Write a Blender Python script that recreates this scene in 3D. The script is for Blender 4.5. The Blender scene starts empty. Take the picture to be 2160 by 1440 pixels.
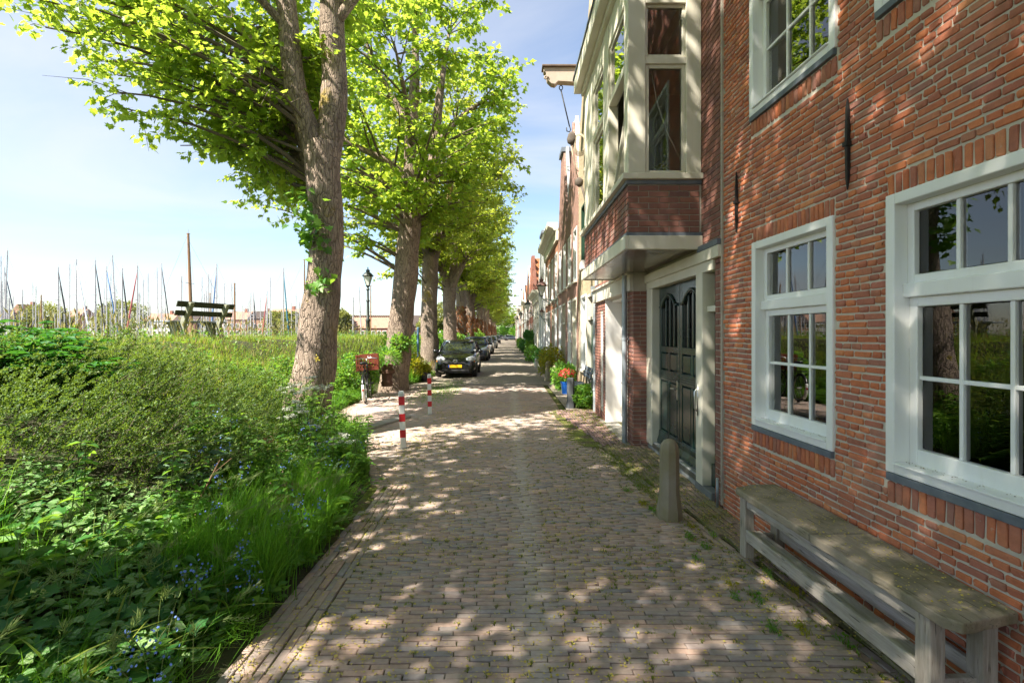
import bpy, bmesh, math, random
import numpy as np
from mathutils import Vector, Matrix, noise as mnoise

SC = bpy.context.scene
COL = SC.collection
R = math.radians
PI = math.pi

# ------------------------------------------------------------------ camera
CAM_H, FPX, VPX, VPY = 1.70, 1050.0, 1071.0, 704.0      # eye height, focal length and vanishing point in photo pixels
cam = bpy.data.cameras.new('camera'); cam_o = bpy.data.objects.new('camera', cam); COL.objects.link(cam_o)
cam_o.location = (0, 0, CAM_H); cam_o.rotation_euler = (R(90), 0, 0)
cam.sensor_width = 36; cam.lens = 36 * FPX / 2160
cam.shift_x = (1080 - VPX) / 2160; cam.shift_y = (VPY - 720) / 2160
cam.clip_start = 0.05; cam.clip_end = 3000
SC.camera = cam_o

# ------------------------------------------------------------------ sky and sun
SUN_EL, SUN_DIR = 51.0, Vector((-0.80, -0.60, 0)).normalized()     # horizontal direction towards the sun
w = bpy.data.worlds.new('World'); SC.world = w; w.use_nodes = True
nt = w.node_tree; nt.nodes.clear()
sky = nt.nodes.new('ShaderNodeTexSky'); sky.sky_type = 'NISHITA'; sky.sun_disc = False
sky.sun_elevation = R(SUN_EL); sky.sun_rotation = math.atan2(SUN_DIR.x, SUN_DIR.y)
sky.air_density = 1.0; sky.dust_density = 0.6; sky.ozone_density = 1.2
tc = nt.nodes.new('ShaderNodeTexCoord')
sep = nt.nodes.new('ShaderNodeSeparateXYZ'); nt.links.new(tc.outputs['Generated'], sep.inputs[0])
mx = nt.nodes.new('ShaderNodeMath'); mx.operation = 'MAXIMUM'; mx.inputs[1].default_value = 0.0
nt.links.new(sep.outputs['Z'], mx.inputs[0])
ad = nt.nodes.new('ShaderNodeMath'); ad.operation = 'ADD'; ad.inputs[1].default_value = 0.16
nt.links.new(mx.outputs[0], ad.inputs[0])
dv = nt.nodes.new('ShaderNodeVectorMath'); dv.operation = 'DIVIDE'
cb = nt.nodes.new('ShaderNodeCombineXYZ')
for i in range(3): nt.links.new(ad.outputs[0], cb.inputs[i])
nt.links.new(tc.outputs['Generated'], dv.inputs[0]); nt.links.new(cb.outputs[0], dv.inputs[1])
mp = nt.nodes.new('ShaderNodeMapping'); mp.inputs['Scale'].default_value = (0.55, 1.0, 1.0); mp.inputs['Rotation'].default_value = (0, 0, 0.5)
mp.inputs['Location'].default_value = (1.7, 0.4, 0)
nt.links.new(dv.outputs[0], mp.inputs[0])
cn = nt.nodes.new('ShaderNodeTexNoise'); cn.inputs['Scale'].default_value = 0.9; cn.inputs['Detail'].default_value = 7; cn.inputs['Roughness'].default_value = 0.55
cn.inputs['Distortion'].default_value = 0.6
nt.links.new(mp.outputs[0], cn.inputs['Vector'])
cr = nt.nodes.new('ShaderNodeMapRange'); cr.inputs[1].default_value = 0.42; cr.inputs[2].default_value = 0.74; cr.inputs[3].default_value = 0.04; cr.inputs[4].default_value = 0.7
nt.links.new(cn.outputs['Fac'], cr.inputs[0])
cm = nt.nodes.new('ShaderNodeMixRGB'); cm.inputs[2].default_value = (3.9, 3.95, 4.15, 1)
nt.links.new(cr.outputs[0], cm.inputs[0]); nt.links.new(sky.outputs[0], cm.inputs[1])
bg = nt.nodes.new('ShaderNodeBackground'); bg.inputs['Strength'].default_value = 0.0535
wo = nt.nodes.new('ShaderNodeOutputWorld')
nt.links.new(cm.outputs[0], bg.inputs[0]); nt.links.new(bg.outputs[0], wo.inputs[0])

sun = bpy.data.lights.new('sun', 'SUN'); sun.energy = 3.4; sun.angle = R(0.55); sun.color = (1.0, 0.93, 0.82)
sun_o = bpy.data.objects.new('sun', sun); COL.objects.link(sun_o)
to_sun = Vector((SUN_DIR.x * math.cos(R(SUN_EL)), SUN_DIR.y * math.cos(R(SUN_EL)), math.sin(R(SUN_EL))))
sun_o.rotation_euler = to_sun.to_track_quat('Z', 'Y').to_euler()

vs = SC.view_settings
vs.view_transform = 'Standard'; vs.look = 'None'; vs.gamma = 1.0; vs.use_curve_mapping = False
vs.exposure = 2.32
SC.render.engine = 'CYCLES'
cy = SC.cycles
cy.use_denoising = True
cy.max_bounces = 9; cy.diffuse_bounces = 5; cy.glossy_bounces = 3; cy.transmission_bounces = 4; cy.transparent_max_bounces = 8
cy.caustics_reflective = False; cy.caustics_refractive = False
cy.sample_clamp_indirect = 12.0

RNG = np.random.default_rng(7)
random.seed(7)

# ------------------------------------------------------------------ material helpers
class NT:
    def __init__(s, name):
        s.m = bpy.data.materials.new(name); s.m.use_nodes = True
        s.t = s.m.node_tree; s.t.nodes.clear()
        s.out = s.n('ShaderNodeOutputMaterial')
    def n(s, ty, **kw):
        nd = s.t.nodes.new(ty)
        for k, v in kw.items(): setattr(nd, k, v)
        return nd
    def l(s, a, b): s.t.links.new(a, b)
    def coord(s, kind='Object', scale=(1, 1, 1), rot=(0, 0, 0)):
        t = s.n('ShaderNodeTexCoord'); m = s.n('ShaderNodeMapping')
        m.inputs['Scale'].default_value = scale; m.inputs['Rotation'].default_value = rot
        s.l(t.outputs[kind], m.inputs[0]); return m.outputs[0]
    def noise(s, vec, scale, detail=4, rough=0.55, dist=0.0):
        nd = s.n('ShaderNodeTexNoise'); nd.inputs['Scale'].default_value = scale; nd.inputs['Detail'].default_value = detail
        nd.inputs['Roughness'].default_value = rough; nd.inputs['Distortion'].default_value = dist
        if vec is not None: s.l(vec, nd.inputs['Vector'])
        return nd.outputs['Fac']
    def ramp(s, fac, stops, interp='LINEAR'):
        r = s.n('ShaderNodeValToRGB'); cr = r.color_ramp; cr.interpolation = interp
        while len(cr.elements) < len(stops): cr.elements.new(0.5)
        for e, (p, c) in zip(cr.elements, stops): e.position = p; e.color = (*c[:3], 1)
        s.l(fac, r.inputs[0]); return r.outputs[0]
    def mix(s, fac, a, b, mode='MIX'):
        m = s.n('ShaderNodeMixRGB', blend_type=mode)
        for k, v in ((0, fac), (1, a), (2, b)):
            if isinstance(v, (int, float)): m.inputs[k].default_value = v
            elif isinstance(v, tuple): m.inputs[k].default_value = (*v[:3], 1)
            else: s.l(v, m.inputs[k])
        return m.outputs[0]
    def math(s, op, a, b=0.0, c=0.0):
        m = s.n('ShaderNodeMath', operation=op)
        for k, v in enumerate((a, b, c)):
            if isinstance(v, (int, float)): m.inputs[k].default_value = v
            else: s.l(v, m.inputs[k])
        return m.outputs[0]
    def rng(s, v, a, b, c, d):
        m = s.n('ShaderNodeMapRange'); s.l(v, m.inputs[0])
        for i, x in enumerate((a, b, c, d)): m.inputs[i + 1].default_value = x
        return m.outputs[0]
    def rand(s):                                    # one value per brick / leaf, whether it is its own object or an island of a mesh
        g = s.n('ShaderNodeNewGeometry'); o = s.n('ShaderNodeObjectInfo')
        return s.math('FRACT', s.math('ADD', g.outputs['Random Per Island'], o.outputs['Random']))
    def bump(s, h, strength=0.3, dist=0.01):
        b = s.n('ShaderNodeBump'); b.inputs['Strength'].default_value = strength; b.inputs['Distance'].default_value = dist
        s.l(h, b.inputs['Height']); return b.outputs[0]
    def bsdf(s, col, rough=0.6, normal=None, spec=0.5, metal=0.0, **kw):
        p = s.n('ShaderNodeBsdfPrincipled')
        for k, v in (('Base Color', col), ('Roughness', rough), ('Metallic', metal), ('Specular IOR Level', spec)):
            if isinstance(v, (int, float)): p.inputs[k].default_value = v
            elif isinstance(v, tuple): p.inputs[k].default_value = (*v[:3], 1)
            else: s.l(v, p.inputs[k])
        for k, v in kw.items(): p.inputs[k.replace('_', ' ')].default_value = v
        if normal is not None: s.l(normal, p.inputs['Normal'])
        return p.outputs[0]
    def done(s, sh): s.l(sh, s.out.inputs[0]); return s.m

def m_paint(name, c, rough=0.35, var=0.06, dirt=0.12, spec=0.5):
    t = NT(name); v = t.coord()
    n = t.noise(v, 2.2, 5); f = t.noise(v, 28, 4, 0.65)
    c2 = tuple(x * (1 - dirt) * k for x, k in zip(c, (1, .97, .9)))
    col = t.mix(t.rng(n, .35, .75, 0, 1), c, c2)
    col = t.mix(t.rng(f, .62, .8, 0, .25), col, tuple(x * .6 for x in c))
    st = t.noise(t.coord(scale=(14, 14, 1.1)), 1.6, 5, .65); col = t.mix(t.rng(st, .54, .74, 0, .18), col, tuple(x * k for x, k in zip(c, (.74, .70, .60))))
    return t.done(t.bsdf(col, t.rng(n, .3, .7, rough, min(1, rough + .18)), t.bump(f, .08, .003), spec))
def m_noise(name, c1, c2, scale=4, rough=0.8, bump=0.3, bscale=None, stretch=(1, 1, 1), spec=0.3, bdist=.006, metal=0):
    t = NT(name); v = t.coord(scale=stretch)
    n = t.noise(v, scale, 6, .6, .3); b = t.noise(v, bscale or scale * 6, 5, .65)
    col = t.mix(t.rng(n, .32, .68, 0, 1), c1, c2)
    return t.done(t.bsdf(col, rough, t.bump(b, bump, bdist), spec, metal))
def m_brick(name, cols, rough=0.85, bscale=90, bump=0.5, spot=0.25, bdist=.004, lich=None, stain=None, track=None, smear=0.0):
    t = NT(name); g = t.n('ShaderNodeNewGeometry'); v = g.outputs['Position']; r = t.rand()
    col = t.ramp(r, [(i / (len(cols) - 1), c) for i, c in enumerate(cols)])
    if stain:
        for sc_, c_, a_, lo, hi in stain: col = t.mix(t.rng(t.noise(v, sc_, 5, .6), lo, hi, 0, a_), col, c_)
    if track:
        sx = t.n('ShaderNodeSeparateXYZ'); t.l(v, sx.inputs[0]); d = t.math('ABSOLUTE', t.math('ADD', t.math('SUBTRACT', sx.outputs[0], track[0]), t.math('MULTIPLY', t.noise(v, 1.2, 3), .12)))
        col = t.mix(t.rng(d, .02, track[1], track[3], 0), col, track[2])
    n = t.noise(v, 26, 5, .65); b = t.noise(v, bscale, 6, .7, .5)
    col = t.mix(t.rng(n, .35, .7, 0, spot * 2), col, t.mix(.5, col, (.10, .045, .035)))
    col = t.mix(t.rng(b, .58, .75, 0, .35), col, t.mix(.5, col, (.55, .42, .33)))
    if lich:
        l = t.noise(v, lich[1], 5, .6); col = t.mix(t.rng(l, lich[2], lich[3], 0, lich[4]), col, lich[0])
    sm = t.noise(v, 34, 6, .7); col = t.mix(t.rng(sm, .63, .70, 0, smear), col, (.52, .47, .40))
    hb = t.mix(.5, b, n)
    return t.done(t.bsdf(col, rough, t.bump(hb, bump, bdist), .25))
def m_wood(name, c1, c2, axis=0, bump=.7):
    sc_ = [9, 9, 9]; sc_[axis] = .7
    t = NT(name); g = t.noise(t.coord(scale=tuple(sc_)), 5, 7, .65, .4); k = t.noise(t.coord(scale=tuple(2.2 * q for q in sc_)), 4, 3, .5); m = t.noise(t.coord(), 3, 5, .6)
    col = t.mix(t.rng(g, .3, .7, 0, 1), c1, c2); col = t.mix(t.rng(k, .64, .70, 0, .75), col, tuple(q * .22 for q in c2)); col = t.mix(t.rng(m, .5, .72, 0, .5), col, tuple(q * f for q, f in zip(c2, (.62, .66, .5))))
    return t.done(t.bsdf(col, .88, t.bump(t.math('SUBTRACT', g, t.rng(k, .62, .70, 0, .8)), bump, .008), .2))
def m_leaf(name, cols, trans, tmix=0.45, rough=0.45, spec=0.35, vari=None):
    t = NT(name); r = t.rand()
    col = t.ramp(r, [(i / (len(cols) - 1), c) for i, c in enumerate(cols)])
    tcol = t.mix(.8, trans, t.mix(1.0, trans, t.mix(.5, col, (.5, .5, .5)), 'MULTIPLY'))
    tcol = t.mix(t.rng(r, 0, 1, 0, .55), trans, tuple(min(1, x * k) for x, k in zip(trans, (1.45, 1.2, .8))))
    if vari:                                         # pale streaks beside the midrib, from the leaf's own coordinates
        u = t.n('ShaderNodeUVMap'); sx = t.n('ShaderNodeSeparateXYZ'); t.l(u.outputs[0], sx.inputs[0])
        a = t.math('ABSOLUTE', t.math('SUBTRACT', sx.outputs[0], .5))
        nn = t.noise(t.coord('UV', (8, 3, 1)), 2.5, 3)
        k = t.math('MULTIPLY', t.rng(a, .05, .12, 0, 1), t.rng(a, .20, .30, 1, 0))
        k = t.math('MULTIPLY', k, t.rng(nn, .38, .55, 0, 1))
        col = t.mix(t.math('MULTIPLY', k, .7), col, vari)
    p = t.bsdf(col, rough, None, spec)
    tr = t.n('ShaderNodeBsdfTranslucent'); t.l(tcol, tr.inputs[0])
    ms = t.n('ShaderNodeMixShader'); ms.inputs[0].default_value = tmix
    t.l(p, ms.inputs[1]); t.l(tr.outputs[0], ms.inputs[2])
    return t.done(ms.outputs[0])
def m_brickwall(name, c1, c2, mortar, course=.06, length=.21, rough=.85, joint=.1, tint=None):
    t = NT(name); tcn = t.n('ShaderNodeTexCoord'); sx = t.n('ShaderNodeSeparateXYZ'); t.l(tcn.outputs['Object'], sx.inputs[0])
    cbn = t.n('ShaderNodeCombineXYZ'); t.l(t.math('ADD', sx.outputs[0], sx.outputs[1]), cbn.inputs[0]); t.l(sx.outputs[2], cbn.inputs[1])
    b = t.n('ShaderNodeTexBrick'); t.l(cbn.outputs[0], b.inputs['Vector'])
    b.inputs['Scale'].default_value = 1.0; b.inputs['Brick Width'].default_value = length; b.inputs['Row Height'].default_value = course
    b.inputs['Mortar Size'].default_value = course * joint; b.inputs['Mortar Smooth'].default_value = .3
    b.inputs['Color1'].default_value = (*c1, 1); b.inputs['Color2'].default_value = (*c2, 1); b.inputs['Mortar'].default_value = (*mortar, 1)
    n = t.noise(tcn.outputs['Object'], 1.3, 5); f = t.noise(tcn.outputs['Object'], 40, 4)
    col = t.mix(t.rng(n, .35, .7, 0, .35), b.outputs['Color'], tint or tuple(x * .55 for x in c1))
    col = t.mix(t.rng(f, .5, .8, 0, .3), col, (.12, .09, .07))
    h = t.math('SUBTRACT', t.math('MULTIPLY', f, .4), b.outputs['Fac'])
    return t.done(t.bsdf(col, rough, t.bump(h, .5, .006), .25))
def m_glass(name, tint=(.975, .985, .98), refl=1.0):
    t = NT(name)
    lw = t.n('ShaderNodeFresnel'); lw.inputs[0].default_value = 1.55
    tr = t.n('ShaderNodeBsdfTransparent'); tr.inputs[0].default_value = (*tint, 1)
    gl = t.n('ShaderNodeBsdfGlossy'); gl.inputs['Roughness'].default_value = 0.0; gl.inputs[0].default_value = (1, 1, 1, 1)
    v = t.coord(); nn = t.noise(v, 1.1, 2)
    t.l(t.bump(nn, .06, .02), gl.inputs['Normal'])
    ms = t.n('ShaderNodeMixShader')
    f = t.math('MINIMUM', t.math('MULTIPLY', lw.outputs[0], 1.6 * refl), 1.0); t.l(f, ms.inputs[0])
    t.l(tr.outputs[0], ms.inputs[1]); t.l(gl.outputs[0], ms.inputs[2])
    return t.done(ms.outputs[0])
def m_plain(name, c, rough=0.5, metal=0.0, spec=0.5, **kw):
    t = NT(name); return t.done(t.bsdf(c, rough, None, spec, metal, **kw))

# ------------------------------------------------------------------ mesh helpers
class MB:
    def __init__(s): s.v = []; s.f = []
    def add(s, vs, fs):
        o = len(s.v); s.v += [tuple(x) for x in vs]; s.f += [tuple(i + o for i in f) for f in fs]; return s
    def box(s, x0, x1, y0, y1, z0, z1):
        if x0 > x1: x0, x1 = x1, x0
        if y0 > y1: y0, y1 = y1, y0
        if z0 > z1: z0, z1 = z1, z0
        return s.add([(x0, y0, z0), (x1, y0, z0), (x1, y1, z0), (x0, y1, z0), (x0, y0, z1), (x1, y0, z1), (x1, y1, z1), (x0, y1, z1)],
                     [(0, 3, 2, 1), (4, 5, 6, 7), (0, 1, 5, 4), (1, 2, 6, 5), (2, 3, 7, 6), (3, 0, 4, 7)])
    def bar(s, p, q, wx, wz, up=(0, 0, 1)):
        p, q = Vector(p), Vector(q); d = (q - p).normalized(); a = d.cross(Vector(up))
        if a.length < 1e-4: a = d.cross(Vector((1, 0, 0)))
        a.normalize(); b = a.cross(d).normalized(); a *= wx / 2; b *= wz / 2
        vs = [p - a - b, p + a - b, p + a + b, p - a + b, q - a - b, q + a - b, q + a + b, q - a + b]
        return s.add(vs, [(0, 1, 2, 3), (7, 6, 5, 4), (0, 4, 5, 1), (1, 5, 6, 2), (2, 6, 7, 3), (3, 7, 4, 0)])
    def tube(s, pts, rads, n=8, cap=True, wob=0.0):
        pts = [Vector(p) for p in pts]
        if isinstance(rads, (int, float)): rads = [rads] * len(pts)
        d0 = (pts[1] - pts[0]).normalized(); a = d0.orthogonal().normalized(); vs = []
        for i, p in enumerate(pts):
            d = (pts[min(i + 1, len(pts) - 1)] - pts[max(i - 1, 0)]).normalized()
            a = (a - d * a.dot(d)).normalized(); b = d.cross(a)
            for k in range(n):
                an = 2 * PI * k / n; r = rads[i]
                if wob: r *= 1 + wob * mnoise.noise(p * 1.3 + Vector((math.cos(an), math.sin(an), 0)) * 1.1)
                vs.append(p + (a * math.cos(an) + b * math.sin(an)) * r)
        fs = []
        for i in range(len(pts) - 1):
            for k in range(n):
                fs.append((i * n + k, i * n + (k + 1) % n, (i + 1) * n + (k + 1) % n, (i + 1) * n + k))
        if cap: fs += [tuple(range(n - 1, -1, -1)), tuple(range((len(pts) - 1) * n, len(pts) * n))]
        return s.add(vs, fs)
    def lathe(s, prof, c=(0, 0, 0), n=16, rot=0.0, sx=1, sy=1):
        vs, fs = [], []
        for r, z in prof:
            for k in range(n):
                a = 2 * PI * k / n + rot; vs.append((c[0] + r * math.cos(a) * sx, c[1] + r * math.sin(a) * sy, c[2] + z))
        for i in range(len(prof) - 1):
            for k in range(n): fs.append((i * n + k, i * n + (k + 1) % n, (i + 1) * n + (k + 1) % n, (i + 1) * n + k))
        fs += [tuple(range(n - 1, -1, -1)), tuple(range((len(prof) - 1) * n, len(prof) * n))]
        return s.add(vs, fs)
    def prism(s, poly, d0, d1, plane='xz'):
        def P(a, b, d): return (a, d, b) if plane == 'xz' else ((d, a, b) if plane == 'yz' else (a, b, d))
        n = len(poly); vs = [P(a, b, d0) for a, b in poly] + [P(a, b, d1) for a, b in poly]
        return s.add(vs, [tuple(range(n)), tuple(range(2 * n - 1, n - 1, -1))] + [(i, n + i, n + (i + 1) % n, (i + 1) % n) for i in range(n)])
    def loft(s, rings, cap=True):
        n = len(rings[0]); vs = [p for r in rings for p in r]; fs = []
        for i in range(len(rings) - 1):
            for k in range(n): fs.append((i * n + k, i * n + (k + 1) % n, (i + 1) * n + (k + 1) % n, (i + 1) * n + k))
        if cap: fs += [tuple(range(n - 1, -1, -1)), tuple(range((len(rings) - 1) * n, len(rings) * n))]
        return s.add(vs, fs)
    def ball(s, c, r, n=10, sz=1.0):
        k = n // 2; return s.lathe([(max(1e-4, r * math.sin(PI * i / k)), -r * sz * math.cos(PI * i / k)) for i in range(k + 1)], c, n)
    def mesh(s, name):
        me = bpy.data.meshes.new(name); me.from_pydata(s.v, [], s.f); me.update()
        bm = bmesh.new(); bm.from_mesh(me); bmesh.ops.recalc_face_normals(bm, faces=bm.faces); bm.to_mesh(me); bm.free()
        return me
    def build(s, name, mat=None, parent=None, smooth=False, bevel=0, loc=None, rot=None, seg=2):
        return link(name, s.mesh(name), mat, parent, smooth, bevel, loc, rot, seg)

def link(name, me, mat=None, parent=None, smooth=False, bevel=0, loc=None, rot=None, seg=2):
    o = bpy.data.objects.new(name, me); COL.objects.link(o)
    if mat is not None and not me.materials: me.materials.append(mat)
    if parent is not None: o.parent = parent
    if smooth:
        me.polygons.foreach_set('use_smooth', [True] * len(me.polygons))
        if smooth == 'auto':
            try: me.set_sharp_from_angle(angle=R(38))
            except Exception: pass
    if bevel:
        b = o.modifiers.new('bevel', 'BEVEL'); b.width = bevel; b.segments = seg; b.limit_method = 'ANGLE'; b.angle_limit = R(40)
    if loc is not None: o.location = loc
    if rot is not None: o.rotation_euler = rot
    return o

def fast_mesh(name, verts, tris, uvs=None):
    """verts (n,3), tris (m,3) arrays"""
    me = bpy.data.meshes.new(name); nv, nf = len(verts), len(tris); k = tris.shape[1]
    me.vertices.add(nv); me.vertices.foreach_set('co', np.ascontiguousarray(verts, np.float32).ravel())
    me.loops.add(nf * k); me.loops.foreach_set('vertex_index', np.ascontiguousarray(tris, np.int32).ravel())
    me.polygons.add(nf); me.polygons.foreach_set('loop_start', np.arange(0, nf * k, k, dtype=np.int32))
    try: me.polygons.foreach_set('loop_total', np.full(nf, k, np.int32))
    except Exception: pass
    if uvs is not None:
        l = me.uv_layers.new(name='UVMap'); l.data.foreach_set('uv', np.ascontiguousarray(uvs[tris.ravel()], np.float32).ravel())
    me.update(calc_edges=True); me.validate(); return me

def empty(name, loc=(0, 0, 0), rz=0.0):
    o = bpy.data.objects.new(name, None); COL.objects.link(o); o.location = loc; o.rotation_euler = (0, 0, rz); o.empty_display_size = .2
    return o
def tag(o, label=None, cat=None, group=None, kind=None):
    if label: o['label'] = label
    if cat: o['category'] = cat
    if group: o['group'] = group
    if kind: o['kind'] = kind
    return o
def copy_tree(o, parent=None):
    c = o.copy(); COL.objects.link(c); c.parent = parent
    for ch in [x for x in o.children]: copy_tree(ch, c)
    return c
def norm(a): return a / np.maximum(np.linalg.norm(a, axis=-1, keepdims=True), 1e-9)
def proj(P):
    P = np.asarray(P, float); Y = np.maximum(P[..., 1], .05); s = FPX / Y
    return VPX + P[..., 0] * s, VPY - (P[..., 2] - CAM_H) * s
def at(px, py, Y): return Vector(((px - VPX) / FPX * Y, Y, CAM_H - (py - VPY) / FPX * Y))

# ------------------------------------------------------------------ many small pieces at once: bricks
def brick_arrays(c, a, b, n, la, lb, depth, ch, jit, k8=True, seed=0):
    """c centre of the face, a/b unit axes, n outward normal, la/lb half sizes: chamfered bricks, returns verts, quads+face list"""
    rg = np.random.default_rng(seed); N = len(c); la = la[:, None]; lb = lb[:, None]
    if k8:
        r = np.minimum(.006, lb * .3)
        U = np.concatenate([la, la, la - r, -(la - r), -la, -la, -(la - r), la - r], 1)
        W = np.concatenate([-(lb - r), lb - r, lb, lb, lb - r, -(lb - r), -lb, -lb], 1)
    else:
        U = np.concatenate([la, la, -la, -la], 1); W = np.concatenate([-lb, lb, lb, -lb], 1)
    K = U.shape[1]
    U = U + rg.normal(0, jit, U.shape); W = W + rg.normal(0, jit * .7, W.shape)
    rings = []
    for sc, dz in ((0, -depth), (0, -ch), (ch, 0)):
        su = np.sign(U) * np.maximum(np.abs(U) - sc, .002); sw = np.sign(W) * np.maximum(np.abs(W) - sc, .002)
        dd = dz + (rg.normal(0, jit * .5, U.shape) if dz == 0 else 0)
        P = c[:, None, :] + a[:, None, :] * su[..., None] + b[:, None, :] * sw[..., None] + n[:, None, :] * (np.zeros_like(U) + dd)[..., None]
        rings.append(P)
    V = np.stack(rings, 1).reshape(N, 3 * K, 3)
    fs = []
    for i in range(2):
        for k in range(K): fs.append((i * K + k, i * K + (k + 1) % K, (i + 1) * K + (k + 1) % K, (i + 1) * K + k))
    if k8:                                           # front octagon as three quads
        o = 2 * K; fs += [(o, o + 1, o + 2, o + 7), (o + 2, o + 3, o + 6, o + 7), (o + 3, o + 4, o + 5, o + 6)]
    else: fs += [(2 * K, 2 * K + 1, 2 * K + 2, 2 * K + 3)]
    return V, np.array(fs, np.int32)

def lay_bricks(parent, c, a, b, n, la, lb, mat, depth=.03, ch=.004, jit=.0015, k8=True, limit=300, world=None, name='brick', rest='brickwork', seed=1, mind=0.0):
    """the pieces that show largest become objects of their own, the rest one joined part"""
    N = len(c)
    if N == 0: return
    M = np.array(world if world is not None else Matrix.Identity(4))
    def W(p): return p @ M[:3, :3].T + M[:3, 3]
    q = [proj(W(c + a * (sa * la)[:, None] + b * (sb * lb)[:, None])) for sa, sb in ((1, 1), (-1, 1), (-1, -1), (1, -1))]
    X = np.stack([t[0] for t in q], 1); Y = np.stack([t[1] for t in q], 1)
    area = .5 * np.abs(sum(X[:, i] * Y[:, (i + 1) % 4] - X[:, (i + 1) % 4] * Y[:, i] for i in range(4)))
    cx, cyy = X.mean(1), Y.mean(1); d = W(c)[:, 1]
    vis = (cx > -5) & (cx < 2165) & (cyy > -5) & (cyy < 1445) & (d > .5)
    score = np.where(vis, area, -1); order = np.argsort(-score)
    ind = order[:limit]; ind = ind[score[ind] > 20]
    ms = np.ones(N, bool); ms[ind] = False
    V, F = brick_arrays(c, a, b, n, la, lb, depth, ch, jit, k8, seed)
    cache = {}
    for i in ind:
        key = (round(float(la[i]), 2), round(float(lb[i]), 3), int(i) % 4)
        if key not in cache:
            R3 = np.stack([a[i], n[i], b[i]], 0)       # local x along, y outward, z up
            loc = (V[i] - c[i]) @ R3.T; me = bpy.data.meshes.new(name)
            me.from_pydata([tuple(p) for p in loc], [], [tuple(int(x) for x in f) for f in F]); me.update()
            bm = bmesh.new(); bm.from_mesh(me); bmesh.ops.recalc_face_normals(bm, faces=bm.faces); bm.to_mesh(me); bm.free()
            me.materials.append(mat); cache[key] = (me, float(la[i]), float(lb[i]))
        me, l0, b0 = cache[key]
        o = bpy.data.objects.new(name, me); COL.objects.link(o); o.parent = parent
        m = Matrix(((a[i][0], n[i][0], b[i][0]), (a[i][1], n[i][1], b[i][1]), (a[i][2], n[i][2], b[i][2])))
        o.matrix_local = Matrix.Translation(Vector(c[i])) @ m.to_4x4() @ Matrix.Diagonal((la[i] / l0, 1, lb[i] / b0, 1))
    if ms.any():
        V2 = V[ms]; nb, kv = V2.shape[:2]
        T = (F[None] + (np.arange(nb) * kv)[:, None, None]).reshape(-1, 4)
        me = fast_mesh(rest, V2.reshape(-1, 3), T)
        bm = bmesh.new(); bm.from_mesh(me); bmesh.ops.recalc_face_normals(bm, faces=bm.faces); bm.to_mesh(me); bm.free()
        o = link(rest, me, mat, parent); o['kind'] = 'stuff'

def wall_bricks(u0, u1, z0, z1, pitch, lens, joint, holes=(), rg=None, bond='mix', wave=0.0):
    """running courses clipped round the holes -> list of (ua, ub, za, zb)"""
    rg = rg or np.random.default_rng(3); out = []; nrow = int(math.ceil((z1 - z0) / pitch))
    for r in range(nrow):
        za = z0 + r * pitch; zb = min(za + pitch, z1)
        if zb - za < .02: continue
        spans = [(u0, u1)]
        for (a, b, c, d) in holes:
            if d <= za + .004 or c >= zb - .004: continue
            ns = []
            for s, e in spans:
                if b <= s or a >= e: ns.append((s, e)); continue
                if a > s: ns.append((s, a))
                if b < e: ns.append((b, e))
            spans = ns
        if bond == 'run':
            L = lens[0]; x = u0 - (L * .5 if r % 2 else 0); seq = []
            while x < u1: seq.append((x, x + L)); x += L
        else:
            x = u0 - rg.random() * lens[0]; seq = []; st = r % 2 == 0
            while x < u1:
                L = lens[0] if (st if rg.random() < .8 else not st) else lens[1]
                if rg.random() < .35: st = not st
                L *= rg.uniform(.93, 1.06); seq.append((x, x + L)); x += L
        for s, e in seq:
            for p, q in spans:
                a2, b2 = max(s, p), min(e, q)
                if b2 - a2 > .035: out.append((a2 + joint / 2, b2 - joint / 2, za + joint / 2, zb - joint / 2))
    return out
def rects_to(rects, y, extra=0.0, rg=None, jit=0.0):
    """facade rectangles in a house's local frame (x along the wall, z up, outward = -y)"""
    A = np.array(rects, float); N = len(A); rg = rg or np.random.default_rng(5)
    c = np.stack([(A[:, 0] + A[:, 1]) / 2, np.full(N, y) - rg.random(N) * extra, (A[:, 2] + A[:, 3]) / 2], 1)
    t = rg.normal(0, jit, N)
    a = np.stack([np.cos(t), np.zeros(N), np.sin(t)], 1); b = np.stack([-np.sin(t), np.zeros(N), np.cos(t)], 1)
    n = np.tile([0., -1., 0.], (N, 1))
    return c, a, b, n, (A[:, 1] - A[:, 0]) / 2, (A[:, 3] - A[:, 2]) / 2
def holed(mb, u0, u1, z0, z1, y, holes, thick=0.0):
    """flat wall sheet with rectangular holes and reveals going back 'thick'"""
    us = sorted({u0, u1, *[min(max(h[0], u0), u1) for h in holes], *[min(max(h[1], u0), u1) for h in holes]})
    zs = sorted({z0, z1, *[min(max(h[2], z0), z1) for h in holes], *[min(max(h[3], z0), z1) for h in holes]})
    for i in range(len(us) - 1):
        for j in range(len(zs) - 1):
            cu, cz = (us[i] + us[i + 1]) / 2, (zs[j] + zs[j + 1]) / 2
            if any(h[0] < cu < h[1] and h[2] < cz < h[3] for h in holes): continue
            mb.add([(us[i], y, zs[j]), (us[i + 1], y, zs[j]), (us[i + 1], y, zs[j + 1]), (us[i], y, zs[j + 1])], [(0, 1, 2, 3)])
    if thick:
        for a, b, c, d in holes:
            mb.add([(a, y, c), (b, y, c), (b, y, d), (a, y, d), (a, y + thick, c), (b, y + thick, c), (b, y + thick, d), (a, y + thick, d)],
                   [(0, 1, 5, 4), (1, 2, 6, 5), (2, 3, 7, 6), (3, 0, 4, 7)])
    return mb

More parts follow.
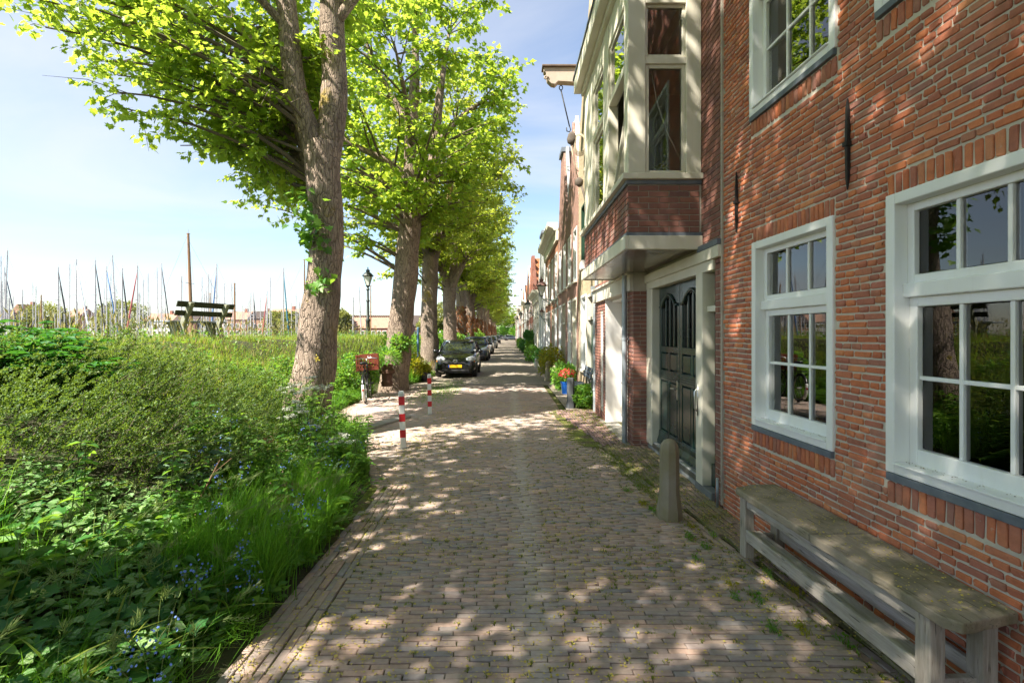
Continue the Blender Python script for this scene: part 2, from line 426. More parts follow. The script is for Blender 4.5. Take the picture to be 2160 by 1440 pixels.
# ------------------------------------------------------------------ many small pieces at once: leaves and blades
def T_kite(fold=.12, w=.36):      # 4 verts 2 tris, along +x, length 1
    v = np.array([[0, 0, 0], [.45, w, fold], [1, 0, -.06], [.45, -w, fold]], float); f = np.array([[0, 2, 1], [0, 3, 2]]); uv = np.array([[.5, 0], [1, .5], [.5, 1], [0, .5]]); return v, f, uv
def T_ovate(fold=.10, w=.36):     # pointed oval in 6 tris folded on the midrib
    v = np.array([[0, 0, 0], [.25, w, fold], [.62, w * .78, fold * .8], [1, 0, -.10], [.62, -w * .78, fold * .8], [.25, -w, fold], [.5, 0, -.02]], float)
    f = np.array([[0, 6, 1], [1, 6, 2], [2, 6, 3], [3, 6, 4], [4, 6, 5], [5, 6, 0]]); uv = np.stack([.5 + v[:, 1] / (2 * w), v[:, 0]], 1); return v, f, uv
def T_lance(): return T_ovate(.06, .15)
def T_heart():
    v = np.array([[0, 0, 0], [-.14, .22, .05], [.05, .44, .08], [.45, .40, .06], [1, 0, -.12], [.45, -.40, .06], [.05, -.44, .08], [-.14, -.22, .05], [.45, 0, -.02]], float)
    f = np.array([[0, 8, 1], [1, 8, 2], [2, 8, 3], [3, 8, 4], [4, 8, 5], [5, 8, 6], [6, 8, 7], [7, 8, 0]]); uv = np.stack([.5 + v[:, 1], v[:, 0]], 1); return v, f, uv
def T_maple():
    A = [(0, 0), (-.12, .30), (.14, .26), (.22, .56), (.42, .34), (.60, .42), (.66, .2), (1.0, 0)]
    P = A + [(x, -y) for x, y in A[-2:0:-1]]
    v = [(x, y, .10 * abs(y) * 2 - .16 * x * x) for x, y in P] + [(.36, 0, -.03)]
    n = len(P); f = [(i, (i + 1) % n, n) for i in range(n)]
    v = np.array(v, float); return v, np.array(f)[:, ::-1].copy(), np.stack([.5 + v[:, 1] / 1.2, v[:, 0]], 1)
def T_lobed():                    # coarser five-pointed leaf for trees farther off: 6 tris
    P = [(0, 0), (.10, .34), (.30, .52), (.55, .26), (1.0, 0), (.55, -.26), (.30, -.52), (.10, -.34)]
    v = [(x, y, .12 * abs(y) - .14 * x * x) for x, y in P]; f = [(0, 1, 2), (0, 2, 3), (0, 3, 4), (0, 4, 5), (0, 5, 6), (0, 6, 7)]
    v = np.array(v, float); return v, np.array(f)[:, ::-1].copy(), np.stack([.5 + v[:, 1], v[:, 0]], 1)
def scatter(T, pos, d, up, size):
    """leaves from template T at pos, pointing along d, upper side towards up"""
    v, f, uv = T; d = norm(np.asarray(d, float)); up = np.asarray(up, float)
    s = norm(np.cross(up, d)); u = np.cross(d, s); N, k = len(pos), len(v)
    size = np.broadcast_to(np.asarray(size, float), (N,))
    P = pos[:, None] + (d[:, None] * v[None, :, 0:1] + s[:, None] * v[None, :, 1:2] + u[:, None] * v[None, :, 2:3]) * size[:, None, None]
    F = (f[None] + (np.arange(N) * k)[:, None, None]).reshape(-1, 3)
    return P.reshape(-1, 3), F, np.tile(uv, (N, 1))
def join(parts):
    V, F, U = [], [], []; o = 0
    for v, f, u in parts: V.append(v); F.append(f + o); U.append(u); o += len(v)
    return np.concatenate(V), np.concatenate(F), np.concatenate(U)
def leafobj(name, parts, mat, parent=None):
    v, f, u = join(parts) if isinstance(parts, list) else parts
    return link(name, fast_mesh(name, v, f, u), mat, parent)
def blades(pos, h, lean, wdt, nseg=3, rg=None):
    """grass blades: pos (N,3), heights h, lean (N,2) horizontal displacement of the tip, width"""
    rg = rg or RNG; N = len(pos); h = np.broadcast_to(h, (N,)); ang = rg.uniform(0, PI, N); wd = np.stack([np.cos(ang), np.sin(ang), np.zeros(N)], 1)
    vs = []; K = nseg
    for i in range(K + 1):
        t = i / K; c = pos + np.stack([lean[:, 0] * t * t, lean[:, 1] * t * t, h * (t - .22 * t * t * np.minimum(1.6, np.hypot(lean[:, 0], lean[:, 1]) / np.maximum(h, .01)))], 1)
        if i < K:
            ww = np.broadcast_to(wdt, (N,))[:, None] * (1 - t) ** .6 * .5; vs += [c - wd * ww, c + wd * ww]
        else: vs.append(c)
    V = np.stack(vs, 1); k = V.shape[1]; f = []
    for i in range(K - 1): a = 2 * i; f += [(a, a + 1, a + 3), (a, a + 3, a + 2)]
    f.append((2 * K - 2, 2 * K - 1, 2 * K)); f = np.array(f)
    F = (f[None] + (np.arange(N) * k)[:, None, None]).reshape(-1, 3)
    return V.reshape(-1, 3), F, np.zeros((N * k, 2))
def rdir(N, rg=None, zmin=-1.0, zmax=1.0):
    rg = rg or RNG; z = rg.uniform(zmin, zmax, N); a = rg.uniform(0, 2 * PI, N); r = np.sqrt(np.maximum(0, 1 - z * z))
    return np.stack([r * np.cos(a), r * np.sin(a), z], 1)
def bezier(p0, p1, p2, n):
    return [p0 * (1 - t) ** 2 + p1 * 2 * t * (1 - t) + p2 * t * t for t in [i / (n - 1) for i in range(n)]]
# ------------------------------------------------------------------ materials
WHITE = m_paint('white_paint', (.86, .87, .88), .32, dirt=.04)
CREAM = m_paint('cream_paint', (.70, .665, .56), .38, dirt=.15)
CREAM2 = m_paint('pale_stone_paint', (.62, .58, .50), .4, dirt=.2)
GARAGE = m_paint('garage_white', (.72, .70, .69), .45, dirt=.05)
BLACKGREEN = m_paint('black_green_gloss', (.012, .034, .031), .14, dirt=.0, spec=.6)
SOFFIT = m_paint('brown_gloss_soffit', (.20, .17, .145), .12, dirt=.1, spec=.6)
LEAD = m_noise('lead_flashing', (.10, .12, .15), (.17, .19, .22), 9, .55, .25, spec=.4)
ZINC = m_noise('zinc_pipe', (.27, .31, .34), (.38, .41, .43), 6, .42, .15, spec=.5, metal=.3)
IRON = m_noise('black_iron', (.012, .012, .013), (.03, .025, .022), 20, .55, .4)
STEEL = m_plain('brushed_steel', (.6, .6, .58), .28, 1.0)
MORTAR_A = m_noise('old_mortar', (.66, .60, .50), (.52, .48, .40), 5, .95, .5, 120, bdist=.004)
MORTAR_B = m_noise('pale_mortar', (.50, .45, .38), (.40, .36, .30), 7, .95, .4, 120, bdist=.003)
BRICK_A = m_brick('handmade_red_brick', [(.40, .15, .10), (.53, .165, .085), (.64, .20, .09), (.70, .235, .10), (.57, .18, .095), (.44, .165, .12), (.63, .22, .11), (.37, .17, .135), (.74, .28, .12)], bscale=70, bump=.9, spot=.28, bdist=.007,
    stain=[(1.1, (.62, .45, .34), .22, .52, .74), (2.3, (.32, .16, .12), .35, .55, .75)], smear=.45)
BRICK_B = m_brick('brown_machine_brick', [(0.213, 0.098, 0.075), (0.259, 0.113, 0.083), (0.190, 0.098, 0.086), (0.282, 0.124, 0.086), (0.224, 0.109, 0.092)], rough=.7, bscale=120, bump=.3, spot=.15)
BRICK_B2 = m_brick('weathered_brown_brick', [(0.231, 0.092, 0.069), (0.293, 0.108, 0.077), (0.200, 0.092, 0.085), (0.308, 0.123, 0.085)], rough=.8, bscale=120, bump=.3, spot=.15, lich=((.20, .20, .17), 7, .48, .62, .5))
BRICK_R = m_brick('street_clinker', [(0.450, 0.334, 0.268), (0.355, 0.306, 0.278), (0.497, 0.344, 0.268), (0.403, 0.323, 0.274), (0.314, 0.290, 0.288), (0.533, 0.370, 0.288), (0.426, 0.329, 0.278), (0.367, 0.290, 0.258)], rough=.75, bscale=60, bump=.4, spot=.25,
    stain=[(.8, (.50, .43, .37), .45, .50, .7), (1.7, (.23, .20, .17), .45, .54, .72), (5, (.22, .22, .11), .25, .58, .70)], track=(.23, .16, (.52, .46, .40), .6))
BRICK_P = m_brick('pavement_clinker', [(0.350, 0.253, 0.197), (0.290, 0.230, 0.191), (0.386, 0.265, 0.207), (0.314, 0.241, 0.197)], rough=.8, bscale=60, bump=.4, spot=.3, stain=[(1.6, (.17, .19, .055), .75, .46, .62), (4, (.20, .17, .12), .5, .5, .7)])
BRICK_D = m_brick('dark_apron_brick', [(0.257, 0.162, 0.142), (0.209, 0.149, 0.146), (0.311, 0.196, 0.169), (0.189, 0.149, 0.149)], rough=.8, bscale=60, bump=.4, spot=.3)
JOINT = NT('mossy_joint'); _v = JOINT.coord(); _n = JOINT.noise(_v, 2.4, 6, .6); _f = JOINT.noise(_v, 60, 4)
JOINT = JOINT.done(JOINT.bsdf(JOINT.mix(JOINT.rng(_n, .38, .56, 0, 1), JOINT.mix(_f, (.13, .10, .07), (.09, .07, .05)), JOINT.mix(_f, (.15, .18, .04), (.10, .12, .03))), .95, JOINT.bump(_f, .6, .01), .1))
def far_road():
    t = NT('far_clinker_paving'); tcn = t.n('ShaderNodeTexCoord'); b = t.n('ShaderNodeTexBrick'); t.l(tcn.outputs['Object'], b.inputs['Vector'])
    b.inputs['Scale'].default_value = 1; b.inputs['Brick Width'].default_value = .21; b.inputs['Row Height'].default_value = .0445; b.inputs['Mortar Size'].default_value = .004
    b.inputs['Color1'].default_value = (.34, .27, .225, 1); b.inputs['Color2'].default_value = (.28, .245, .22, 1); b.inputs['Mortar'].default_value = (.13, .13, .06, 1)
    n = t.noise(tcn.outputs['Object'], .7, 6, .6); f = t.noise(tcn.outputs['Object'], 25, 4)
    col = t.mix(t.rng(n, .52, .68, 0, .45), b.outputs['Color'], (.20, .21, .09))
    col = t.mix(t.rng(f, .5, .7, 0, .4), col, (.25, .2, .16))
    return t.done(t.bsdf(col, .8, t.bump(t.math('SUBTRACT', f, b.outputs['Fac']), .4, .01), .3))
FAR_ROAD = far_road()
SOIL = m_noise('bank_soil', (.055, .045, .028), (.04, .055, .018), 1.5, .95, .8, 14, bdist=.03)
CONCRETE = m_noise('old_concrete', (.30, .28, .25), (.20, .19, .16), 5, .9, .4)
STONE = m_noise('mossy_bluestone', (.29, .255, .20), (.22, .19, .095), 4.0, .9, .5, 40)
DARKSTONE = m_noise('dark_bluestone', (.05, .055, .062), (.075, .08, .085), 6, .7, .4, 40)
OLDWOOD = m_wood('weathered_oak', (.50, .46, .41), (.31, .275, .235), 0)
OLDWOOD_Z = m_wood('weathered_oak_upright', (.48, .43, .37), (.29, .25, .205), 2)
def bench_top():
    t = NT('mossy_oak_top'); v = t.coord(scale=(1, 9, 9)); g = t.noise(v, 5, 6, .6, .3); w2 = t.coord(); m = t.noise(w2, 3.5, 6, .65); f = t.noise(w2, 60, 4)
    col = t.mix(g, (.44, .375, .29), (.24, .195, .145)); k = t.noise(t.coord(scale=(1.4, 20, 20)), 4, 3, .5); col = t.mix(t.rng(k, .62, .68, 0, .8), col, (.06, .05, .035)); col = t.mix(t.rng(m, .46, .62, 0, .7), col, t.mix(f, (.09, .085, .045), (.19, .175, .09)))
    return t.done(t.bsdf(col, .92, t.bump(t.mix(.5, g, f), .6, .008), .15))
BENCH_TOP = bench_top()
GLASS = m_glass('window_glass')
GLASS_FAR = m_glass('far_window_glass', (.5, .55, .55), 1.3)
ROOM = m_plain('dim_interior', (.42, .41, .37), .9)
CURTAIN = m_noise('linen_curtain', (.62, .60, .55), (.5, .48, .43), 8, .9, .1)
def bark(name, c1, c2, crack, lich=None, sc=1.0):
    t = NT(name); v = t.coord(); w2 = t.coord(scale=(1, 1, .24))
    n = t.noise(v, 2.5 * sc, 5); vo = t.n('ShaderNodeTexVoronoi', feature='DISTANCE_TO_EDGE'); vo.inputs['Scale'].default_value = 19 * sc; vo.inputs['Randomness'].default_value = 1
    d = t.n('ShaderNodeVectorMath', operation='ADD'); dn = t.n('ShaderNodeTexNoise'); dn.inputs['Scale'].default_value = 9; t.l(w2, dn.inputs['Vector'])
    sc2 = t.n('ShaderNodeVectorMath', operation='SCALE'); sc2.inputs['Scale'].default_value = .16; t.l(dn.outputs['Color'], sc2.inputs[0])
    t.l(w2, d.inputs[0]); t.l(sc2.outputs[0], d.inputs[1]); t.l(d.outputs[0], vo.inputs['Vector'])
    f = t.noise(v, 45, 5, .7); col = t.mix(t.rng(n, .35, .65, 0, 1), c1, c2)
    col = t.mix(t.rng(f, .4, .7, 0, .5), col, tuple(x * .6 for x in c2))
    col = t.mix(t.rng(vo.outputs['Distance'], 0.0, .06, .8 * crack, 0), col, (.07, .05, .036))
    if lich:
        l = t.noise(t.coord(), lich[1], 6, .65); col = t.mix(t.rng(l, lich[2], lich[2] + .08, 0, .85), col, lich[0])
    h = t.mix(.45, t.rng(vo.outputs['Distance'], 0, .12, 0, 1), f)
    return t.done(t.bsdf(col, .9, t.bump(h, .8 * crack + .15, .05), .2))
BARK = bark('maple_bark', (.42, .325, .25), (.27, .205, .16), 1.0)
BARK_L = bark('lichened_maple_bark', (.38, .30, .235), (.26, .205, .165), .8, ((.30, .23, .035), 1.7, .56))
BARK_S = bark('smooth_limb_bark', (.30, .225, .175), (.22, .165, .13), .35, ((.28, .22, .05), 2.2, .62), .6)
TWIG = m_plain('twig', (.13, .10, .07), .9)
LEAF_T = m_leaf('maple_leaf', [(0.062, 0.156, 0.015), (0.088, 0.200, 0.018), (0.131, 0.237, 0.020), (0.188, 0.275, 0.025)], (.48, .66, .07), .55)
LEAF_TF = m_leaf('maple_leaf_sunny', [(0.069, 0.149, 0.014), (0.103, 0.196, 0.016), (0.149, 0.230, 0.018), (0.207, 0.270, 0.023)], (.52, .62, .07), .53)
LEAF_SHRUB = m_leaf('cotoneaster_leaf', [(.045, .10, .026), (.07, .14, .032), (.11, .18, .042), (.18, .245, .075)], (.24, .38, .04), .32, .5, .28)
LEAF_HERB = m_leaf('herb_leaf', [(0.053, 0.149, 0.030), (0.075, 0.209, 0.033), (0.120, 0.269, 0.041), (0.179, 0.329, 0.053)], (.28, .52, .05), .42)
LEAF_DARK = m_leaf('dark_leaf', [(0.033, 0.128, 0.033), (0.045, 0.164, 0.038), (0.067, 0.202, 0.041)], (.10, .32, .03), .35, .4)
LEAF_VARI = m_leaf('variegated_leaf', [(0.078, 0.216, 0.048), (0.108, 0.264, 0.054), (0.204, 0.348, 0.084)], (.25, .46, .08), .36, .5, .3, vari=(.40, .50, .30))
LEAF_GREY = m_leaf('grey_green_leaf', [(0.091, 0.169, 0.098), (0.130, 0.221, 0.130)], (.16, .30, .12), .3, .6)
LEAF_YEL = m_leaf('yellow_green_leaf', [(.16, .20, .02), (.26, .27, .02), (.36, .33, .03)], (.5, .5, .03), .4)
LEAF_IVY = m_leaf('red_ivy_leaf', [(.14, .05, .015), (.22, .08, .02), (.10, .07, .02)], (.35, .12, .02), .4)
GRASS = m_leaf('meadow_grass', [(.085, .19, .02), (.14, .25, .025), (.22, .30, .035), (.30, .33, .06)], (.34, .46, .05), .42)
GRASS_G = m_leaf('lush_grass', [(0.053, 0.172, 0.018), (0.083, 0.224, 0.022), (0.128, 0.284, 0.030)], (.25, .55, .04), .45)
STEM = m_noise('green_stem', (.09, .15, .04), (.13, .14, .05), 8, .7, .1)
DEAD = m_noise('dead_stalk', (.26, .16, .09), (.17, .10, .06), 8, .9, .2)
PETAL_B = m_leaf('blue_petal', [(.13, .22, .62), (.22, .34, .76)], (.2, .3, .8), .3)
PETAL_W = m_leaf('white_petal', [(.62, .64, .55), (.75, .77, .68)], (.7, .75, .6), .3)
PETAL_R = m_leaf('red_petal', [(.55, .03, .05), (.7, .06, .08)], (.7, .05, .05), .3)
PETAL_Y = m_leaf('fallen_yellow_blossom', [(.50, .40, .05), (.62, .52, .10), (.42, .38, .10)], (.6, .5, .1), .2)
WATER = m_plain('harbour_water', (.05, .07, .075), .06)

# ------------------------------------------------------------------ the lie of the land
def edge_x(y): return np.interp(y, [-12, 3.2, 5.4, 6.2, 8.6, 10.4, 15, 17, 18.5, 400], [-1.40, -1.42, -1.50, -1.75, -2.5, -3.75, -3.85, -3.2, -2.95, -2.95])
def crest_x(y): return np.interp(y, [-12, 13, 18, 400], [-6.6, -6.6, -5.2, -5.2])
def bank(x, y):
    x = np.asarray(x, float); y = np.asarray(y, float); e, c = edge_x(y), crest_x(y)
    t = np.clip((e - x) / (e - c), 0, 1); h = 1.50 * (.38 * t + .62 * t * t * (3 - 2 * t))
    d = np.clip((c - 2.6 - x) / 6, 0, 1); h = h - 4.0 * d * d * (3 - 2 * d)
    far = np.clip((-x - 150) / 12, 0, 1); h = h + 3.2 * far * (3 - 2 * far) * far                       # the quay across the water
    q = np.clip((y - 175) / 10, 0, 1) * np.clip((c - 8 - x) / 1.5, 0, 1); h = np.maximum(h, -2.5 + 3.2 * q)
    return h
def wall_x(y): return np.where(np.asarray(y) < 4.81, 2.236 - .0324 * np.asarray(y), np.where(np.asarray(y) < 7.4, 2.08, np.where(np.asarray(y) < 10.6, 1.86, 2.05)))
def kerb_r(y): return np.interp(y, [-6, 2.56, 10.9, 10.95, 13, 400], [3.0, 2.0, 1.0, 1.30, 1.30, 1.30])
def gridmesh(name, xs, ys, zf, mat):
    X, Y = np.meshgrid(xs, ys); Z = zf(X, Y); nx, ny = len(xs), len(ys)
    i = np.arange(nx * ny).reshape(ny, nx)
    F = np.stack([i[:-1, :-1], i[:-1, 1:], i[1:, 1:], i[1:, :-1]], -1).reshape(-1, 4)
    return link(name, fast_mesh(name, np.stack([X, Y, Z], -1).reshape(-1, 3), F), mat, smooth=True)
xs = np.unique(np.concatenate([np.linspace(-900, -170, 12), np.linspace(-170, -20, 31), np.linspace(-20, -8, 21), np.linspace(-8, -1.2, 69), np.linspace(-1.2, 8, 12), np.linspace(8, 900, 10)]))
ys = np.unique(np.concatenate([np.linspace(-40, -2, 12), np.linspace(-2, 26, 113), np.linspace(26, 200, 60), np.linspace(200, 1800, 16)]))
def gz(X, Y):
    h = bank(X, Y); on = X > edge_x(Y) - .05
    n = .05 * np.sin(X * 2.1 + Y * 1.3) * np.sin(Y * 1.7 - X) * np.clip((edge_x(Y) - X), 0, 1)
    return np.where(on, -.07, h + n)
ground = gridmesh('ground', xs, ys, gz, SOIL); ground['kind'] = 'structure'
mb = MB(); mb.add([(-900, -40, -.9), (-12, -40, -.9), (-12, 178, -.9), (-900, 178, -.9)], [(0, 1, 2, 3)])
water = mb.build('water', WATER); water['kind'] = 'structure'

# ------------------------------------------------------------------ clinker road
BRICK_END = 16.5
def camber(x, y):
    l, r = edge_x(y), kerb_r(y); m = (l + r) / 2; t = (x - m) / (r - l) * 2
    return .012 - .03 * np.clip(np.abs(t), 0, 1.1) ** 3 + .006 * np.sin(x * 1.9 + y * .8) * np.sin(y * 1.3)
yy = np.concatenate([np.linspace(-8, BRICK_END, 50)])
mb = MB(); vs = []; fs = []
for i, y in enumerate(yy):
    for t in np.linspace(0, 1, 9):
        x = (edge_x(y) - .12) * (1 - t) + (kerb_r(y) + .02) * t; vs.append((x, y, camber(x, y) - .0125))
for i in range(len(yy) - 1):
    for k in range(8): fs.append((i * 9 + k, i * 9 + k + 1, (i + 1) * 9 + k + 1, (i + 1) * 9 + k))
mb.add(vs, fs); n_bed = len(mb.f); vs = []; fs = []
y2 = np.concatenate([[BRICK_END, 18, 19, 22], np.linspace(26, 330, 30)])
for y in y2:
    for t in np.linspace(0, 1, 5):
        x = (edge_x(y) - .12) * (1 - t) + 2.3 * t; vs.append((x, y, .012 - .03 * abs(2 * t - 1) ** 3))
for i in range(len(y2) - 1):
    for k in range(4): fs.append((i * 5 + k, i * 5 + k + 1, (i + 1) * 5 + k + 1, (i + 1) * 5 + k))
mb.add(vs, fs)
road = mb.build('road', JOINT); road['kind'] = 'structure'; road.data.materials.append(FAR_ROAD)
for i, p in enumerate(road.data.polygons):
    if i >= n_bed: p.material_index = 1
    p.use_smooth = True

def bricks_from(lst):
    """lst of (x, y, z, heading, half length, half width) lying bricks"""
    A = np.array(lst, float); h = A[:, 3]; rg = np.random.default_rng(11); N = len(A)
    tl = rg.normal(0, .012, (N, 2))
    a = np.stack([np.cos(h), np.sin(h), tl[:, 0]], 1); b = np.stack([-np.sin(h), np.cos(h), tl[:, 1]], 1)
    a = norm(a); n = norm(np.cross(a, b)); b = np.cross(n, a)
    return A[:, :3].copy(), a, b, n, A[:, 4], A[:, 5]
rg = np.random.default_rng(21); L = []; ENDS = []
pitch, BL = .0445, .206; nrow = int((BRICK_END - 1.2) / pitch)
for r in range(nrow):
    y = 1.2 + r * pitch; arch = .05
    lx = -1.12 if y < 5.6 else float(edge_x(y)) + .02; rx = float(kerb_r(y)) - .12
    x = lx - (BL * .5 if r % 2 else 0) + rg.normal(0, .015)
    while x < rx:
        l = BL * rg.uniform(.97, 1.03); x0, x1 = max(x, lx), min(x + l, rx)
        if x1 - x0 > .05:
            cx = (x0 + x1) / 2; wob = .02 * math.sin(cx * 2.3 + y * .7) + .03 * (cx * .5) ** 2 * .3
            L.append((cx, y + wob, float(camber(cx, y)) + rg.normal(0, .0022), rg.normal(.012 * math.sin(y * .6 + cx), .008), (x1 - x0) / 2 - .0028, pitch / 2 - .0022 - rg.random() * .0012))
        if y < 8.5 and rg.random() < .33 and x > lx: ENDS.append((x, y + .02 * math.sin(x * 2.3 + y * .7)))
        x += l
for k in range(6):                                     # lengthwise rows of the left edge
    y = 1.2 - rg.random() * .2
    while y < 5.7:
        l = BL * rg.uniform(.97, 1.03); ex = -1.148 - k * .0535
        if ex > float(edge_x(y)) - .06 and not (k > 2 and 4.8 < y and rg.random() < .4):
            L.append((ex + rg.normal(0, .004), y + l / 2, float(camber(ex, y)) - .001 + rg.normal(0, .003), PI / 2 + rg.normal(0, .02), l / 2 - .004, .0235))
        y += l
gd = math.atan2(10.9 - 2.56, 1.0 - 2.0)
for k in range(2):                                     # two lengthwise rows of the right gutter
    y = 1.2
    while y < 10.8:
        x = float(kerb_r(y)) - .09 + k * .055
        L.append((x, y, float(camber(x, y)) - .004 * (1 - k) + rg.normal(0, .002), gd + rg.normal(0, .012), BL / 2 - .004, .0235)); y += BL * .995
c, a, b, n, la, lb = bricks_from(L)
lay_bricks(road, c, a, b, n, la, lb, BRICK_R, depth=.05, ch=.0035, jit=.0013, k8=False, limit=300)

# ------------------------------------------------------------------ pavement beside the houses, and the dark apron before the garage
def pz(x, y): return .0 + .04 * np.clip((x - kerb_r(y)) / .5, 0, 1)
mb = MB(); vs = []; fs = []; yy = np.concatenate([np.linspace(-8, 4.8, 20), np.linspace(4.83, 7.38, 8), np.linspace(7.42, 10.6, 10)])
for y in yy:
    for t in (0, .25, .6, 1):
        x = float(kerb_r(y)) * (1 - t) + (float(wall_x(y)) + .5) * t; vs.append((x, y, float(pz(x, y)) - .012))
for i in range(len(yy) - 1):
    for k in range(3): fs.append((i * 4 + k, i * 4 + k + 1, (i + 1) * 4 + k + 1, (i + 1) * 4 + k))
mb.add(vs, fs); pav = mb.build('pavement', JOINT, smooth=True); pav['kind'] = 'structure'
L = []
for k in range(26):
    y = 1.0 - rg.random() * .2
    while y < 7.5:
        off = .03 + k * .0535; dx = -.06
        x = float(wall_x(y)) - off if y < 4.8 else 2.08 - off
        if x > float(kerb_r(y)) - .005:
            L.append((x, y + .1, float(pz(x, y)) + rg.normal(0, .004), PI / 2 + .03 + rg.normal(0, .015), .101, .0235))
        y += .211 * rg.uniform(.98, 1.02)
c, a, b, n, la, lb = bricks_from(L)
lay_bricks(pav, c, a, b, n, la, lb, BRICK_P, depth=.05, ch=.005, jit=.0018, k8=False, limit=300, seed=4)
mb = MB(); mb.add([(.98, 7.5, -.012), (2.2, 7.5, .02), (2.2, 11.1, .02), (.98, 11.1, -.012)], [(0, 1, 2, 3)])
apron = mb.build('driveway', JOINT); apron['kind'] = 'structure'
L = []; r = 0; x = 1.03
while x < 1.86:
    y = 7.52 + (.1 if r % 2 else 0)
    while y < 11.0:
        if x > float(kerb_r(y)) + .03: L.append((x, y + .1, .012 + .02 * (x - 1) + rg.normal(0, .003), PI / 2 + rg.normal(0, .015), .099, .0235))
        y += .206
    x += .0535; r += 1
c, a, b, n, la, lb = bricks_from(L)
lay_bricks(apron, c, a, b, n, la, lb, BRICK_D, depth=.05, ch=.005, jit=.0018, k8=False, limit=300, seed=5)
# narrow paved strip along the farther houses
mb = MB(); mb.add([(1.31, 10.97, .016), (2.4, 10.97, .03), (2.4, 330, .03), (1.31, 330, .016)], [(0, 1, 2, 3)])
strip = mb.build('footway', FAR_ROAD); strip['kind'] = 'structure'
ar = np.asarray
# ------------------------------------------------------------------ house parts
def frame_ring(mb, u0, u1, z0, z1, wd, ya, yb, wbot=None, wtop=None):
    wb = wd if wbot is None else wbot; wt = wd if wtop is None else wtop
    mb.box(u0, u0 + wd, ya, yb, z0, z1); mb.box(u1 - wd, u1, ya, yb, z0, z1)
    mb.box(u0 + wd, u1 - wd, ya, yb, z0, z0 + wb); mb.box(u0 + wd, u1 - wd, ya, yb, z1 - wt, z1); return mb
def glaze(parent, u0, u1, z0, z1, cols, rows, y, bar=.022, glass=None, barname='glazing_bar', mat=None):
    """panes (each its own object) and the bars between them, filling one sash opening"""
    pw, ph = (u1 - u0) / cols, (z1 - z0) / rows; mb = MB()
    for i in range(1, cols): MB().box(u0 + i * pw - bar / 2, u0 + i * pw + bar / 2, y - .016, y + .016, z0, z1).build(barname, mat or WHITE, parent, bevel=.004)
    for j in range(1, rows): MB().box(u0, u1, y - .0135, y + .0135, z0 + j * ph - bar / 2, z0 + j * ph + bar / 2).build(barname, mat or WHITE, parent, bevel=.004)
    for i in range(cols):
        for j in range(rows):
            e = .006; MB().box(u0 + i * pw + e, u0 + (i + 1) * pw - e, y + .001, y + .006, z0 + j * ph + e, z0 + (j + 1) * ph - e).build('pane', glass or GLASS, parent)
def dutch_window(house, u0, u1, z0, z1, cols, zt0, zt1, rows_low=2, zin=None):
    cw = .062
    mb = frame_ring(MB(), u0, u1, z0, z1, cw, -.014, .13, wbot=.05)
    mb.box(u0 + cw, u1 - cw, .035, .118, zt0, zt1)                    # transom
    win = mb.build('window', WHITE, house, bevel=.006)
    a, b = u0 + cw, u1 - cw
    MB().box(u0 + .01, u1 - .01, -.02, .14, z0 - .045, z0 - .002).build('flashing', LEAD, win, bevel=.004)
    up = frame_ring(MB(), a, b, zt1, z1 - cw, .045, .06, .105).build('sash', WHITE, win, bevel=.005)
    lo = frame_ring(MB(), a, b, z0 + .05, zt0, .052, .072, .117, wbot=.095).build('sash', WHITE, win, bevel=.005)
    glaze(win, a + .045, b - .045, zt1 + .045, z1 - cw - .045, cols, 1, .085)
    glaze(win, a + .052, b - .052, z0 + .145, zt0 - .052, cols, rows_low, .097)
    MB().box(a + .001, b - .001, -.03, .072, z0 + .0505, z0 + .062).build('sill', WHITE, win, bevel=.004)
    nn = 70; P = np.stack([RNG.uniform(a, b, nn), .06 - np.abs(RNG.normal(0, .025, nn)), np.full(nn, z0 + .0635)], 1); leafobj('debris', scatter(T_kite(.2, .4), P, rdir(nn, None, -.1, .1), ar([0, 0, 1.]) + RNG.normal(0, .3, (nn, 3)), RNG.uniform(.004, .012, nn)), DEAD, win)['kind'] = 'stuff'
    return win
def curtain(house, u0, u1, z0, z1, y, mat=None, n=14):
    vs, fs = [], []; k = n * 2 + 1
    for i in range(k):
        u = u0 + (u1 - u0) * i / (k - 1); yy = y + (.022 if i % 2 else -.022)
        vs += [(u, yy, z0), (u, yy * 1.0, z1)]
    for i in range(k - 1): fs.append((2 * i, 2 * i + 2, 2 * i + 3, 2 * i + 1))
    return MB().add(vs, fs).build('curtain', mat or CURTAIN, house, smooth=True)
def room(house, u0, u1, y0, y1, z0, z1, mat=None):
    mb = MB(); v = [(u0, y0, z0), (u1, y0, z0), (u1, y1, z0), (u0, y1, z0), (u0, y0, z1), (u1, y0, z1), (u1, y1, z1), (u0, y1, z1)]
    mb.add(v, [(0, 1, 2, 3), (4, 7, 6, 5), (1, 5, 6, 2), (3, 2, 6, 7), (0, 3, 7, 4)]); return mb.build('interior', mat or ROOM, house)

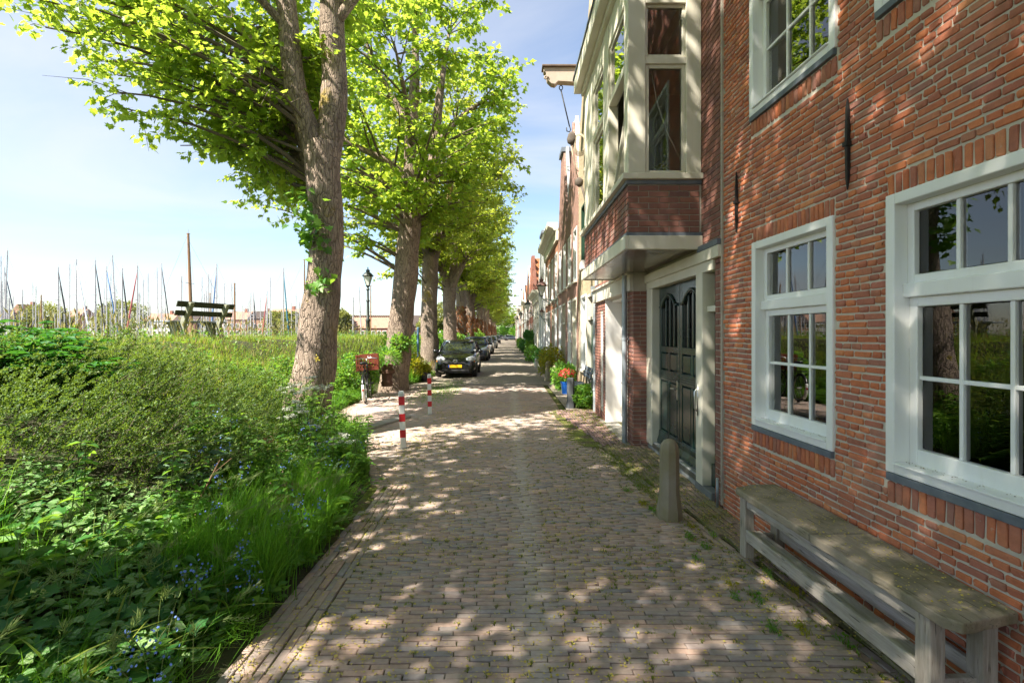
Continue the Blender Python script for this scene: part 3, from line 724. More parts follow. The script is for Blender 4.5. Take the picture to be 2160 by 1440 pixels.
# ------------------------------------------------------------------ the red brick house
HA_ROT = math.atan2(-1, .0324)
hA = tag(empty('brick_house', (2.08, 4.81, 0), HA_ROT), 'old house of handmade red brick with white sash windows and a wooden bench before it', 'house')
MA = Matrix.Translation((2.08, 4.81, 0)) @ Matrix.Rotation(HA_ROT, 4, 'Z')
WA = [(.55, 1.563, .93, 2.475), (2.0, 3.20, .93, 2.475), (.51, 1.585, 3.56, 5.0), (1.916, 3.0, 3.56, 5.0)]
holes = []
for (a, b, c, d) in WA: holes.append((a - .004, b + .004, c - .165, d + .118))
mb = MB(); holed(mb, 0, 7.2, -.1, 6.6, .009, WA, .16)
wall = mb.build('wall', MORTAR_A, hA)
rgA = np.random.default_rng(33)
rects = wall_bricks(.0, 4.3, -.02, 5.35, .0452, (.156, .082), .0108, holes, rgA)
sold = []
for (a, b, c, d) in WA:
    for zz0, zz1 in ((d + .006, d + .116), (c - .163, c - .05)):
        u = a - .004
        while u < b - .01:
            wv = .0505 * rgA.uniform(.94, 1.06); sold.append((u + .005, min(u + wv, b + .004) - .005, zz0, zz1)); u += wv
c, a, b, n, la, lb = rects_to(rects + sold, 0.0, .004, rgA, .006)
c[:, 1] += .002; c[:, 2] += .006 * np.sin(c[:, 0] * 2.2 + 1) + .003 * np.sin(c[:, 0] * 6)
lay_bricks(hA, c, a, b, n, la, lb, BRICK_A, depth=.02, ch=.0034, jit=.0026, k8=True, limit=300, world=MA, seed=8)
MB().box(4.3, 7.2, -.002, .2, -.1, 6.6).build('wall', m_brickwall('red_brickwork', (.36, .08, .032), (.20, .06, .045), (.30, .28, .23), .0485, .17), hA)
MB().box(0, 4.3, -.002, .2, 5.35, 6.6).build('wall', bpy.data.materials['red_brickwork'], hA)
MB().box(-.0, 7.2, .2, 8, 6.3, 6.7).build('roof', LEAD, hA)
MB().box(.001, 7.2, 7.8, 8, -.1, 6.3).build('rear_wall', bpy.data.materials['red_brickwork'], hA)
for i, (a, b, c, d) in enumerate(WA):
    wn = dutch_window(hA, a, b, c, d, 3 if i % 2 == 0 else 4, 1.90 + (c - .93), 1.976 + (c - .93))
room(hA, .05, 7, .24, 4.6, .15, 2.85); room(hA, .05, 7, .24, 4.6, 3.05, 5.9)
for (u0, u1, z0, z1) in ((.62, .84, .95, 2.42), (1.40, 1.52, .95, 2.42), (2.08, 2.34, .95, 2.42), (2.98, 3.15, .95, 2.42), (.56, .80, 3.6, 4.95), (1.38, 1.56, 3.6, 4.95)):
    curtain(hA, u0, u1, z0, z1, .175)
for u, z0, z1 in ((.287, 2.62, 3.17), (1.70, 2.60, 3.17)):
    zm = (z0 + z1) / 2; mb = MB()
    mb.loft([[(u + x * w_, -.012 + y * d_, z) for x, y in ((-1, -1), (1, -1), (1, 1), (-1, 1))] for z, w_, d_ in ((z0, .003, .004), (z0 + .07, .010, .009), (zm - .03, .011, .012), (zm, .013, .014), (zm + .03, .011, .012), (z1 - .07, .010, .009), (z1, .003, .004))])
    mb.box(u - .020, u + .020, -.034, .01, zm - .014, zm + .014)
    mb.build('wall_anchor', IRON, hA, bevel=.002)
mb = MB(); mb.box(-.012, .012, -.018, .006, .05, 6.5); mb.build('corner_joint', MORTAR_B, hA)
mb = MB(); mb.tube([(-.03, -.04, .02), (-.03, -.04, .30)], .014, 8); mb.build('drain_pipe', ZINC, hA, smooth=True)
# cushion and lamp on the inner sill of the wide window
PLUSH = m_noise('white_plush', (.62, .60, .56), (.45, .42, .38), 30, .95, .8, 60, bdist=.02)
mb = MB(); rgq = np.random.default_rng(2); prof = []
mb.ball((0, 0, .11), .15, 14, .75); cu = mb.build('cushion', PLUSH, None, smooth=True)
cu.matrix_world = MA @ Matrix.Translation((2.72, .34, .93)); tag(cu, 'fluffy white cushion lying inside the wide ground floor window', 'cushion')
v = rdir(900); P = v * np.array([.15, .15, .11]) + np.array([0, 0, .11]); fz = blades(P, .015, v[:, :2] * .05, .006, 2); leafobj('fur', fz, PLUSH, cu)
mb = MB(); mb.box(-.8, .8, -.35, .35, .70, .74)
for sx in (-1, 1):
    for sy in (-1, 1): mb.box(sx * .74 - .03, sx * .74 + .03, sy * .29 - .03, sy * .29 + .03, 0, .70)
tb = mb.build('dining_table', m_noise('table_wood', (.25, .15, .08), (.18, .10, .05), 6, .5, .1), None, bevel=.005); tb.matrix_world = MA @ Matrix.Translation((2.3, 1.5, .152)); tag(tb, 'wooden table in the dim room behind the wide window', 'table')

# ------------------------------------------------------------------ the house with the bay window
hB = tag(empty('bay_window_house', (2.08, 4.81, 0), -PI / 2), 'brown brick house with overhanging cream bay window, black double doors and a garage', 'house')
MBm = Matrix.Translation((2.08, 4.81, 0)) @ Matrix.Rotation(-PI / 2, 4, 'Z')
mb = MB()
holed(mb, -5.79, -.006, 2.34, 6.8, .009, [(-3.2, -.75, 3.45, 5.5)], .1)
mb.box(-.19, -.006, .009, .3, -.1, 2.45); mb.box(-5.79, -5.6, .02, .3, -.1, 6.8)
wallB = mb.build('wall', MORTAR_B, hB)
mb = MB()                                                             # projecting garage block
holed(mb, -5.79, -2.59, -.1, 2.72, -.211, [(-4.7, -2.95, -.1, 2.34), (-5.17, -4.93, .25, 2.1)], .12)
mb.add([(-2.599, -.211, -.1), (-2.599, .3, -.1), (-2.599, .3, 2.72), (-2.599, -.211, 2.72)], [(0, 1, 2, 3)])
mb.add([(-5.79, -.211, 2.72), (-2.599, -.211, 2.72), (-2.599, .2, 2.72), (-5.79, .2, 2.72)], [(0, 1, 2, 3)])
mb.add([(-5.79, -.211, -.1), (-5.79, .3, -.1), (-5.79, .3, 2.72), (-5.79, -.211, 2.72)], [(0, 1, 2, 3)])
mb.build('garage_wall', MORTAR_B, hB)
CO, LN, JT = .0615, .218, .010
C, A_, B_, N_, LA, LB = [[] for _ in range(6)]
def add_face(rects, f):
    """f maps (u, z) on the face to a local point; gives axes too"""
    for (u0, u1, z0, z1) in rects:
        p, a, nn = f((u0 + u1) / 2, (z0 + z1) / 2); C.append(p); A_.append(a); B_.append((0, 0, 1)); N_.append(nn); LA.append((u1 - u0) / 2); LB.append((z1 - z0) / 2)
front = lambda y: (lambda u, z: ((u, y, z), (1, 0, 0), (0, -1, 0)))
sidef = lambda x: (lambda u, z: ((x, u, z), (0, 1, 0), (1, 0, 0)))
rgB = np.random.default_rng(44)
add_face(wall_bricks(-.62, -.014, 2.60, 5.9, CO, (LN,), JT, (), rgB, 'run'), front(0))
add_face(wall_bricks(-.188, -.014, .0, 2.45, CO, (.172,), JT, (), rgB, 'run'), front(0))
add_face(wall_bricks(-.218, .02, .0, 2.34, CO, (LN,), JT, (), rgB, 'run'), sidef(-2.59))
add_face(wall_bricks(-2.94, -2.60, .0, 2.34, CO, (LN,), JT, (), rgB, 'run'), front(-.22))
add_face(wall_bricks(-5.79, -4.71, .0, 2.34, CO, (LN,), JT, [(-5.19, -4.91, .24, 2.12)], rgB, 'run'), front(-.22))
add_face(wall_bricks(-5.79, -2.60, 2.60, 2.74, CO, (LN,), JT, (), rgB, 'run'), front(-.22))
add_face(wall_bricks(-.785, -.02, 2.787, 3.30, .0635, (LN,), JT, (), rgB, 'run'), sidef(-.53))
bay_n = len(C)
add_face(wall_bricks(-3.55, -.535, 2.787, 3.30, .0635, (LN,), JT, (), rgB, 'run'), front(-.79))
arr = [np.array(q, float) for q in (C, A_, B_, N_, LA, LB)]
lay_bricks(hB, *[q[:bay_n] for q in arr], BRICK_B, depth=.015, ch=.002, jit=.0007, k8=False, limit=300, world=MBm, seed=9)
MB().box(-3.54, -.54, -.78, .0, 2.77, 3.32).build('bay_apron', MORTAR_B, hB)
lay_bricks(bpy.data.objects['bay_apron'], *[q[bay_n:] for q in arr], BRICK_B2, depth=.015, ch=.002, jit=.0007, k8=False, limit=140, world=MBm, seed=10)
# cream beams
mb = MB(); mb.box(-2.60, -.004, -.05, .02, 2.45, 2.567); mb.box(-2.60, -.19, -.022, .1, 2.345, 2.45); mb.build('door_beam', CREAM, hB, bevel=.006)
MB().box(-.52, -.004, -.058, .01, 2.568, 2.625).build('flashing', LEAD, hB, bevel=.003)
mb = MB(); mb.box(-5.80, -2.62, -.262, -.2, 2.345, 2.585); mb.box(-5.82, -2.61, -.30, -.2, 2.586, 2.63); mb.build('garage_beam', CREAM2, hB, bevel=.006)
# bay
bay = MB()
for (u0, u1, y0, y1) in ((-3.60, -.49, -.835, -.795), (-.53, -.49, -.795, -.002), (-3.60, -3.56, -.795, -.002)): bay.box(u0, u1, y0, y1, 2.60, 2.748)
bay.box(-3.62, -.47, -.86, -.002, 3.346, 3.41)                        # sill
for (u0, u1, y0, y1) in ((-.72, -.53, -.79, -.60), (-1.93, -1.58, -.79, -.66), (-3.55, -2.76, -.79, -.66), (-.66, -.53, -.165, -.002)): bay.box(u0, u1, y0, y1, 3.41, 5.70)
bay.box(-.63, -.535, -.60, -.165, 4.60, 4.675); bay.box(-.63, -.535, -.60, -.165, 5.25, 5.70)
for u0, u1 in ((-1.58, -.72), (-2.76, -1.93)): bay.box(u0, u1, -.785, -.68, 4.61, 4.70); bay.box(u0, u1, -.785, -.68, 5.36, 5.70)
bay.box(-3.55, -3.45, -.66, -.002, 3.41, 5.70)
bay.box(-3.60, -.48, -.84, -.002, 5.70, 5.79); bay.box(-3.70, -.38, -.95, -.002, 5.79, 6.02)
bay_o = bay.build('bay_window', CREAM, hB, bevel=.007)
MB().box(-3.56, -.535, -.794, -.004, 2.612, 2.64).build('soffit', SOFFIT, bay_o)
mb = MB()
for u0, u1, y0, y1, z0, z1 in ((-3.57, -.515, -.81, -.79, 2.7485, 2.787), (-.535, -.515, -.79, -.004, 2.7485, 2.787), (-3.57, -.515, -.81, -.79, 3.302, 3.345), (-.535, -.515, -.79, -.004, 3.302, 3.345)): mb.box(u0, u1, y0, y1, z0, z1)
mb.build('flashing', LEAD, bay_o, bevel=.003)
MB().box(-3.72, -.36, -.97, -.002, 6.021, 6.05).build('roof', LEAD, bay_o)
def sash_side(x, y0, y1, z0, z1, wd):                                 # sash facing along the street
    mb = MB(); mb.box(x - .02, x + .02, y0, y0 + wd, z0, z1); mb.box(x - .02, x + .02, y1 - wd, y1, z0, z1); mb.box(x - .02, x + .02, y0 + wd, y1 - wd, z0, z0 + wd * 1.2); mb.box(x - .02, x + .02, y0 + wd, y1 - wd, z1 - wd, z1)
    mb.build('sash', CREAM, bay_o, bevel=.005)
    MB().box(x - .003, x + .003, y0 + wd, y1 - wd, z0 + wd * 1.2, z1 - wd).build('pane', GLASS, bay_o)
sash_side(-.585, -.60, -.165, 4.675, 5.25, .032); sash_side(-.575, -.60, -.165, 3.41, 4.60, .042)
for u0, u1, tilt in ((-1.58, -.72, 1), (-2.76, -1.93, 0)):
    frame_ring(MB(), u0, u1, 4.70, 5.36, .045, -.765, -.72).build('sash', CREAM, bay_o, bevel=.005)
    MB().box(u0 + .045, u1 - .045, -.746, -.74, 4.745, 5.315).build('pane', GLASS, bay_o)
    s = frame_ring(MB(), u0, u1, 0, 1.2, .055, -.022, .022).build('sash', CREAM, bay_o, bevel=.005, loc=(0, -.735, 3.412), rot=(R(-9) * tilt, 0, 0))
    MB().box(u0 + .055, u1 - .055, -.003, .003, .055, 1.145).build('pane', GLASS, bay_o, loc=(0, -.735, 3.412), rot=(R(-9) * tilt, 0, 0))
# bay interior: floor, ceiling, inner back wall
mb = MB(); mb.add([(-3.5, -.7, 3.415), (-.6, -.7, 3.415), (-.6, 3.4, 3.415), (-3.5, 3.4, 3.415), (-3.5, -.7, 5.69), (-.6, -.7, 5.69), (-.6, 3.4, 5.69), (-3.5, 3.4, 5.69)], [(0, 1, 2, 3), (4, 7, 6, 5), (2, 3, 7, 6)])
mb.add([(-.6, .1, 3.415), (-.6, 3.4, 3.415), (-.6, 3.4, 5.69), (-.6, .1, 5.69)], [(0, 1, 2, 3)]); mb.add([(-3.5, .1, 3.415), (-3.5, 3.4, 3.415), (-3.5, 3.4, 5.69), (-3.5, .1, 5.69)], [(0, 1, 2, 3)])
mb.build('interior', m_plain('bay_room', (.42, .40, .36), .9), hB)
mb = MB(); mb.tube([(-.75, -.5, 4.75), (-.74, -.42, 4.3), (-.75, -.30, 3.95), (-.76, -.12, 3.6)], .008, 6); mb.build('blind_cord', CURTAIN, bay_o, smooth=True)
MB().loft([[(-3.66, -.80 + s_, 2.80 + t_) for s_, t_ in ((-.06, 0), (.06, 0), (.06, .14), (-.06, .10))], [(-3.56, -.80 + s_, 2.80 + t_) for s_, t_ in ((-.04, 0), (.04, 0), (.04, .14), (-.04, .14))]]).build('vent_cowl', WHITE, hB)
# downpipes
mb = MB(); mb.tube([(-2.84, -.285, .03), (-2.84, -.285, 2.60)], .040, 14)
for z in (.45, .95, 1.62, 2.2): mb.lathe([(.047, -.018), (.05, 0), (.047, .018)], (-2.84, -.285, z), 14)
mb.box(-2.86, -2.82, -.27, -.2, 1.60, 1.64); mb.build('downpipe', ZINC, hB, smooth='auto')
mb = MB(); mb.tube([(-5.90, -.2, .03), (-5.90, -.2, 2.35), (-5.90, -.22, 2.55)], .045, 12); mb.loft([[(-5.9 + sx * w_, -.22 + sy * w_ * .8, z) for sx, sy in ((-1, -1), (1, -1), (1, 1), (-1, 1))] for z, w_ in ((2.5, .05), (2.6, .075), (2.72, .08))])
for z in (.5, 1.7): mb.lathe([(.052, -.02), (.056, 0), (.052, .02)], (-5.9, -.2, z), 12)
mb.tube([(-5.90, -.17, 2.7), (-5.90, -.1, 6.4)], .04, 10); mb.build('downpipe', ZINC, hB, smooth='auto')
# garage: jambs, panelled door, sill slab, narrow side window
mb = MB(); mb.box(-4.70, -4.66, -.215, .15, .02, 2.338); mb.box(-2.99, -2.95, -.215, .15, .02, 2.338); mb.box(-4.66, -2.99, -.10, .15, 2.30, 2.338); mb.build('garage_jamb', GARAGE, hB, bevel=.004)
for i in range(4):
    x0 = -4.66 + i * (1.67 / 4); g = MB().box(x0 + .004, x0 + 1.67 / 4 - .004, .09, .13, .03, 2.299).build('garage_panel', GARAGE, hB, bevel=.006)
MB().box(-4.9, -2.7, -.30, .0, .0, .035).build('door_slab', CONCRETE, hB, bevel=.01)
gw = frame_ring(MB(), -5.17, -4.93, .25, 2.1, .035, -.2, -.12).build('window', GARAGE, hB, bevel=.004)
MB().box(-5.135, -4.965, -.16, -.155, .285, 1.62).build('pane', m_plain('frosted_glass', (.55, .56, .54), .35), gw); MB().box(-5.14, -4.96, -.19, -.13, 1.6, 1.65).build('transom', GARAGE, gw)
# door frame and the black double doors
MB().box(-2.58, -2.30, -.02, .14, .10, 2.345).build('door_post', CREAM, hB, bevel=.006); dp = MB().box(-.62, -.44, -.03, .14, .10, 2.345).build('door_post', CREAM, hB, bevel=.006); MB().box(-.439, -.19, .02, .12, 1.93, 1.99).build('transom', CREAM, hB, bevel=.006)
MB().box(-2.58, -.62, .0, .2, .0, .155).build('threshold', m_noise('zinc_grille', (.36, .37, .37), (.25, .26, .27), 10, .5, .2), hB, bevel=.005)
for i in range(44): MB().box(-2.56 + i * .044, -2.54 + i * .044, -.012, .003, .085, .145).build('grille_bar', STEEL, bpy.data.objects['threshold'])
MB().box(-.63, -.19, -.035, .2, .0, .10).build('door_step', m_noise('bluestone_step', (.2, .21, .22), (.15, .16, .17), 6, .6, .2), hB, bevel=.006)
def leaf(u0, u1, flip):
    y0, y1 = .085, .135; z0, z1 = .156, 2.343; W = u1 - u0; st = .085
    mb = MB(); mb.box(u0 + .003, u1 - .003, y0 + .03, y1, z0, 1.50)
    mb.box(u0 + .003, u0 + st, y0, y1, z0, z1); mb.box(u1 - st, u1 - .003, y0, y1, z0, z1)
    mb.box(u0 + st, u1 - st, y0, y1, 1.06, 1.20); mb.box(u0 + st, u1 - st, y0, y1, 1.45, 1.53); mb.box(u0 + st, u1 - st, y0, y1, z0, .36)
    m_ = (u0 + u1) / 2; mb.box(m_ - .028, m_ + .028, y0, y1, .36, 1.06); mb.box(m_ - .028, m_ + .028, y0, y1, 1.20, 1.45)
    ar = [(u0 + st, z1)] + [(u0 + st + (W - 2 * st) * t, 2.06 + .13 * math.sin(PI * t) ** .8) for t in [i / 12 for i in range(13)]] + [(u1 - st, z1)]
    mb.prism(ar, y0, y1)
    d = mb.build('door', BLACKGREEN, hB, bevel=.006)
    mb = MB(); pts = [Vector((u0 + st * .8 + (W - 1.6 * st) * t, y0 - .006, 2.075 + .15 * math.sin(PI * min(1, max(0, (t - .12) / .76))) ** .8)) for t in [i / 16 for i in range(17)]]
    mb.tube(pts, .022, 8); mb.build('arch_moulding', BLACKGREEN, d, smooth=True)
    for k in range(1, 4):
        x = u0 + st + (W - 2 * st) * k / 4; MB().box(x - .02, x + .02, y0 + .008, y1 - .02, 1.53, 2.19).build('glazing_bar', BLACKGREEN, d, bevel=.006)
    MB().box(u0 + st, u1 - st, y1 - .016, y1 - .01, 1.53, 2.2).build('pane', m_glass('door_glass', (.30, .33, .32), 1.2), d)
    for k in range(4): MB().box(u0 + .02, u1 - .02, y0 - .009, y0 + .002, 1.085 + k * .028, 1.102 + k * .028).build('fluting', BLACKGREEN, d, bevel=.004)
    for (a, b) in ((u0 + st, m_ - .028), (m_ + .028, u1 - st)):
        for (za, zb) in ((.36, 1.06), (1.20, 1.45)):
            e = .028; p = MB(); p.loft([[(a + .004, y0 + .026, za + .004), (b - .004, y0 + .026, za + .004), (b - .004, y0 + .026, zb - .004), (a + .004, y0 + .026, zb - .004)],
                              [(a + e, y0 + .002, za + e), (b - e, y0 + .002, za + e), (b - e, y0 + .002, zb - e), (a + e, y0 + .002, zb - e)]]); p.build('door_panel', BLACKGREEN, d, bevel=.003)
    k = MB(); k.prism([(y0 - .035, z0 + .002), (y0 + .002, z0 + .002), (y0 + .002, .34), (y0 - .008, .34), (y0 - .012, .27), (y0 - .035, .20)], u0 + .01, u1 - .01, 'yz'); k.build('kick_board', BLACKGREEN, d, bevel=.004)
    return d
dl = leaf(-2.30, -1.462, 0); dr = leaf(-1.458, -.62, 1)
mb = MB(); mb.box(-1.545, -1.512, .074, .086, .86, 1.10); mb.tube([(-1.53, .08, 1.0), (-1.53, .035, 1.0), (-1.56, .03, 1.0), (-1.64, .03, .995)], .009, 8); mb.build('handle', STEEL, dl, bevel=.002)
mb = MB(); mb.box(-.575, -.545, -.036, -.029, .82, 1.18); mb.tube([(-.56, -.03, .86), (-.56, -.065, .90), (-.56, -.065, 1.08), (-.56, -.03, 1.12)], .008, 8); mb.build('pull_handle', STEEL, hB, smooth=True)
sd = MB().box(-.437, -.193, .10, .14, .101, 1.93).box(-.437, -.193, .10, .14, 1.99, 2.345).build('side_door', BLACKGREEN, hB, bevel=.006)
MB().box(-.40, -.22, .093, .101, 2.03, 2.30).build('pane', m_plain('dark_gloss_pane', (.01, .012, .012), .03), sd)
MB().box(-.43, -.20, .06, .10, .10, .34).build('kick_board', BLACKGREEN, sd, bevel=.01)
room(hB, -2.5, -.3, .16, 2.5, .1, 2.4)
MB().box(-5.79, -.01, .15, 7.5, 6.75, 6.9).build('roof', LEAD, hB)
MB().box(-5.79, -.01, 7.2, 7.4, 0, 6.7).build('rear_wall', BRICK_B, hB)
plant_pts = []
# potted herb on the bay's inner sill
hp = tag(empty('potted_plant', MBm @ Vector((-.72, -.38, 3.42))), 'small leafy plant on the sill inside the side pane of the bay', 'plant')
MB().lathe([(.035, 0), (.05, .07), (.046, .07)], n=12).build('pot', m_plain('plain_pot', (.3, .3, .28), .6), hp)
q = rdir(90, None, 0, 1) * RNG.uniform(.03, .10, 90)[:, None] + np.array([0, 0, .07]); leafobj('foliage', scatter(T_ovate(), q, rdir(90), rdir(90, None, .3, 1), .035), LEAF_YEL, hp)
# ------------------------------------------------------------------ the houses farther along the street
FW = {
 'yellow': m_brickwall('pale_yellow_brick', (.44, .35, .22), (.33, .25, .155), (.42, .38, .30), .055, .19, tint=(.25, .19, .12)),
 'brown': m_brickwall('red_brown_brick', (.30, .15, .115), (.22, .12, .095), (.46, .40, .33), .058, .2, joint=.09),
 'orange': m_brickwall('orange_brick', (.36, .14, .07), (.28, .11, .06), (.42, .36, .29), .058, .2, joint=.09),
 'cream': m_paint('cream_render', (.62, .57, .47), .7, dirt=.25), 'grey': m_paint('grey_render', (.46, .47, .47), .7, dirt=.2), 'white': m_paint('white_render', (.68, .68, .66), .7, dirt=.15),
 'far': m_brickwall('muted_far_tile', (.44, .25, .17), (.36, .20, .14), (.25, .16, .12), .2, .3, joint=.12),
 'red': m_brickwall('plain_red_brick', (.32, .10, .06), (.24, .08, .055), (.38, .33, .27), .058, .2, joint=.09)}
TILE_O = m_brickwall('orange_roof_tile', (.42, .15, .05), (.30, .11, .045), (.10, .045, .025), .16, .22, joint=.12)
TILE_D = m_brickwall('dark_roof_tile', (.10, .075, .065), (.07, .055, .05), (.03, .025, .02), .16, .22, joint=.12)
GREENFRAME = m_paint('dark_green_paint', (.02, .055, .035), .3)
DOORMATS = [m_paint('green_door', (.02, .06, .04), .3), m_paint('brown_door', (.12, .06, .03), .35), m_paint('white_door', (.66, .66, .63), .35), m_paint('blue_door', (.04, .07, .12), .3)]
def small_window(h, u0, u1, z0, z1, cols, rows, frame=None, deep=.10):
    f = frame_ring(MB(), u0, u1, z0, z1, .055, -.012, .12).build('window', frame or WHITE, h)
    MB().box(u0 - .04, u1 + .04, -.07, .0, z0 - .07, z0 - .003).build('sill', CREAM2, f)
    frame_ring(MB(), u0 + .055, u1 - .055, z0 + .055, z1 - .055, .04, .05, .09).build('sash', frame or WHITE, f)
    glaze(f, u0 + .095, u1 - .095, z0 + .095, z1 - .095, cols, rows, .07, .03, GLASS_FAR, mat=frame or WHITE)
    return f
def row_house(name, label, yn, yf, X, H, mat, wins, doors, top, trim=None, roof=None, peak=2.6, ghost=None, cap=None):
    W = yf - yn; trim = trim or CREAM
    h = tag(empty(name, (X, yn, 0), -PI / 2), label, 'house')
    holes = [w[:4] for w in wins] + [(d[0], d[1], .0, d[2]) for d in doors]
    mb = MB(); holed(mb, -W, -.003, -.1, H, 0, holes, .16)
    if top in ('gable', 'spout', 'step'):
        if top == 'gable': poly = [(-W, H), (-.003, H), (-W / 2, H + peak)]
        elif top == 'spout': poly = [(-W, H), (-.003, H), (-W * .36, H + peak), (-W * .64, H + peak)]
        else:
            n = 4; poly = [(-W, H), (-.003, H)] + [q for i in range(n) for q in ((-(i + .0) * W / 2 / n - .003, H + (i + 1) * peak / n), (-(i + 1) * W / 2 / n, H + (i + 1) * peak / n))] + [q for i in range(n - 1, -1, -1) for q in ((-W + (i + 1) * W / 2 / n, H + (i + 1) * peak / n), (-W + i * W / 2 / n, H + (i + 1) * peak / n))]
        mb.prism(poly, 0, .28)
    mb.box(-.003, -.02, .001, 7, -.1, H); mb.box(-W, -W + .02, .001, 7, -.1, H)
    mb.build('wall', mat, h)
    if top in ('gable', 'spout', 'step'):
        r = MB(); r.prism([(-W - .02, H - .02), (.01, H - .02), (-W / 2, H + peak * .96)], .29, 7.2); r.build('roof', roof or TILE_O, h)
        if top != 'step':
            xa = -W / 2 if top == 'gable' else -W * .36; xb = -W / 2 if top == 'gable' else -W * .64
            for p, q in (((.02, H - .05), (xa, H + peak + .02)), ((-W - .02, H - .05), (xb, H + peak + .02))):
                MB().bar((p[0], .12, p[1]), (q[0], .12, q[1]), .46, .09, up=(0, 1, 0)).build('coping', ghost or WHITE, h)
            if top == 'spout': MB().box(-W * .66, -W * .34, -.08, .34, H + peak - .02, H + peak + .14).build('cap_stone', cap or LEAD, h)
    else:
        c = MB(); c.box(-W - .02, .02, -.10, .2, H - .5, H - .1); c.prism([(0, H - .1), (-.18, H - .1), (-.22, H - .02), (-.42, H + .06), (-.45, H + .22), (0, H + .22)], -W - .03, .03, 'yz'); c.build('cornice', trim, h, bevel=.01)
        r = MB(); r.prism([(.2, H + .2), (3.5, H + 2.4), (6.8, H + .2)], -W, -.003, 'yz'); r.build('roof', roof or TILE_D, h)
    for w in wins: small_window(h, *w)
    for i, d in enumerate(doors):
        f = MB(); f.box(d[0], d[0] + .06, -.01, .14, 0, d[2]); f.box(d[1] - .06, d[1], -.01, .14, 0, d[2]); f.box(d[0] + .06, d[1] - .06, -.01, .14, d[2] - .07, d[2]); f.box(d[0] + .06, d[1] - .06, -.01, .14, 2.05, 2.12)
        fo = f.build('door_frame', trim, h); MB().box(d[0] + .06, d[1] - .06, .08, .12, .05, 2.05).build('door', DOORMATS[d[3]], h, bevel=.01)
        MB().box(d[0] + .06, d[1] - .06, .09, .10, 2.12, d[2] - .07).build('pane', GLASS_FAR, fo); MB().box(d[0] - .02, d[1] + .02, -.2, .1, 0, .05).build('door_step', DARKSTONE, h)
    MB().box(-W + .05, -.05, .22, .3, .05, H - .1).build('interior', ROOM, h)
    return h
def wrow(W, z0, z1, n, wd, cols, rows, frame=None, off=0.0):
    g = W / n; return [(-W + g * (i + .5) - wd / 2 + off, -W + g * (i + .5) + wd / 2 + off, z0, z1, cols, rows, frame) for i in range(n)]
hC = row_house('hoist_house', 'pale yellow brick warehouse house with dark green windows and a hoist beam under its gable', 10.62, 14.38, 2.05, 7.2, FW['yellow'],
    [(-3.3, -2.35, .75, 2.75, 2, 3, None), (-1.0, -.35, .75, 2.75, 1, 3, None), (-3.2, -2.3, 3.5, 5.2, 2, 3, GREENFRAME), (-1.3, -.5, 3.5, 5.2, 2, 3, GREENFRAME), (-2.3, -1.4, 6.0, 7.1, 2, 2, GREENFRAME)], [(-2.15, -1.2, 2.7, 0)], 'gable', CREAM2, TILE_O, 2.9, ghost=FW['yellow'])
row_house('spout_gable_house', 'narrow red-brown brick house with steep gable edged in white coping', 14.42, 17.18, 2.05, 5.6, FW['brown'],
    wrow(2.76, 3.3, 4.9, 2, .8, 2, 3) + [(-2.5, -1.6, .7, 2.8, 2, 3, None)], [(-1.3, -.4, 2.8, 2)], 'gable', CREAM, TILE_O, 2.8)
row_house('spout_gable_house', 'red-brown brick house whose grey gable ends in a flat dark cap stone', 17.22, 20.18, 2.05, 5.5, FW['brown'],
    wrow(2.96, 3.3, 4.9, 2, .85, 2, 3) + [(-2.7, -1.75, .7, 2.8, 2, 3, None)], [(-1.4, -.5, 2.8, 1)], 'spout', CREAM2, TILE_D, 2.9, ghost=FW['grey'])
row_house('cornice_house', 'orange-brown brick house with deep cream cornice and tall first floor windows', 20.22, 26.9, 2.05, 6.0, FW['orange'],
    wrow(6.68, 3.2, 5.1, 4, .95, 2, 3) + [(-6.3, -5.2, .7, 2.8, 2, 3, None), (-4.9, -3.8, .7, 2.8, 2, 3, None), (-1.4, -.4, .7, 2.8, 2, 3, None)], [(-2.9, -1.9, 2.8, 0)], 'cornice', CREAM)
row_house('grey_gable_house', 'grey rendered house with tall narrow gable beyond the cornice house', 26.94, 33.0, 2.05, 5.4, FW['grey'],
    wrow(6.06, 3.0, 4.7, 3, .9, 2, 3) + wrow(6.06, .7, 2.5, 3, .9, 2, 3, None, -.2)[:2], [(-1.4, -.5, 2.6, 3)], 'spout', WHITE, TILE_D, 2.2)
row_house('low_cornice_house', 'low cream rendered house with curved cornice beyond the grey gable', 33.04, 40.0, 2.05, 4.4, FW['cream'],
    wrow(6.96, 2.9, 4.0, 3, .9, 2, 2) + wrow(6.96, .7, 2.4, 3, .9, 2, 2, None, -.2)[:2], [(-1.5, -.6, 2.5, 1)], 'cornice', CREAM)
row_house('step_gable_house', 'red brick house with orange tiled roof and stepped gable', 40.04, 47.0, 2.05, 5.6, FW['red'],
    wrow(6.96, 3.2, 4.9, 3, .95, 2, 3) + wrow(6.96, .7, 2.6, 3, .95, 2, 3, None, -.2)[:2], [(-1.5, -.6, 2.6, 0)], 'step', CREAM, TILE_O, 2.8)
kinds = [('row_house', 'brick house standing just beyond the stepped gable', 'brown', 'gable', 5.8), ('row_house', 'white rendered house with flat cornice deep in the street', 'white', 'cornice', 5.2), ('row_house', 'orange brick gabled house deep in the street', 'orange', 'gable', 5.6),
         ('row_house', 'cream rendered gabled house deep in the street', 'cream', 'spout', 5.5), ('row_house', 'red brick house with flat cornice deep in the street', 'red', 'cornice', 5.6), ('row_house', 'grey rendered house with plain cornice near the end of the street', 'grey', 'cornice', 5.0),
         ('row_house', 'yellow brick gabled house near the end of the street', 'yellow', 'gable', 5.4), ('row_house', 'last red-brown brick house before the trees close the street', 'brown', 'cornice', 5.6)]
y0 = 47.04
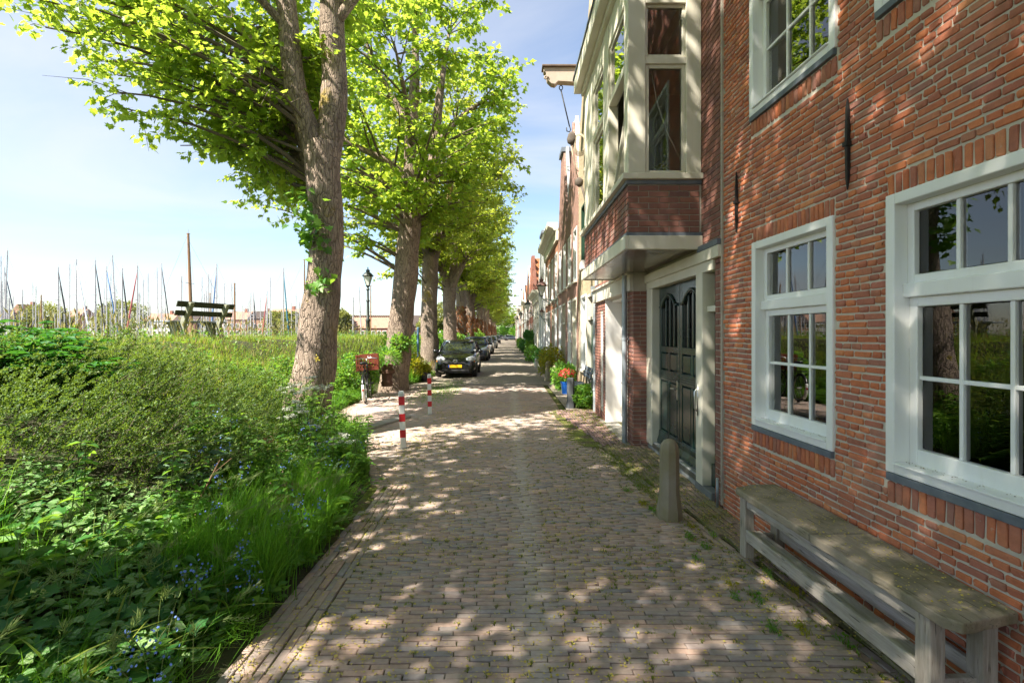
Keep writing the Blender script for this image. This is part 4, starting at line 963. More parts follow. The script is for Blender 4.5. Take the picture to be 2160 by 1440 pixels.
for i, (nm, lb_, mt, tp, H) in enumerate(kinds):
    Wd = 7.4 if i < 4 else 13.0
    row_house(nm, lb_, y0, y0 + Wd - .04, 2.05 - .02 * (i % 2), H, FW[mt], wrow(Wd, 3.1, 4.8, 3, .95, 1, 2) + wrow(Wd, .7, 2.5, 3, .95, 1, 2)[:2], [(-1.6, -.7, 2.5, i % 4)], tp, CREAM, TILE_O if i % 3 else TILE_D, 2.6); y0 += Wd
# hoist beam with hook, chain, pulley and rope, on the yellow house's gable
HOISTM = m_paint('weathered_hoist_paint', (.44, .35, .28), .6, dirt=.3)
hb = tag(empty('hoist_beam', (2.05, 13.0, 8.18)), 'carved weathered hoist beam jutting from the gable with hook and pulley block', 'hoist')
mb = MB(); mb.prism([(.25, 0), (.25, .42), (-1.12, .42), (-1.12, .33), (-1.06, .28), (-1.02, .10), (-.92, .0), (-.82, -.02), (-.74, .06)], -.11, .11, 'xz'); mb.build('beam', HOISTM, hb, bevel=.012)
MB().box(-1.16, .2, -.17, .17, .421, .47).build('beam_roof', m_noise('brown_beam_cap', (.10, .07, .05), (.16, .11, .08), 6, .7, .2), hb, bevel=.01)
mb = MB(); mb.tube([(-1.06 + .06 * math.cos(t) * (1 - t / 9), -.12, .14 + .06 * math.sin(t) * (1 - t / 9)) for t in [i * .5 for i in range(16)]], .02, 6); mb.build('scroll', HOISTM, hb, smooth=True)
mb = MB(); pt = [(-.66 + .045 * math.cos(a), 0, -.06 + .06 * math.sin(a)) for a in [i * PI / 5 for i in range(11)]]; mb.tube(pt, .013, 6, False); mb.tube([(-.66, 0, -.12), (-.43, .05, -1.05)], .016, 6)
mb.tube([(-.43, .05, -1.05), (-.40, .05, -1.13), (-.43, .05, -1.19), (-.50, .05, -1.17), (-.51, .05, -1.08)], .014, 6); mb.build('hook', IRON, hb, smooth=True)
mb = MB(); mb.lathe([(.01, -.16), (.11, -.10), (.13, 0), (.09, .14), (.03, .20)], (-.37, .06, -1.38), 12, sy=.6); mb.build('pulley_block', m_noise('old_block_wood', (.07, .055, .045), (.12, .10, .08), 9, .8, .3), hb, smooth=True)
ROPE = m_noise('hemp_rope', (.48, .42, .30), (.36, .31, .22), 30, .9, .4)
mb = MB()
for k in range(5): mb.tube([(-.16 + (.13 + .012 * k) * math.cos(t), .02 * k, -1.52 + (.22 + .02 * k) * math.sin(t)) for t in [i * PI / 8 for i in range(17)]], .009, 5, False)
mb.tube([(-.40, .06, -1.5), (-.30, .08, -2.0), (-.20, .1, -2.4)], .014, 5); mb.build('rope_coil', ROPE, hb, smooth=True)
mb = MB(); mb.lathe([(.02, -.12), (.10, -.06), (.11, .06), (.04, .13)], (-.17, .1, -2.5), 10, sy=.6); mb.tube([(-.12, .1, -2.55), (.0, .05, -3.0), (.05, .0, -3.4)], .03, 6); mb.build('lower_block', bpy.data.materials['old_block_wood'], hb, smooth=True)

# ------------------------------------------------------------------ lanterns
LANTERN = m_paint('lantern_green_black', (.035, .045, .042), .4); COPPER = m_noise('reddish_lantern_roof', (.20, .11, .09), (.14, .08, .07), 8, .5, .1)
MILK = m_plain('milky_lantern_glass', (.72, .73, .70), .25)
def lantern_parts(h, z, s=1.0, roofmat=None, n=4):
    rt = PI / 4 if n == 4 else 0
    mb = MB(); mb.lathe([(.06 * s, z), (.105 * s, z + .02 * s), (.105 * s, z + .04 * s)], n=n, rot=rt); mb.lathe([(.265 * s, z + .50 * s), (.275 * s, z + .535 * s)], n=n, rot=rt)
    for k in range(n):
        a = rt + 2 * PI * k / n; mb.tube([(.10 * s * math.cos(a), .10 * s * math.sin(a), z + .03 * s), (.265 * s * math.cos(a), .265 * s * math.sin(a), z + .52 * s)], .012 * s, 5)
    mb.build('lantern_frame', LANTERN, h)
    MB().lathe([(.098 * s, z + .04 * s), (.255 * s, z + .50 * s)], n=n, rot=rt).build('lantern_glass', MILK, h)
    MB().lathe([(.31 * s, z + .53 * s), (.30 * s, z + .56 * s), (.17 * s, z + .70 * s), (.10 * s, z + .74 * s), (.10 * s, z + .82 * s), (.13 * s, z + .84 * s), (.04 * s, z + .88 * s), (.02 * s, z + .96 * s), (.035 * s, z + .98 * s), (.005, z + 1.02 * s)], n=8 if n == 4 else 12, rot=PI / 8).build('lantern_roof', roofmat or LANTERN, h, smooth='auto')
lp = tag(empty('street_lamp', (-5.9, 21.0, float(bank(-5.9, 21.0)) - .05)), 'black cast iron lamp post with square lantern standing on the dike', 'street lamp')
MB().lathe([(.13, 0), (.13, .12), (.10, .16), (.085, .75), (.10, .78), (.10, .86), (.062, .92), (.052, 1.6), (.075, 1.62), (.075, 1.66), (.05, 1.70), (.042, 2.08), (.085, 2.12), (.03, 2.2), (.10, 2.27)], n=14).build('post', LANTERN, lp, smooth='auto')
lantern_parts(lp, 2.26, .80)
def wall_lamp(x, y, z, label, reach=.62, s=.8, rm=None):
    h = tag(empty('wall_lamp', (x - reach, y, 0)), label, 'street lamp')
    lantern_parts(h, z, s, rm, 4)
    mb = MB(); mb.tube([(reach, 0, z - .16), (.05, 0, z - .10), (0, 0, z - .04), (0, 0, z + .02)], .018, 6); mb.tube([(reach, 0, z - .42), (reach * .6, 0, z - .36), (reach * .35, 0, z - .20), (reach * .1, 0, z - .11)], .014, 6)
    for k in range(3): mb.tube([(reach * (.55 + .16 * k) + .05 * math.cos(t), 0, z - .22 - .025 * k + .05 * math.sin(t)) for t in [i * .6 for i in range(11)]], .009, 5)
    mb.box(reach - .01, reach + .03, -.05, .05, z - .5, z - .06); mb.build('bracket', m_noise('verdigris_bracket', (.10, .16, .14), (.18, .24, .20), 9, .6, .2), h)
wall_lamp(2.03, 20.3, 3.22, 'wall lantern with reddish roof on green scroll bracket, on the cornice house', .66, .82, COPPER)
wall_lamp(2.03, 34.0, 3.25, 'dark wall lantern on the low cream house', .66, .85, LANTERN)
wall_lamp(2.03, 52.0, 3.3, 'black wall lantern deep in the street past the stepped gable', .66, .85)
wall_lamp(2.03, 24.6, 2.55, 'small door lantern beside the door of the cornice house', .35, .45, COPPER)
wall_lamp(2.03, 71.0, 3.3, 'black wall lantern near the end of the street', .66, .85)
# ------------------------------------------------------------------ maple trees
def dense(pl, step=.25):
    out = []
    for p, q in zip(pl[:-1], pl[1:]):
        n = max(1, int((q - p).length / step)); out += [p.lerp(q, i / n) for i in range(n)]
    return out + [pl[-1]]
def smooth_line(pl, rad, k=4):
    P, Rr = [], []
    for i in range(len(pl) - 1):
        p0, p1, p2, p3 = pl[max(i - 1, 0)], pl[i], pl[i + 1], pl[min(i + 2, len(pl) - 1)]
        for j in range(k):
            t = j / k; P.append(.5 * ((2 * p1) + (p2 - p0) * t + (2 * p0 - 5 * p1 + 4 * p2 - p3) * t * t + (3 * p1 - p0 - 3 * p2 + p3) * t ** 3)); Rr.append(rad[i] * (1 - t) + rad[i + 1] * t)
    return P + [pl[-1]], Rr + [rad[-1]]
def tree_parts(lines, env, zlow, nb, tw, nl, size, tmpl, seed, spread=.16):
    """lines: list of (points, radii); env: list of (centre, radii, weight); returns trunk MB, branch MB, leaf arrays"""
    rg = np.random.default_rng(seed); rr = random.Random(seed)
    trunk, br = MB(), MB(); LP = []
    for i, (pl, rad) in enumerate(lines):
        P, Rr = smooth_line([Vector(p) for p in pl], rad); trunk.tube(P, Rr, 22 if i == 0 else 14, True, .16)
        LP += [(p, r) for p, r in zip(P, Rr) if p.z > 3.2]
    LPa = np.array([p[:] for p, r in LP]); LPr = np.array([r for p, r in LP])
    ws = np.array([e[2] for e in env], float); ws /= ws.sum(); ends = []
    while len(ends) < nb:
        e = env[rg.choice(len(env), p=ws)]; d = rdir(1, rg)[0]; q = np.array(e[0]) + d * np.array(e[1]) * rg.uniform(.25, 1.0) ** .45
        if q[2] > zlow(q[0], q[1]): ends.append(q)
    TP, TD = [], []
    for q in ends:
        dv = q - LPa; dist = np.linalg.norm(dv, axis=1); hor = np.hypot(dv[:, 0], dv[:, 1])
        cost = dist + 2.0 * np.maximum(0, LPa[:, 2] - q[2] + .25 * hor) + rg.random(len(dist)) * .5
        i = int(np.argmin(cost)); p0 = Vector(LPa[i]); p2 = Vector(q); r0 = min(LPr[i] * .45, .012 + .010 * dist[i])
        md = (p0 + p2) / 2 + Vector((rr.uniform(-.3, .3), rr.uniform(-.3, .3), .12 * dist[i] + rr.uniform(-.1, .25)))
        pts = bezier(p0, md, p2, 7); br.tube(pts, [r0 * (1 - .85 * k / 6) + .003 for k in range(7)], 5)
        for k in range(tw):
            t = rr.uniform(.30, 1.0); s = p0 * (1 - t) ** 2 + md * 2 * t * (1 - t) + p2 * t * t
            d = Vector((rr.gauss(0, 1), rr.gauss(0, 1), rr.gauss(.05, .45))); out = (p2 - p0); out.z *= .4
            d = (d.normalized() + out.normalized() * .7).normalized(); ln = rr.uniform(.35, .95)
            e2 = s + d * ln + Vector((0, 0, -.10 * ln)); m2 = (s + e2) / 2 + Vector((0, 0, .07))
            br.tube([s, m2, e2], [.007, .005, .002], 4, False)
            n = nl; tt = rg.uniform(.15, 1.08, n)[:, None]; base = np.array(s) * (1 - tt) ** 2 + np.array(m2) * 2 * tt * (1 - tt) + np.array(e2) * tt * tt
            off = rdir(n, rg) * np.array([1, 1, .55]) * rg.uniform(.03, spread, n)[:, None]
            TP.append(base + off); TD.append(off / spread * 1.2 + np.array(d) * .6 + np.array([0, 0, -.35]))
    TP = np.concatenate(TP); TD = np.concatenate(TD); N = len(TP)
    keep = TP[:, 2] > zlow(TP[:, 0], TP[:, 1]) - .35; TP, TD = TP[keep], TD[keep]; N = len(TP)
    up = np.array([0, 0, 1.]) + rg.normal(0, .45, (N, 3)); TD = TD + rg.normal(0, .35, (N, 3))
    return trunk, br, scatter(tmpl, TP, TD, up, rg.uniform(.7, 1.25, N) * size)
def V(*a): return Vector(a)
def maple(loc, lines, env, zlow, nb, tw, nl, size, tmpl, seed, label, group='maple trees along the dike', barkm=None, leafm=None):
    t = tag(empty('maple_tree', loc), label, 'tree', group)
    tr, br, lv = tree_parts(lines, env, zlow, nb, tw, nl, size, tmpl, seed)
    tr.build('trunk', barkm or BARK, t, smooth=True); br.build('branches', TWIG, t); leafobj('crown', lv, leafm or LEAF_T, t)
    return t
ar = np.asarray
# the big forked maple: trunk leaning right, pale smooth left limb
z1 = float(bank(-3.32, 8.3)) - .1
L1 = [([V(-.05, 0, -.2), V(.0, 0, .35), V(.13, 0, 1.35), V(.26, 0, 2.5), V(.29, 0, 3.35), V(.26, 0, 4.1), V(.22, .02, 4.7)], [.46, .385, .335, .28, .262, .275, .30]),
      ([V(.20, .02, 4.15), V(.08, -.02, 4.75), V(-.15, -.05, 5.4), V(-.27, -.05, 6.1), V(-.36, .0, 7.0), V(-.55, .0, 8.6), V(-.9, .1, 10.4), V(-1.1, .2, 12.2)], [.20, .195, .18, .17, .165, .13, .085, .03]),
      ([V(.24, .05, 4.3), V(.36, .06, 5.0), V(.40, .1, 5.9), V(.33, .15, 7.1), V(.5, .2, 8.8), V(.4, .1, 10.8), V(.6, 0, 12.6)], [.24, .22, .205, .19, .14, .09, .03]),
      ([V(.12, .15, 3.95), V(-.15, .3, 4.6), V(-.45, .5, 5.5), V(-.8, .7, 6.2), V(-1.6, 1.0, 7.2), V(-2.4, 1.2, 8.2)], [.13, .115, .10, .09, .06, .025]),
      ([V(-.3, 0, 6.6), V(-1.2, -.6, 7.4), V(-2.4, -1.2, 8.0)], [.07, .055, .02]), ([V(.4, .1, 6.8), V(1.3, .2, 8.0), V(2.4, .3, 9.0)], [.09, .06, .02]),
      ([V(.45, .2, 8.4), V(.6, 1.5, 9.4), V(.8, 2.8, 10)], [.07, .05, .02]), ([V(-.5, 0, 8.4), V(-.6, -1.5, 9.3), V(-.8, -2.9, 9.8)], [.07, .05, .02])]
def zl1(x, y):
    x = ar(x); y = ar(y)
    return np.where(x < -.45, 3.35 + np.clip(-.6 - x, 0, 9) * .86, np.where(x < .6, 5.6, 7.3)) + np.clip(-y - 1.2, 0, 5) * .5
maple((-3.32, 8.3, z1), L1, [((-2.2, .4, 6.9), (2.6, 2.6, 2.9), 3.6), ((-.2, 0, 9.8), (3.7, 3.7, 3.6), 1.7), ((-.9, 1.6, 5.2), (1.5, 1.6, 1.6), 1.2)], zl1, 148, 9, 20, .102, T_maple(), 101,
      'broad maple with forked grey trunk rising from the low shrubs, beside the bicycle')
m1 = bpy.data.objects['maple_tree']
for o in list(m1.children):
    if o.name.startswith('trunk'): o.data.materials.clear(); o.data.materials.append(bark('forked_trunk_bark', (.42, .325, .255), (.28, .215, .17), .9, ((.30, .22, .04), 1.6, .60)))
# tuft of young shoots on the trunk
pts = ar([(-3.18, 8.02, 3.55), (-3.10, 8.02, 3.35), (-3.22, 8.0, 3.85), (-3.15, 8.0, 3.2), (-2.98, 8.0, 2.6)]); P = np.repeat(pts, 26, 0) + RNG.normal(0, .12, (130, 3)); P[:, 1] -= .06
leafobj('shoots', scatter(T_maple(), P - ar([-3.32, 8.3, z1]), rdir(130) + ar([0, -.4, -.7]), rdir(130) * .6 + ar([0, -.6, .8]), RNG.uniform(.09, .15, 130)), LEAF_HERB, m1)['kind'] = 'stuff'
# variants for the rest of the row
def variant(kind):
    if kind == 0:
        return [([V(-.15, 0, -.3), V(-.08, 0, .4), V(.06, 0, 1.8), V(.22, 0, 3.4), V(.36, 0, 4.9), V(.42, 0, 5.6)], [.50, .42, .37, .35, .33, .33]),
                ([V(.38, 0, 5.2), V(.40, 0, 6.4), V(.42, 0, 8.0), V(.5, .1, 9.8), V(.45, .1, 12.4)], [.27, .24, .19, .13, .04]),
                ([V(.42, 0, 5.1), V(.72, 0, 5.9), V(1.05, .1, 6.9), V(1.2, .1, 8.6), V(1.5, .2, 10.8)], [.23, .21, .18, .13, .04]),
                ([V(.36, 0, 6.2), V(-.3, -.1, 6.8), V(-1.2, -.3, 7.2), V(-2.3, -.4, 7.9)], [.13, .10, .075, .03]), ([V(.4, 0, 7.8), V(-.4, .3, 9.2), V(-1.2, .4, 10.9)], [.12, .08, .03]),
                ([V(.40, 0, 6.8), V(.3, 1.4, 7.6), V(.2, 2.9, 8.2)], [.10, .07, .02]), ([V(.42, 0, 7.2), V(.5, -1.4, 8.1), V(.5, -2.7, 8.8)], [.10, .07, .02]), ([V(1.1, .1, 7.4), V(2.1, .1, 8.4), V(3.2, 0, 9.0)], [.10, .07, .02])]
    if kind == 1:
        return [([V(.05, 0, -.3), V(.02, 0, .4), V(-.02, 0, 1.8), V(.0, 0, 3.2), V(.05, 0, 4.8)], [.50, .41, .36, .33, .33]),
                ([V(.02, 0, 4.4), V(-.2, 0, 5.6), V(-.35, 0, 7.4), V(-.3, .1, 9.4), V(-.4, .1, 12.0)], [.24, .22, .18, .12, .03]), ([V(.05, 0, 4.3), V(.4, .1, 5.4), V(.75, .1, 6.8), V(.9, .2, 9.0), V(1.2, .2, 11.4)], [.24, .21, .18, .12, .03]),
                ([V(-.25, 0, 5.9), V(-1.2, .2, 6.8), V(-2.6, .3, 7.5)], [.11, .08, .02]), ([V(.7, .1, 6.4), V(1.7, .1, 7.4), V(3.0, .1, 8.0)], [.11, .08, .02]), ([V(-.3, 0, 7), V(-.4, -1.5, 8), V(-.5, -2.8, 8.6)], [.09, .06, .02]), ([V(.8, .1, 7.2), V(.8, 1.6, 8.2), V(.7, 2.8, 8.8)], [.09, .06, .02])]
    return [([V(0, 0, -.3), V(0, 0, .4), V(.04, 0, 1.8), V(-.02, 0, 3.0), V(0, 0, 4.0)], [.52, .43, .38, .36, .37]),
            ([V(0, 0, 3.7), V(-.35, 0, 4.8), V(-.7, 0, 6.4), V(-.8, 0, 8.6), V(-1.0, 0, 11)], [.25, .22, .17, .11, .03]), ([V(0, 0, 3.7), V(.2, .2, 5), V(.25, .3, 7), V(.3, .3, 9.4), V(.3, .3, 12)], [.26, .23, .18, .12, .03]),
            ([V(.1, 0, 3.9), V(.6, -.1, 5.0), V(1.2, -.2, 6.4), V(1.7, -.2, 8.4)], [.2, .17, .12, .03]), ([V(-.6, 0, 6), V(-1.6, .4, 7), V(-2.8, .6, 7.6)], [.10, .07, .02]), ([V(.25, .3, 6.8), V(.3, 1.8, 7.8), V(.3, 3, 8.4)], [.09, .06, .02]), ([V(.2, .2, 6), V(.1, -1.4, 7.2), V(0, -2.7, 8)], [.09, .06, .02])]
def zlr(x, y):
    x = ar(x); y = ar(y); r = np.hypot(x, y); return np.where(x > 0, 4.6 - np.clip(r - 2.2, 0, 2) * .3 + np.clip(x - 1.2, 0, 4) * .55, 4.3 - np.clip(r - 1.5, 0, 3) * .35)
ENVR = [((.1, 0, 8.6), (4.0, 4.2, 4.4), 3.0), ((-1.6, 0, 6.2), (2.6, 3.0, 2.4), 1.0), ((1.0, 0, 7.4), (2.7, 3.2, 2.8), 1.2)]
protos = []
specs = [(15.0, 0, 'leaning maple trunk beside the brown chimney pot planter', BARK, LEAF_T), (21.0, 1, 'upright maple with yellow lichen down its trunk beside the parked black hatchback', BARK_L, LEAF_TF), (28.2, 2, 'pale straight maple behind the black hatchback', BARK, LEAF_TF)]
for Y, k, lb_, bm_, lm_ in specs:
    protos.append(maple((-3.3, Y, float(bank(-3.3, Y)) - .1 + (.25 if k else .15)), variant(k), ENVR, zlr, 150, 9, 17, .135, T_lobed(), 110 + k, lb_, barkm=bm_, leafm=lm_))
rr = random.Random(5)
far_lab = '%s maple beyond the ivy-wrapped trunk in the row behind the parked cars'
rows = [(34.6, 1, 'maple whose lower trunk is wrapped in rust-red ivy'), (41.2, 2, far_lab % 'first'), (48.4, 0, far_lab % 'second'), (55.6, 1, far_lab % 'third'), (63.0, 2, far_lab % 'fourth'), (71, 0, far_lab % 'fifth'), (80, 1, far_lab % 'sixth'), (90, 2, far_lab % 'seventh'), (101, 0, far_lab % 'eighth'), (113, 1, far_lab % 'ninth'), (126, 2, far_lab % 'tenth'), (140, 0, far_lab % 'eleventh')]
for Y, k, lb_ in rows:
    t = copy_tree(protos[k]); t.location = (-3.3 + rr.uniform(-.15, .15), Y, .25); t.rotation_euler = (0, 0, rr.choice([0, PI, .5, -.6, PI + .4])); s = rr.uniform(.93, 1.08) * (.95 if Y > 60 else 1); t.scale = (s, s, s); t['label'] = lb_
    if 'ivy' in lb_:
        n = 700; a = RNG.uniform(0, 2 * PI, n); z = RNG.uniform(.2, 3.2, n); P = np.stack([.42 * np.cos(a), .42 * np.sin(a), z], 1); leafobj('ivy', scatter(T_heart(), P, np.stack([np.cos(a) * .3, np.sin(a) * .3, -np.ones(n)], 1), np.stack([np.cos(a), np.sin(a), np.full(n, .3)], 1), RNG.uniform(.08, .14, n)), LEAF_IVY, t)
cm_ = [c_ for c_ in protos[1].children if c_.name.startswith('crown')][0].data; co = np.empty(len(cm_.vertices) * 3, np.float32); cm_.vertices.foreach_get('co', co); co = co.reshape(-1, 8, 3)   # an airier crown: leaves thinned and spread to soften the dapples on the road
co = co[RNG.random(len(co)) < .72]; co = co + RNG.normal(0, .38, (len(co), 1, 3)); tl_ = T_lobed(); airy_me = fast_mesh('crown', co.reshape(-1, 3), (tl_[1][None] + (np.arange(len(co)) * 8)[:, None, None]).reshape(-1, 3), np.tile(tl_[2], (len(co), 1))); airy_me.materials.append(LEAF_T)
for Y, k, lb_, zz in ((1.7, 1, 'maple whose lower leaves hang into the corner above the shrubs', .9), (-2.9, 2, 'unseen maple added behind the camera to shade the road', .3), (-8.2, 0, 'unseen maple added farther behind the camera to shade the road', .3)):  # the two behind the camera are unseen, added to block sun from the road
    t = copy_tree(protos[k]); t.location = (-3.45, Y, zz); t.rotation_euler = (0, 0, rr.uniform(0, 6)); t['label'] = lb_; t.scale = (1.1, 1.1, 1.05)
    for ch in t.children:
        if ch.name.startswith('crown'): ch.data = airy_me
# trees and greenery closing the far end of the street
for i, (x, y, s) in enumerate(((-1.2, 150, .9), (2.0, 168, 1.0), (-6, 175, 1.0), (6, 160, .8))):
    t = copy_tree(protos[i % 3]); t.location = (x, y, 0); t.scale = (s, s, s * .9); t.rotation_euler = (0, 0, i * 1.3); t['label'] = 'maple closing the far end of the street'; t['group'] = 'trees at the end of the street'

# ------------------------------------------------------------------ bushes
def stems_mb(n, R0, H, rg, r=.006):
    mb = MB()
    for i in range(n):
        a = rg.uniform(0, 2 * PI); q = rg.random() ** .5; mb.tube([(.1 * math.cos(a) * R0[0], .1 * math.sin(a) * R0[1], 0), (.6 * q * math.cos(a) * R0[0], .6 * q * math.sin(a) * R0[1], H * .55), (q * math.cos(a) * R0[0] * .9, q * math.sin(a) * R0[1] * .9, H * .92)], [r * 1.4, r, r * .5], 5)
    return mb
def bush(name, label, loc, rad, n, size, mat, cat='shrub', group=None, seed=1, T=None, droop=-.1, stem=None, lift=0.0):
    rg = np.random.default_rng(seed); b = tag(empty(name, loc), label, cat, group)
    d = rdir(n, rg); r = rg.uniform(.12, 1, n) ** .38; lump = 1 + .22 * np.sin(d[:, 0] * 5 + seed) * np.sin(d[:, 2] * 6 + d[:, 1] * 4 + seed * 2)
    P = d * (r * lump)[:, None] * ar(rad) + ar([0, 0, rad[2] * .95 + lift]); P = P[P[:, 2] > .02]; n = len(P)
    D = norm(P - ar([0, 0, rad[2] * .6 + lift])) + rg.normal(0, .6, (n, 3)) + ar([0, 0, droop])
    leafobj('foliage', scatter(T or T_ovate(), P, D, ar([0, 0, 1.]) + rg.normal(0, .5, (n, 3)), rg.uniform(.7, 1.3, n) * size), mat, b)
    stems_mb(12, rad, rad[2] * 1.7 + lift, rg, stem or .008).build('stem', DEAD, b); return b
# ------------------------------------------------------------------ the overgrown bank
def bz(x, y): return bank(x, y)
rg = np.random.default_rng(61)
def field(n, x0, x1, y0, y1, rg):
    x = rg.uniform(x0, x1, n); y = rg.uniform(y0, y1, n); k = x < edge_x(y) - .04; return x[k], y[k]
# meadow grass over slope and crest
parts = []
for n, x0, x1, y0, y1, h0, h1, wd in ((24000, -9.5, -3.2, 5.5, 14, .18, .50, .013), (13000, -8.8, -3.0, 14, 24, .18, .45, .016), (14000, -8.5, -3.0, 24, 70, .2, .42, .02), (9000, -9.0, -5.0, -3, 6, .2, .45, .008)):
    x, y = field(n, x0, x1, y0, y1, rg); N = len(x); h = rg.uniform(h0, h1, N) * (.75 + .4 * np.sin(x * 1.7 + y) * np.sin(y * 1.1 - x * .6))
    near = np.clip((edge_x(y) - x) / .8, .3, 1); h = h * near * np.where(x < -5.4, .62, 1)
    parts.append(blades(np.stack([x, y, bz(x, y) - .02], 1), h, rg.normal(0, .11, (N, 2)) + ar([.03, 0]), wd, 3, rg))
leafobj('meadow_grass', parts, GRASS)['kind'] = 'stuff'
tag(bpy.data.objects['meadow_grass'], 'tall sunlit meadow grass over the slope and crest of the dike', 'grass')
# seed heads and taller stalks on the crest
x, y = field(1400, -9, -4.2, 6, 20, rg); N = len(x); h = rg.uniform(.3, .62, N); P = np.stack([x, y, bz(x, y)], 1); ln = rg.normal(0, .10, (N, 2))
tip = P + np.stack([ln[:, 0], ln[:, 1], h * .95], 1)
o = leafobj('seeding_grass', [blades(P, h, ln, .006, 3, rg), scatter(T_kite(.05, .12), tip - ar([0, 0, .06]), np.stack([ln[:, 0], ln[:, 1], np.full(N, .4)], 1), rdir(N, rg), .11)], m_leaf('ripe_grass', [(.22, .22, .06), (.32, .29, .11)], (.4, .36, .12), .4)); tag(o, 'tall seeding grass stalks on the dike crest', 'grass', kind='stuff')
# low leafy weeds mixed through the meadow
x, y = field(3600, -9, -3.0, 6, 22, rg); N = len(x); P = np.stack([x, y, bz(x, y) + rg.uniform(.03, .32, N)], 1)
o = leafobj('meadow_herbs', scatter(T_ovate(), P, rdir(N, rg) + ar([0, 0, .2]), ar([0, 0, 1.]) + rg.normal(0, .5, (N, 3)), rg.uniform(.03, .075, N)), LEAF_HERB); tag(o, 'leafy meadow herbs growing among the dike grass', 'weeds', kind='stuff')
# cotoneaster: layered arching sprays
def sprays(name, label, cx, cy, rx, ry, top, nb, seed, lean=(.75, .10)):
    rg = np.random.default_rng(seed); b = tag(empty(name, (cx, cy, float(bz(cx, cy)))), label, 'shrub', 'cotoneaster shrubs on the bank')
    mb = MB(); PP, DD, UU, SS = [], [], [], []; z00 = float(bz(cx, cy))
    cl = []
    for k in range(60):
        a = rg.uniform(0, 2 * PI); q = rg.random() ** .5; p = (cx + rx * q * math.cos(a), cy + ry * q * math.sin(a))
        if all(math.hypot(p[0] - c[0], p[1] - c[1]) > .42 for c in cl) and len(cl) < 15: cl.append((*p, rg.uniform(.36, .52), rg.uniform(.7, 1.15)))
    for i in range(nb):
        kx, ky, kr, kh = cl[i % len(cl)]; a = rg.uniform(0, 2 * PI); q = rg.random() ** .5; x, y = kx + kr * q * math.cos(a), ky + kr * q * math.sin(a)
        if x > edge_x(y) - .35: continue
        z = float(bz(x, y)); hh = top * kh * (.22 + 1.05 * math.sqrt(max(0, 1 - q * q * .98))) * (rg.uniform(.55, 1.0) if i % 16 else rg.uniform(1.0, 1.35))
        ln = rg.uniform(.35, .8); d = Vector((lean[0] * .75 + rg.normal(0, .2) + .5 * q * math.cos(a), lean[1] + rg.normal(0, .25) + .5 * q * math.sin(a), rg.uniform(.2, .85))).normalized()
        p0 = Vector((x, y, z + hh * .75)) - d * ln * .5; p2 = p0 + d * ln + Vector((0, 0, -.10 * ln)); p1 = (p0 + p2) / 2 + Vector((0, 0, .07))
        loc = Vector((cx, cy, z00)); pts = [q_ - loc for q_ in bezier(p0, p1, p2, 5)]
        if i % 3 == 0: mb.tube(pts, [.004, .0035, .003, .002, .001], 4, False)
        n = int(ln * 165); t = rg.uniform(0, 1, n)[:, None]; base = ar(p0) * (1 - t) ** 2 + ar(p1) * 2 * t * (1 - t) + ar(p2) * t * t - ar(loc)
        sd = rdir(n, rg); PP.append(base + sd * .007); DD.append(sd * .8 + ar(d) * .9); UU.append(ar([0, 0, 1.]) + rg.normal(0, .5, (n, 3))); SS.append(rg.uniform(.013, .024, n) * rg.uniform(.8, 1.3))
    mb.build('branches', TWIG, b)
    leafobj('foliage', scatter(T_kite(.1, .38), np.concatenate(PP), np.concatenate(DD), np.concatenate(UU), np.concatenate(SS)), LEAF_SHRUB, b); return b
sprays('cotoneaster_shrub', 'dark small-leaved shrub with arching sprays covering the bank below the peonies', -3.7, 4.4, 1.4, 1.1, .72, 700, 71)
sprays('cotoneaster_shrub', 'small-leaved shrub with brushed-up twigs around the foot of the forked maple', -3.75, 6.4, 1.5, 1.15, .78, 560, 72, (.6, .1))
# peony clump
def rosette_plant(name, label, loc, n, H, size, mat, seed, cat='plant', group=None, spread=.4, T=None, per=9):
    rg = np.random.default_rng(seed); b = tag(empty(name, loc), label, cat, group); mb = MB(); P, D, U, S = [], [], [], []
    for i in range(n):
        a = rg.uniform(0, 2 * PI); r = spread * rg.random() ** .5; h = H * rg.uniform(.6, 1.0) * (1 - .3 * r / spread); x, y = r * math.cos(a), r * math.sin(a)
        top = Vector((x + .12 * math.cos(a), y + .12 * math.sin(a), h)); mb.tube([(x * .6, y * .6, 0), (x, y, h * .5), top], [.007, .006, .004], 5)
        for k in range(per):
            t = rg.uniform(.4, 1.0); p = Vector((x * .6, y * .6, 0)).lerp(top, t); aa = k * 2.4 + rg.random(); dd = ar([math.cos(aa), math.sin(aa), rg.uniform(.0, .6)])
            for jj in (-.45, 0, .45):
                d2 = ar([math.cos(aa + jj), math.sin(aa + jj), dd[2] * .6]); P.append(ar(p) + dd * size * .45); D.append(d2 + ar([0, 0, -.1])); U.append(ar([0, 0, 1.]) + rg.normal(0, .25, 3)); S.append(size * rg.uniform(.7, 1.15))
    mb.build('stem', STEM, b); leafobj('leaves', scatter(T or T_ovate(.1, .22), ar(P), ar(D), ar(U), ar(S)), mat, b); return b
for i, (x, y, n, H) in enumerate(((-5.2, 5.55, 24, .62), (-4.75, 5.35, 22, .55), (-5.7, 5.75, 20, .62), (-5.1, 5.0, 20, .58))):
    rosette_plant('peony_plant', 'bushy peony clump with broad dark green pointed leaves on the upper bank', (x, y, float(bz(x, y))), n, H, .17, LEAF_DARK, 80 + i, 'plant', 'peony clumps on the bank')
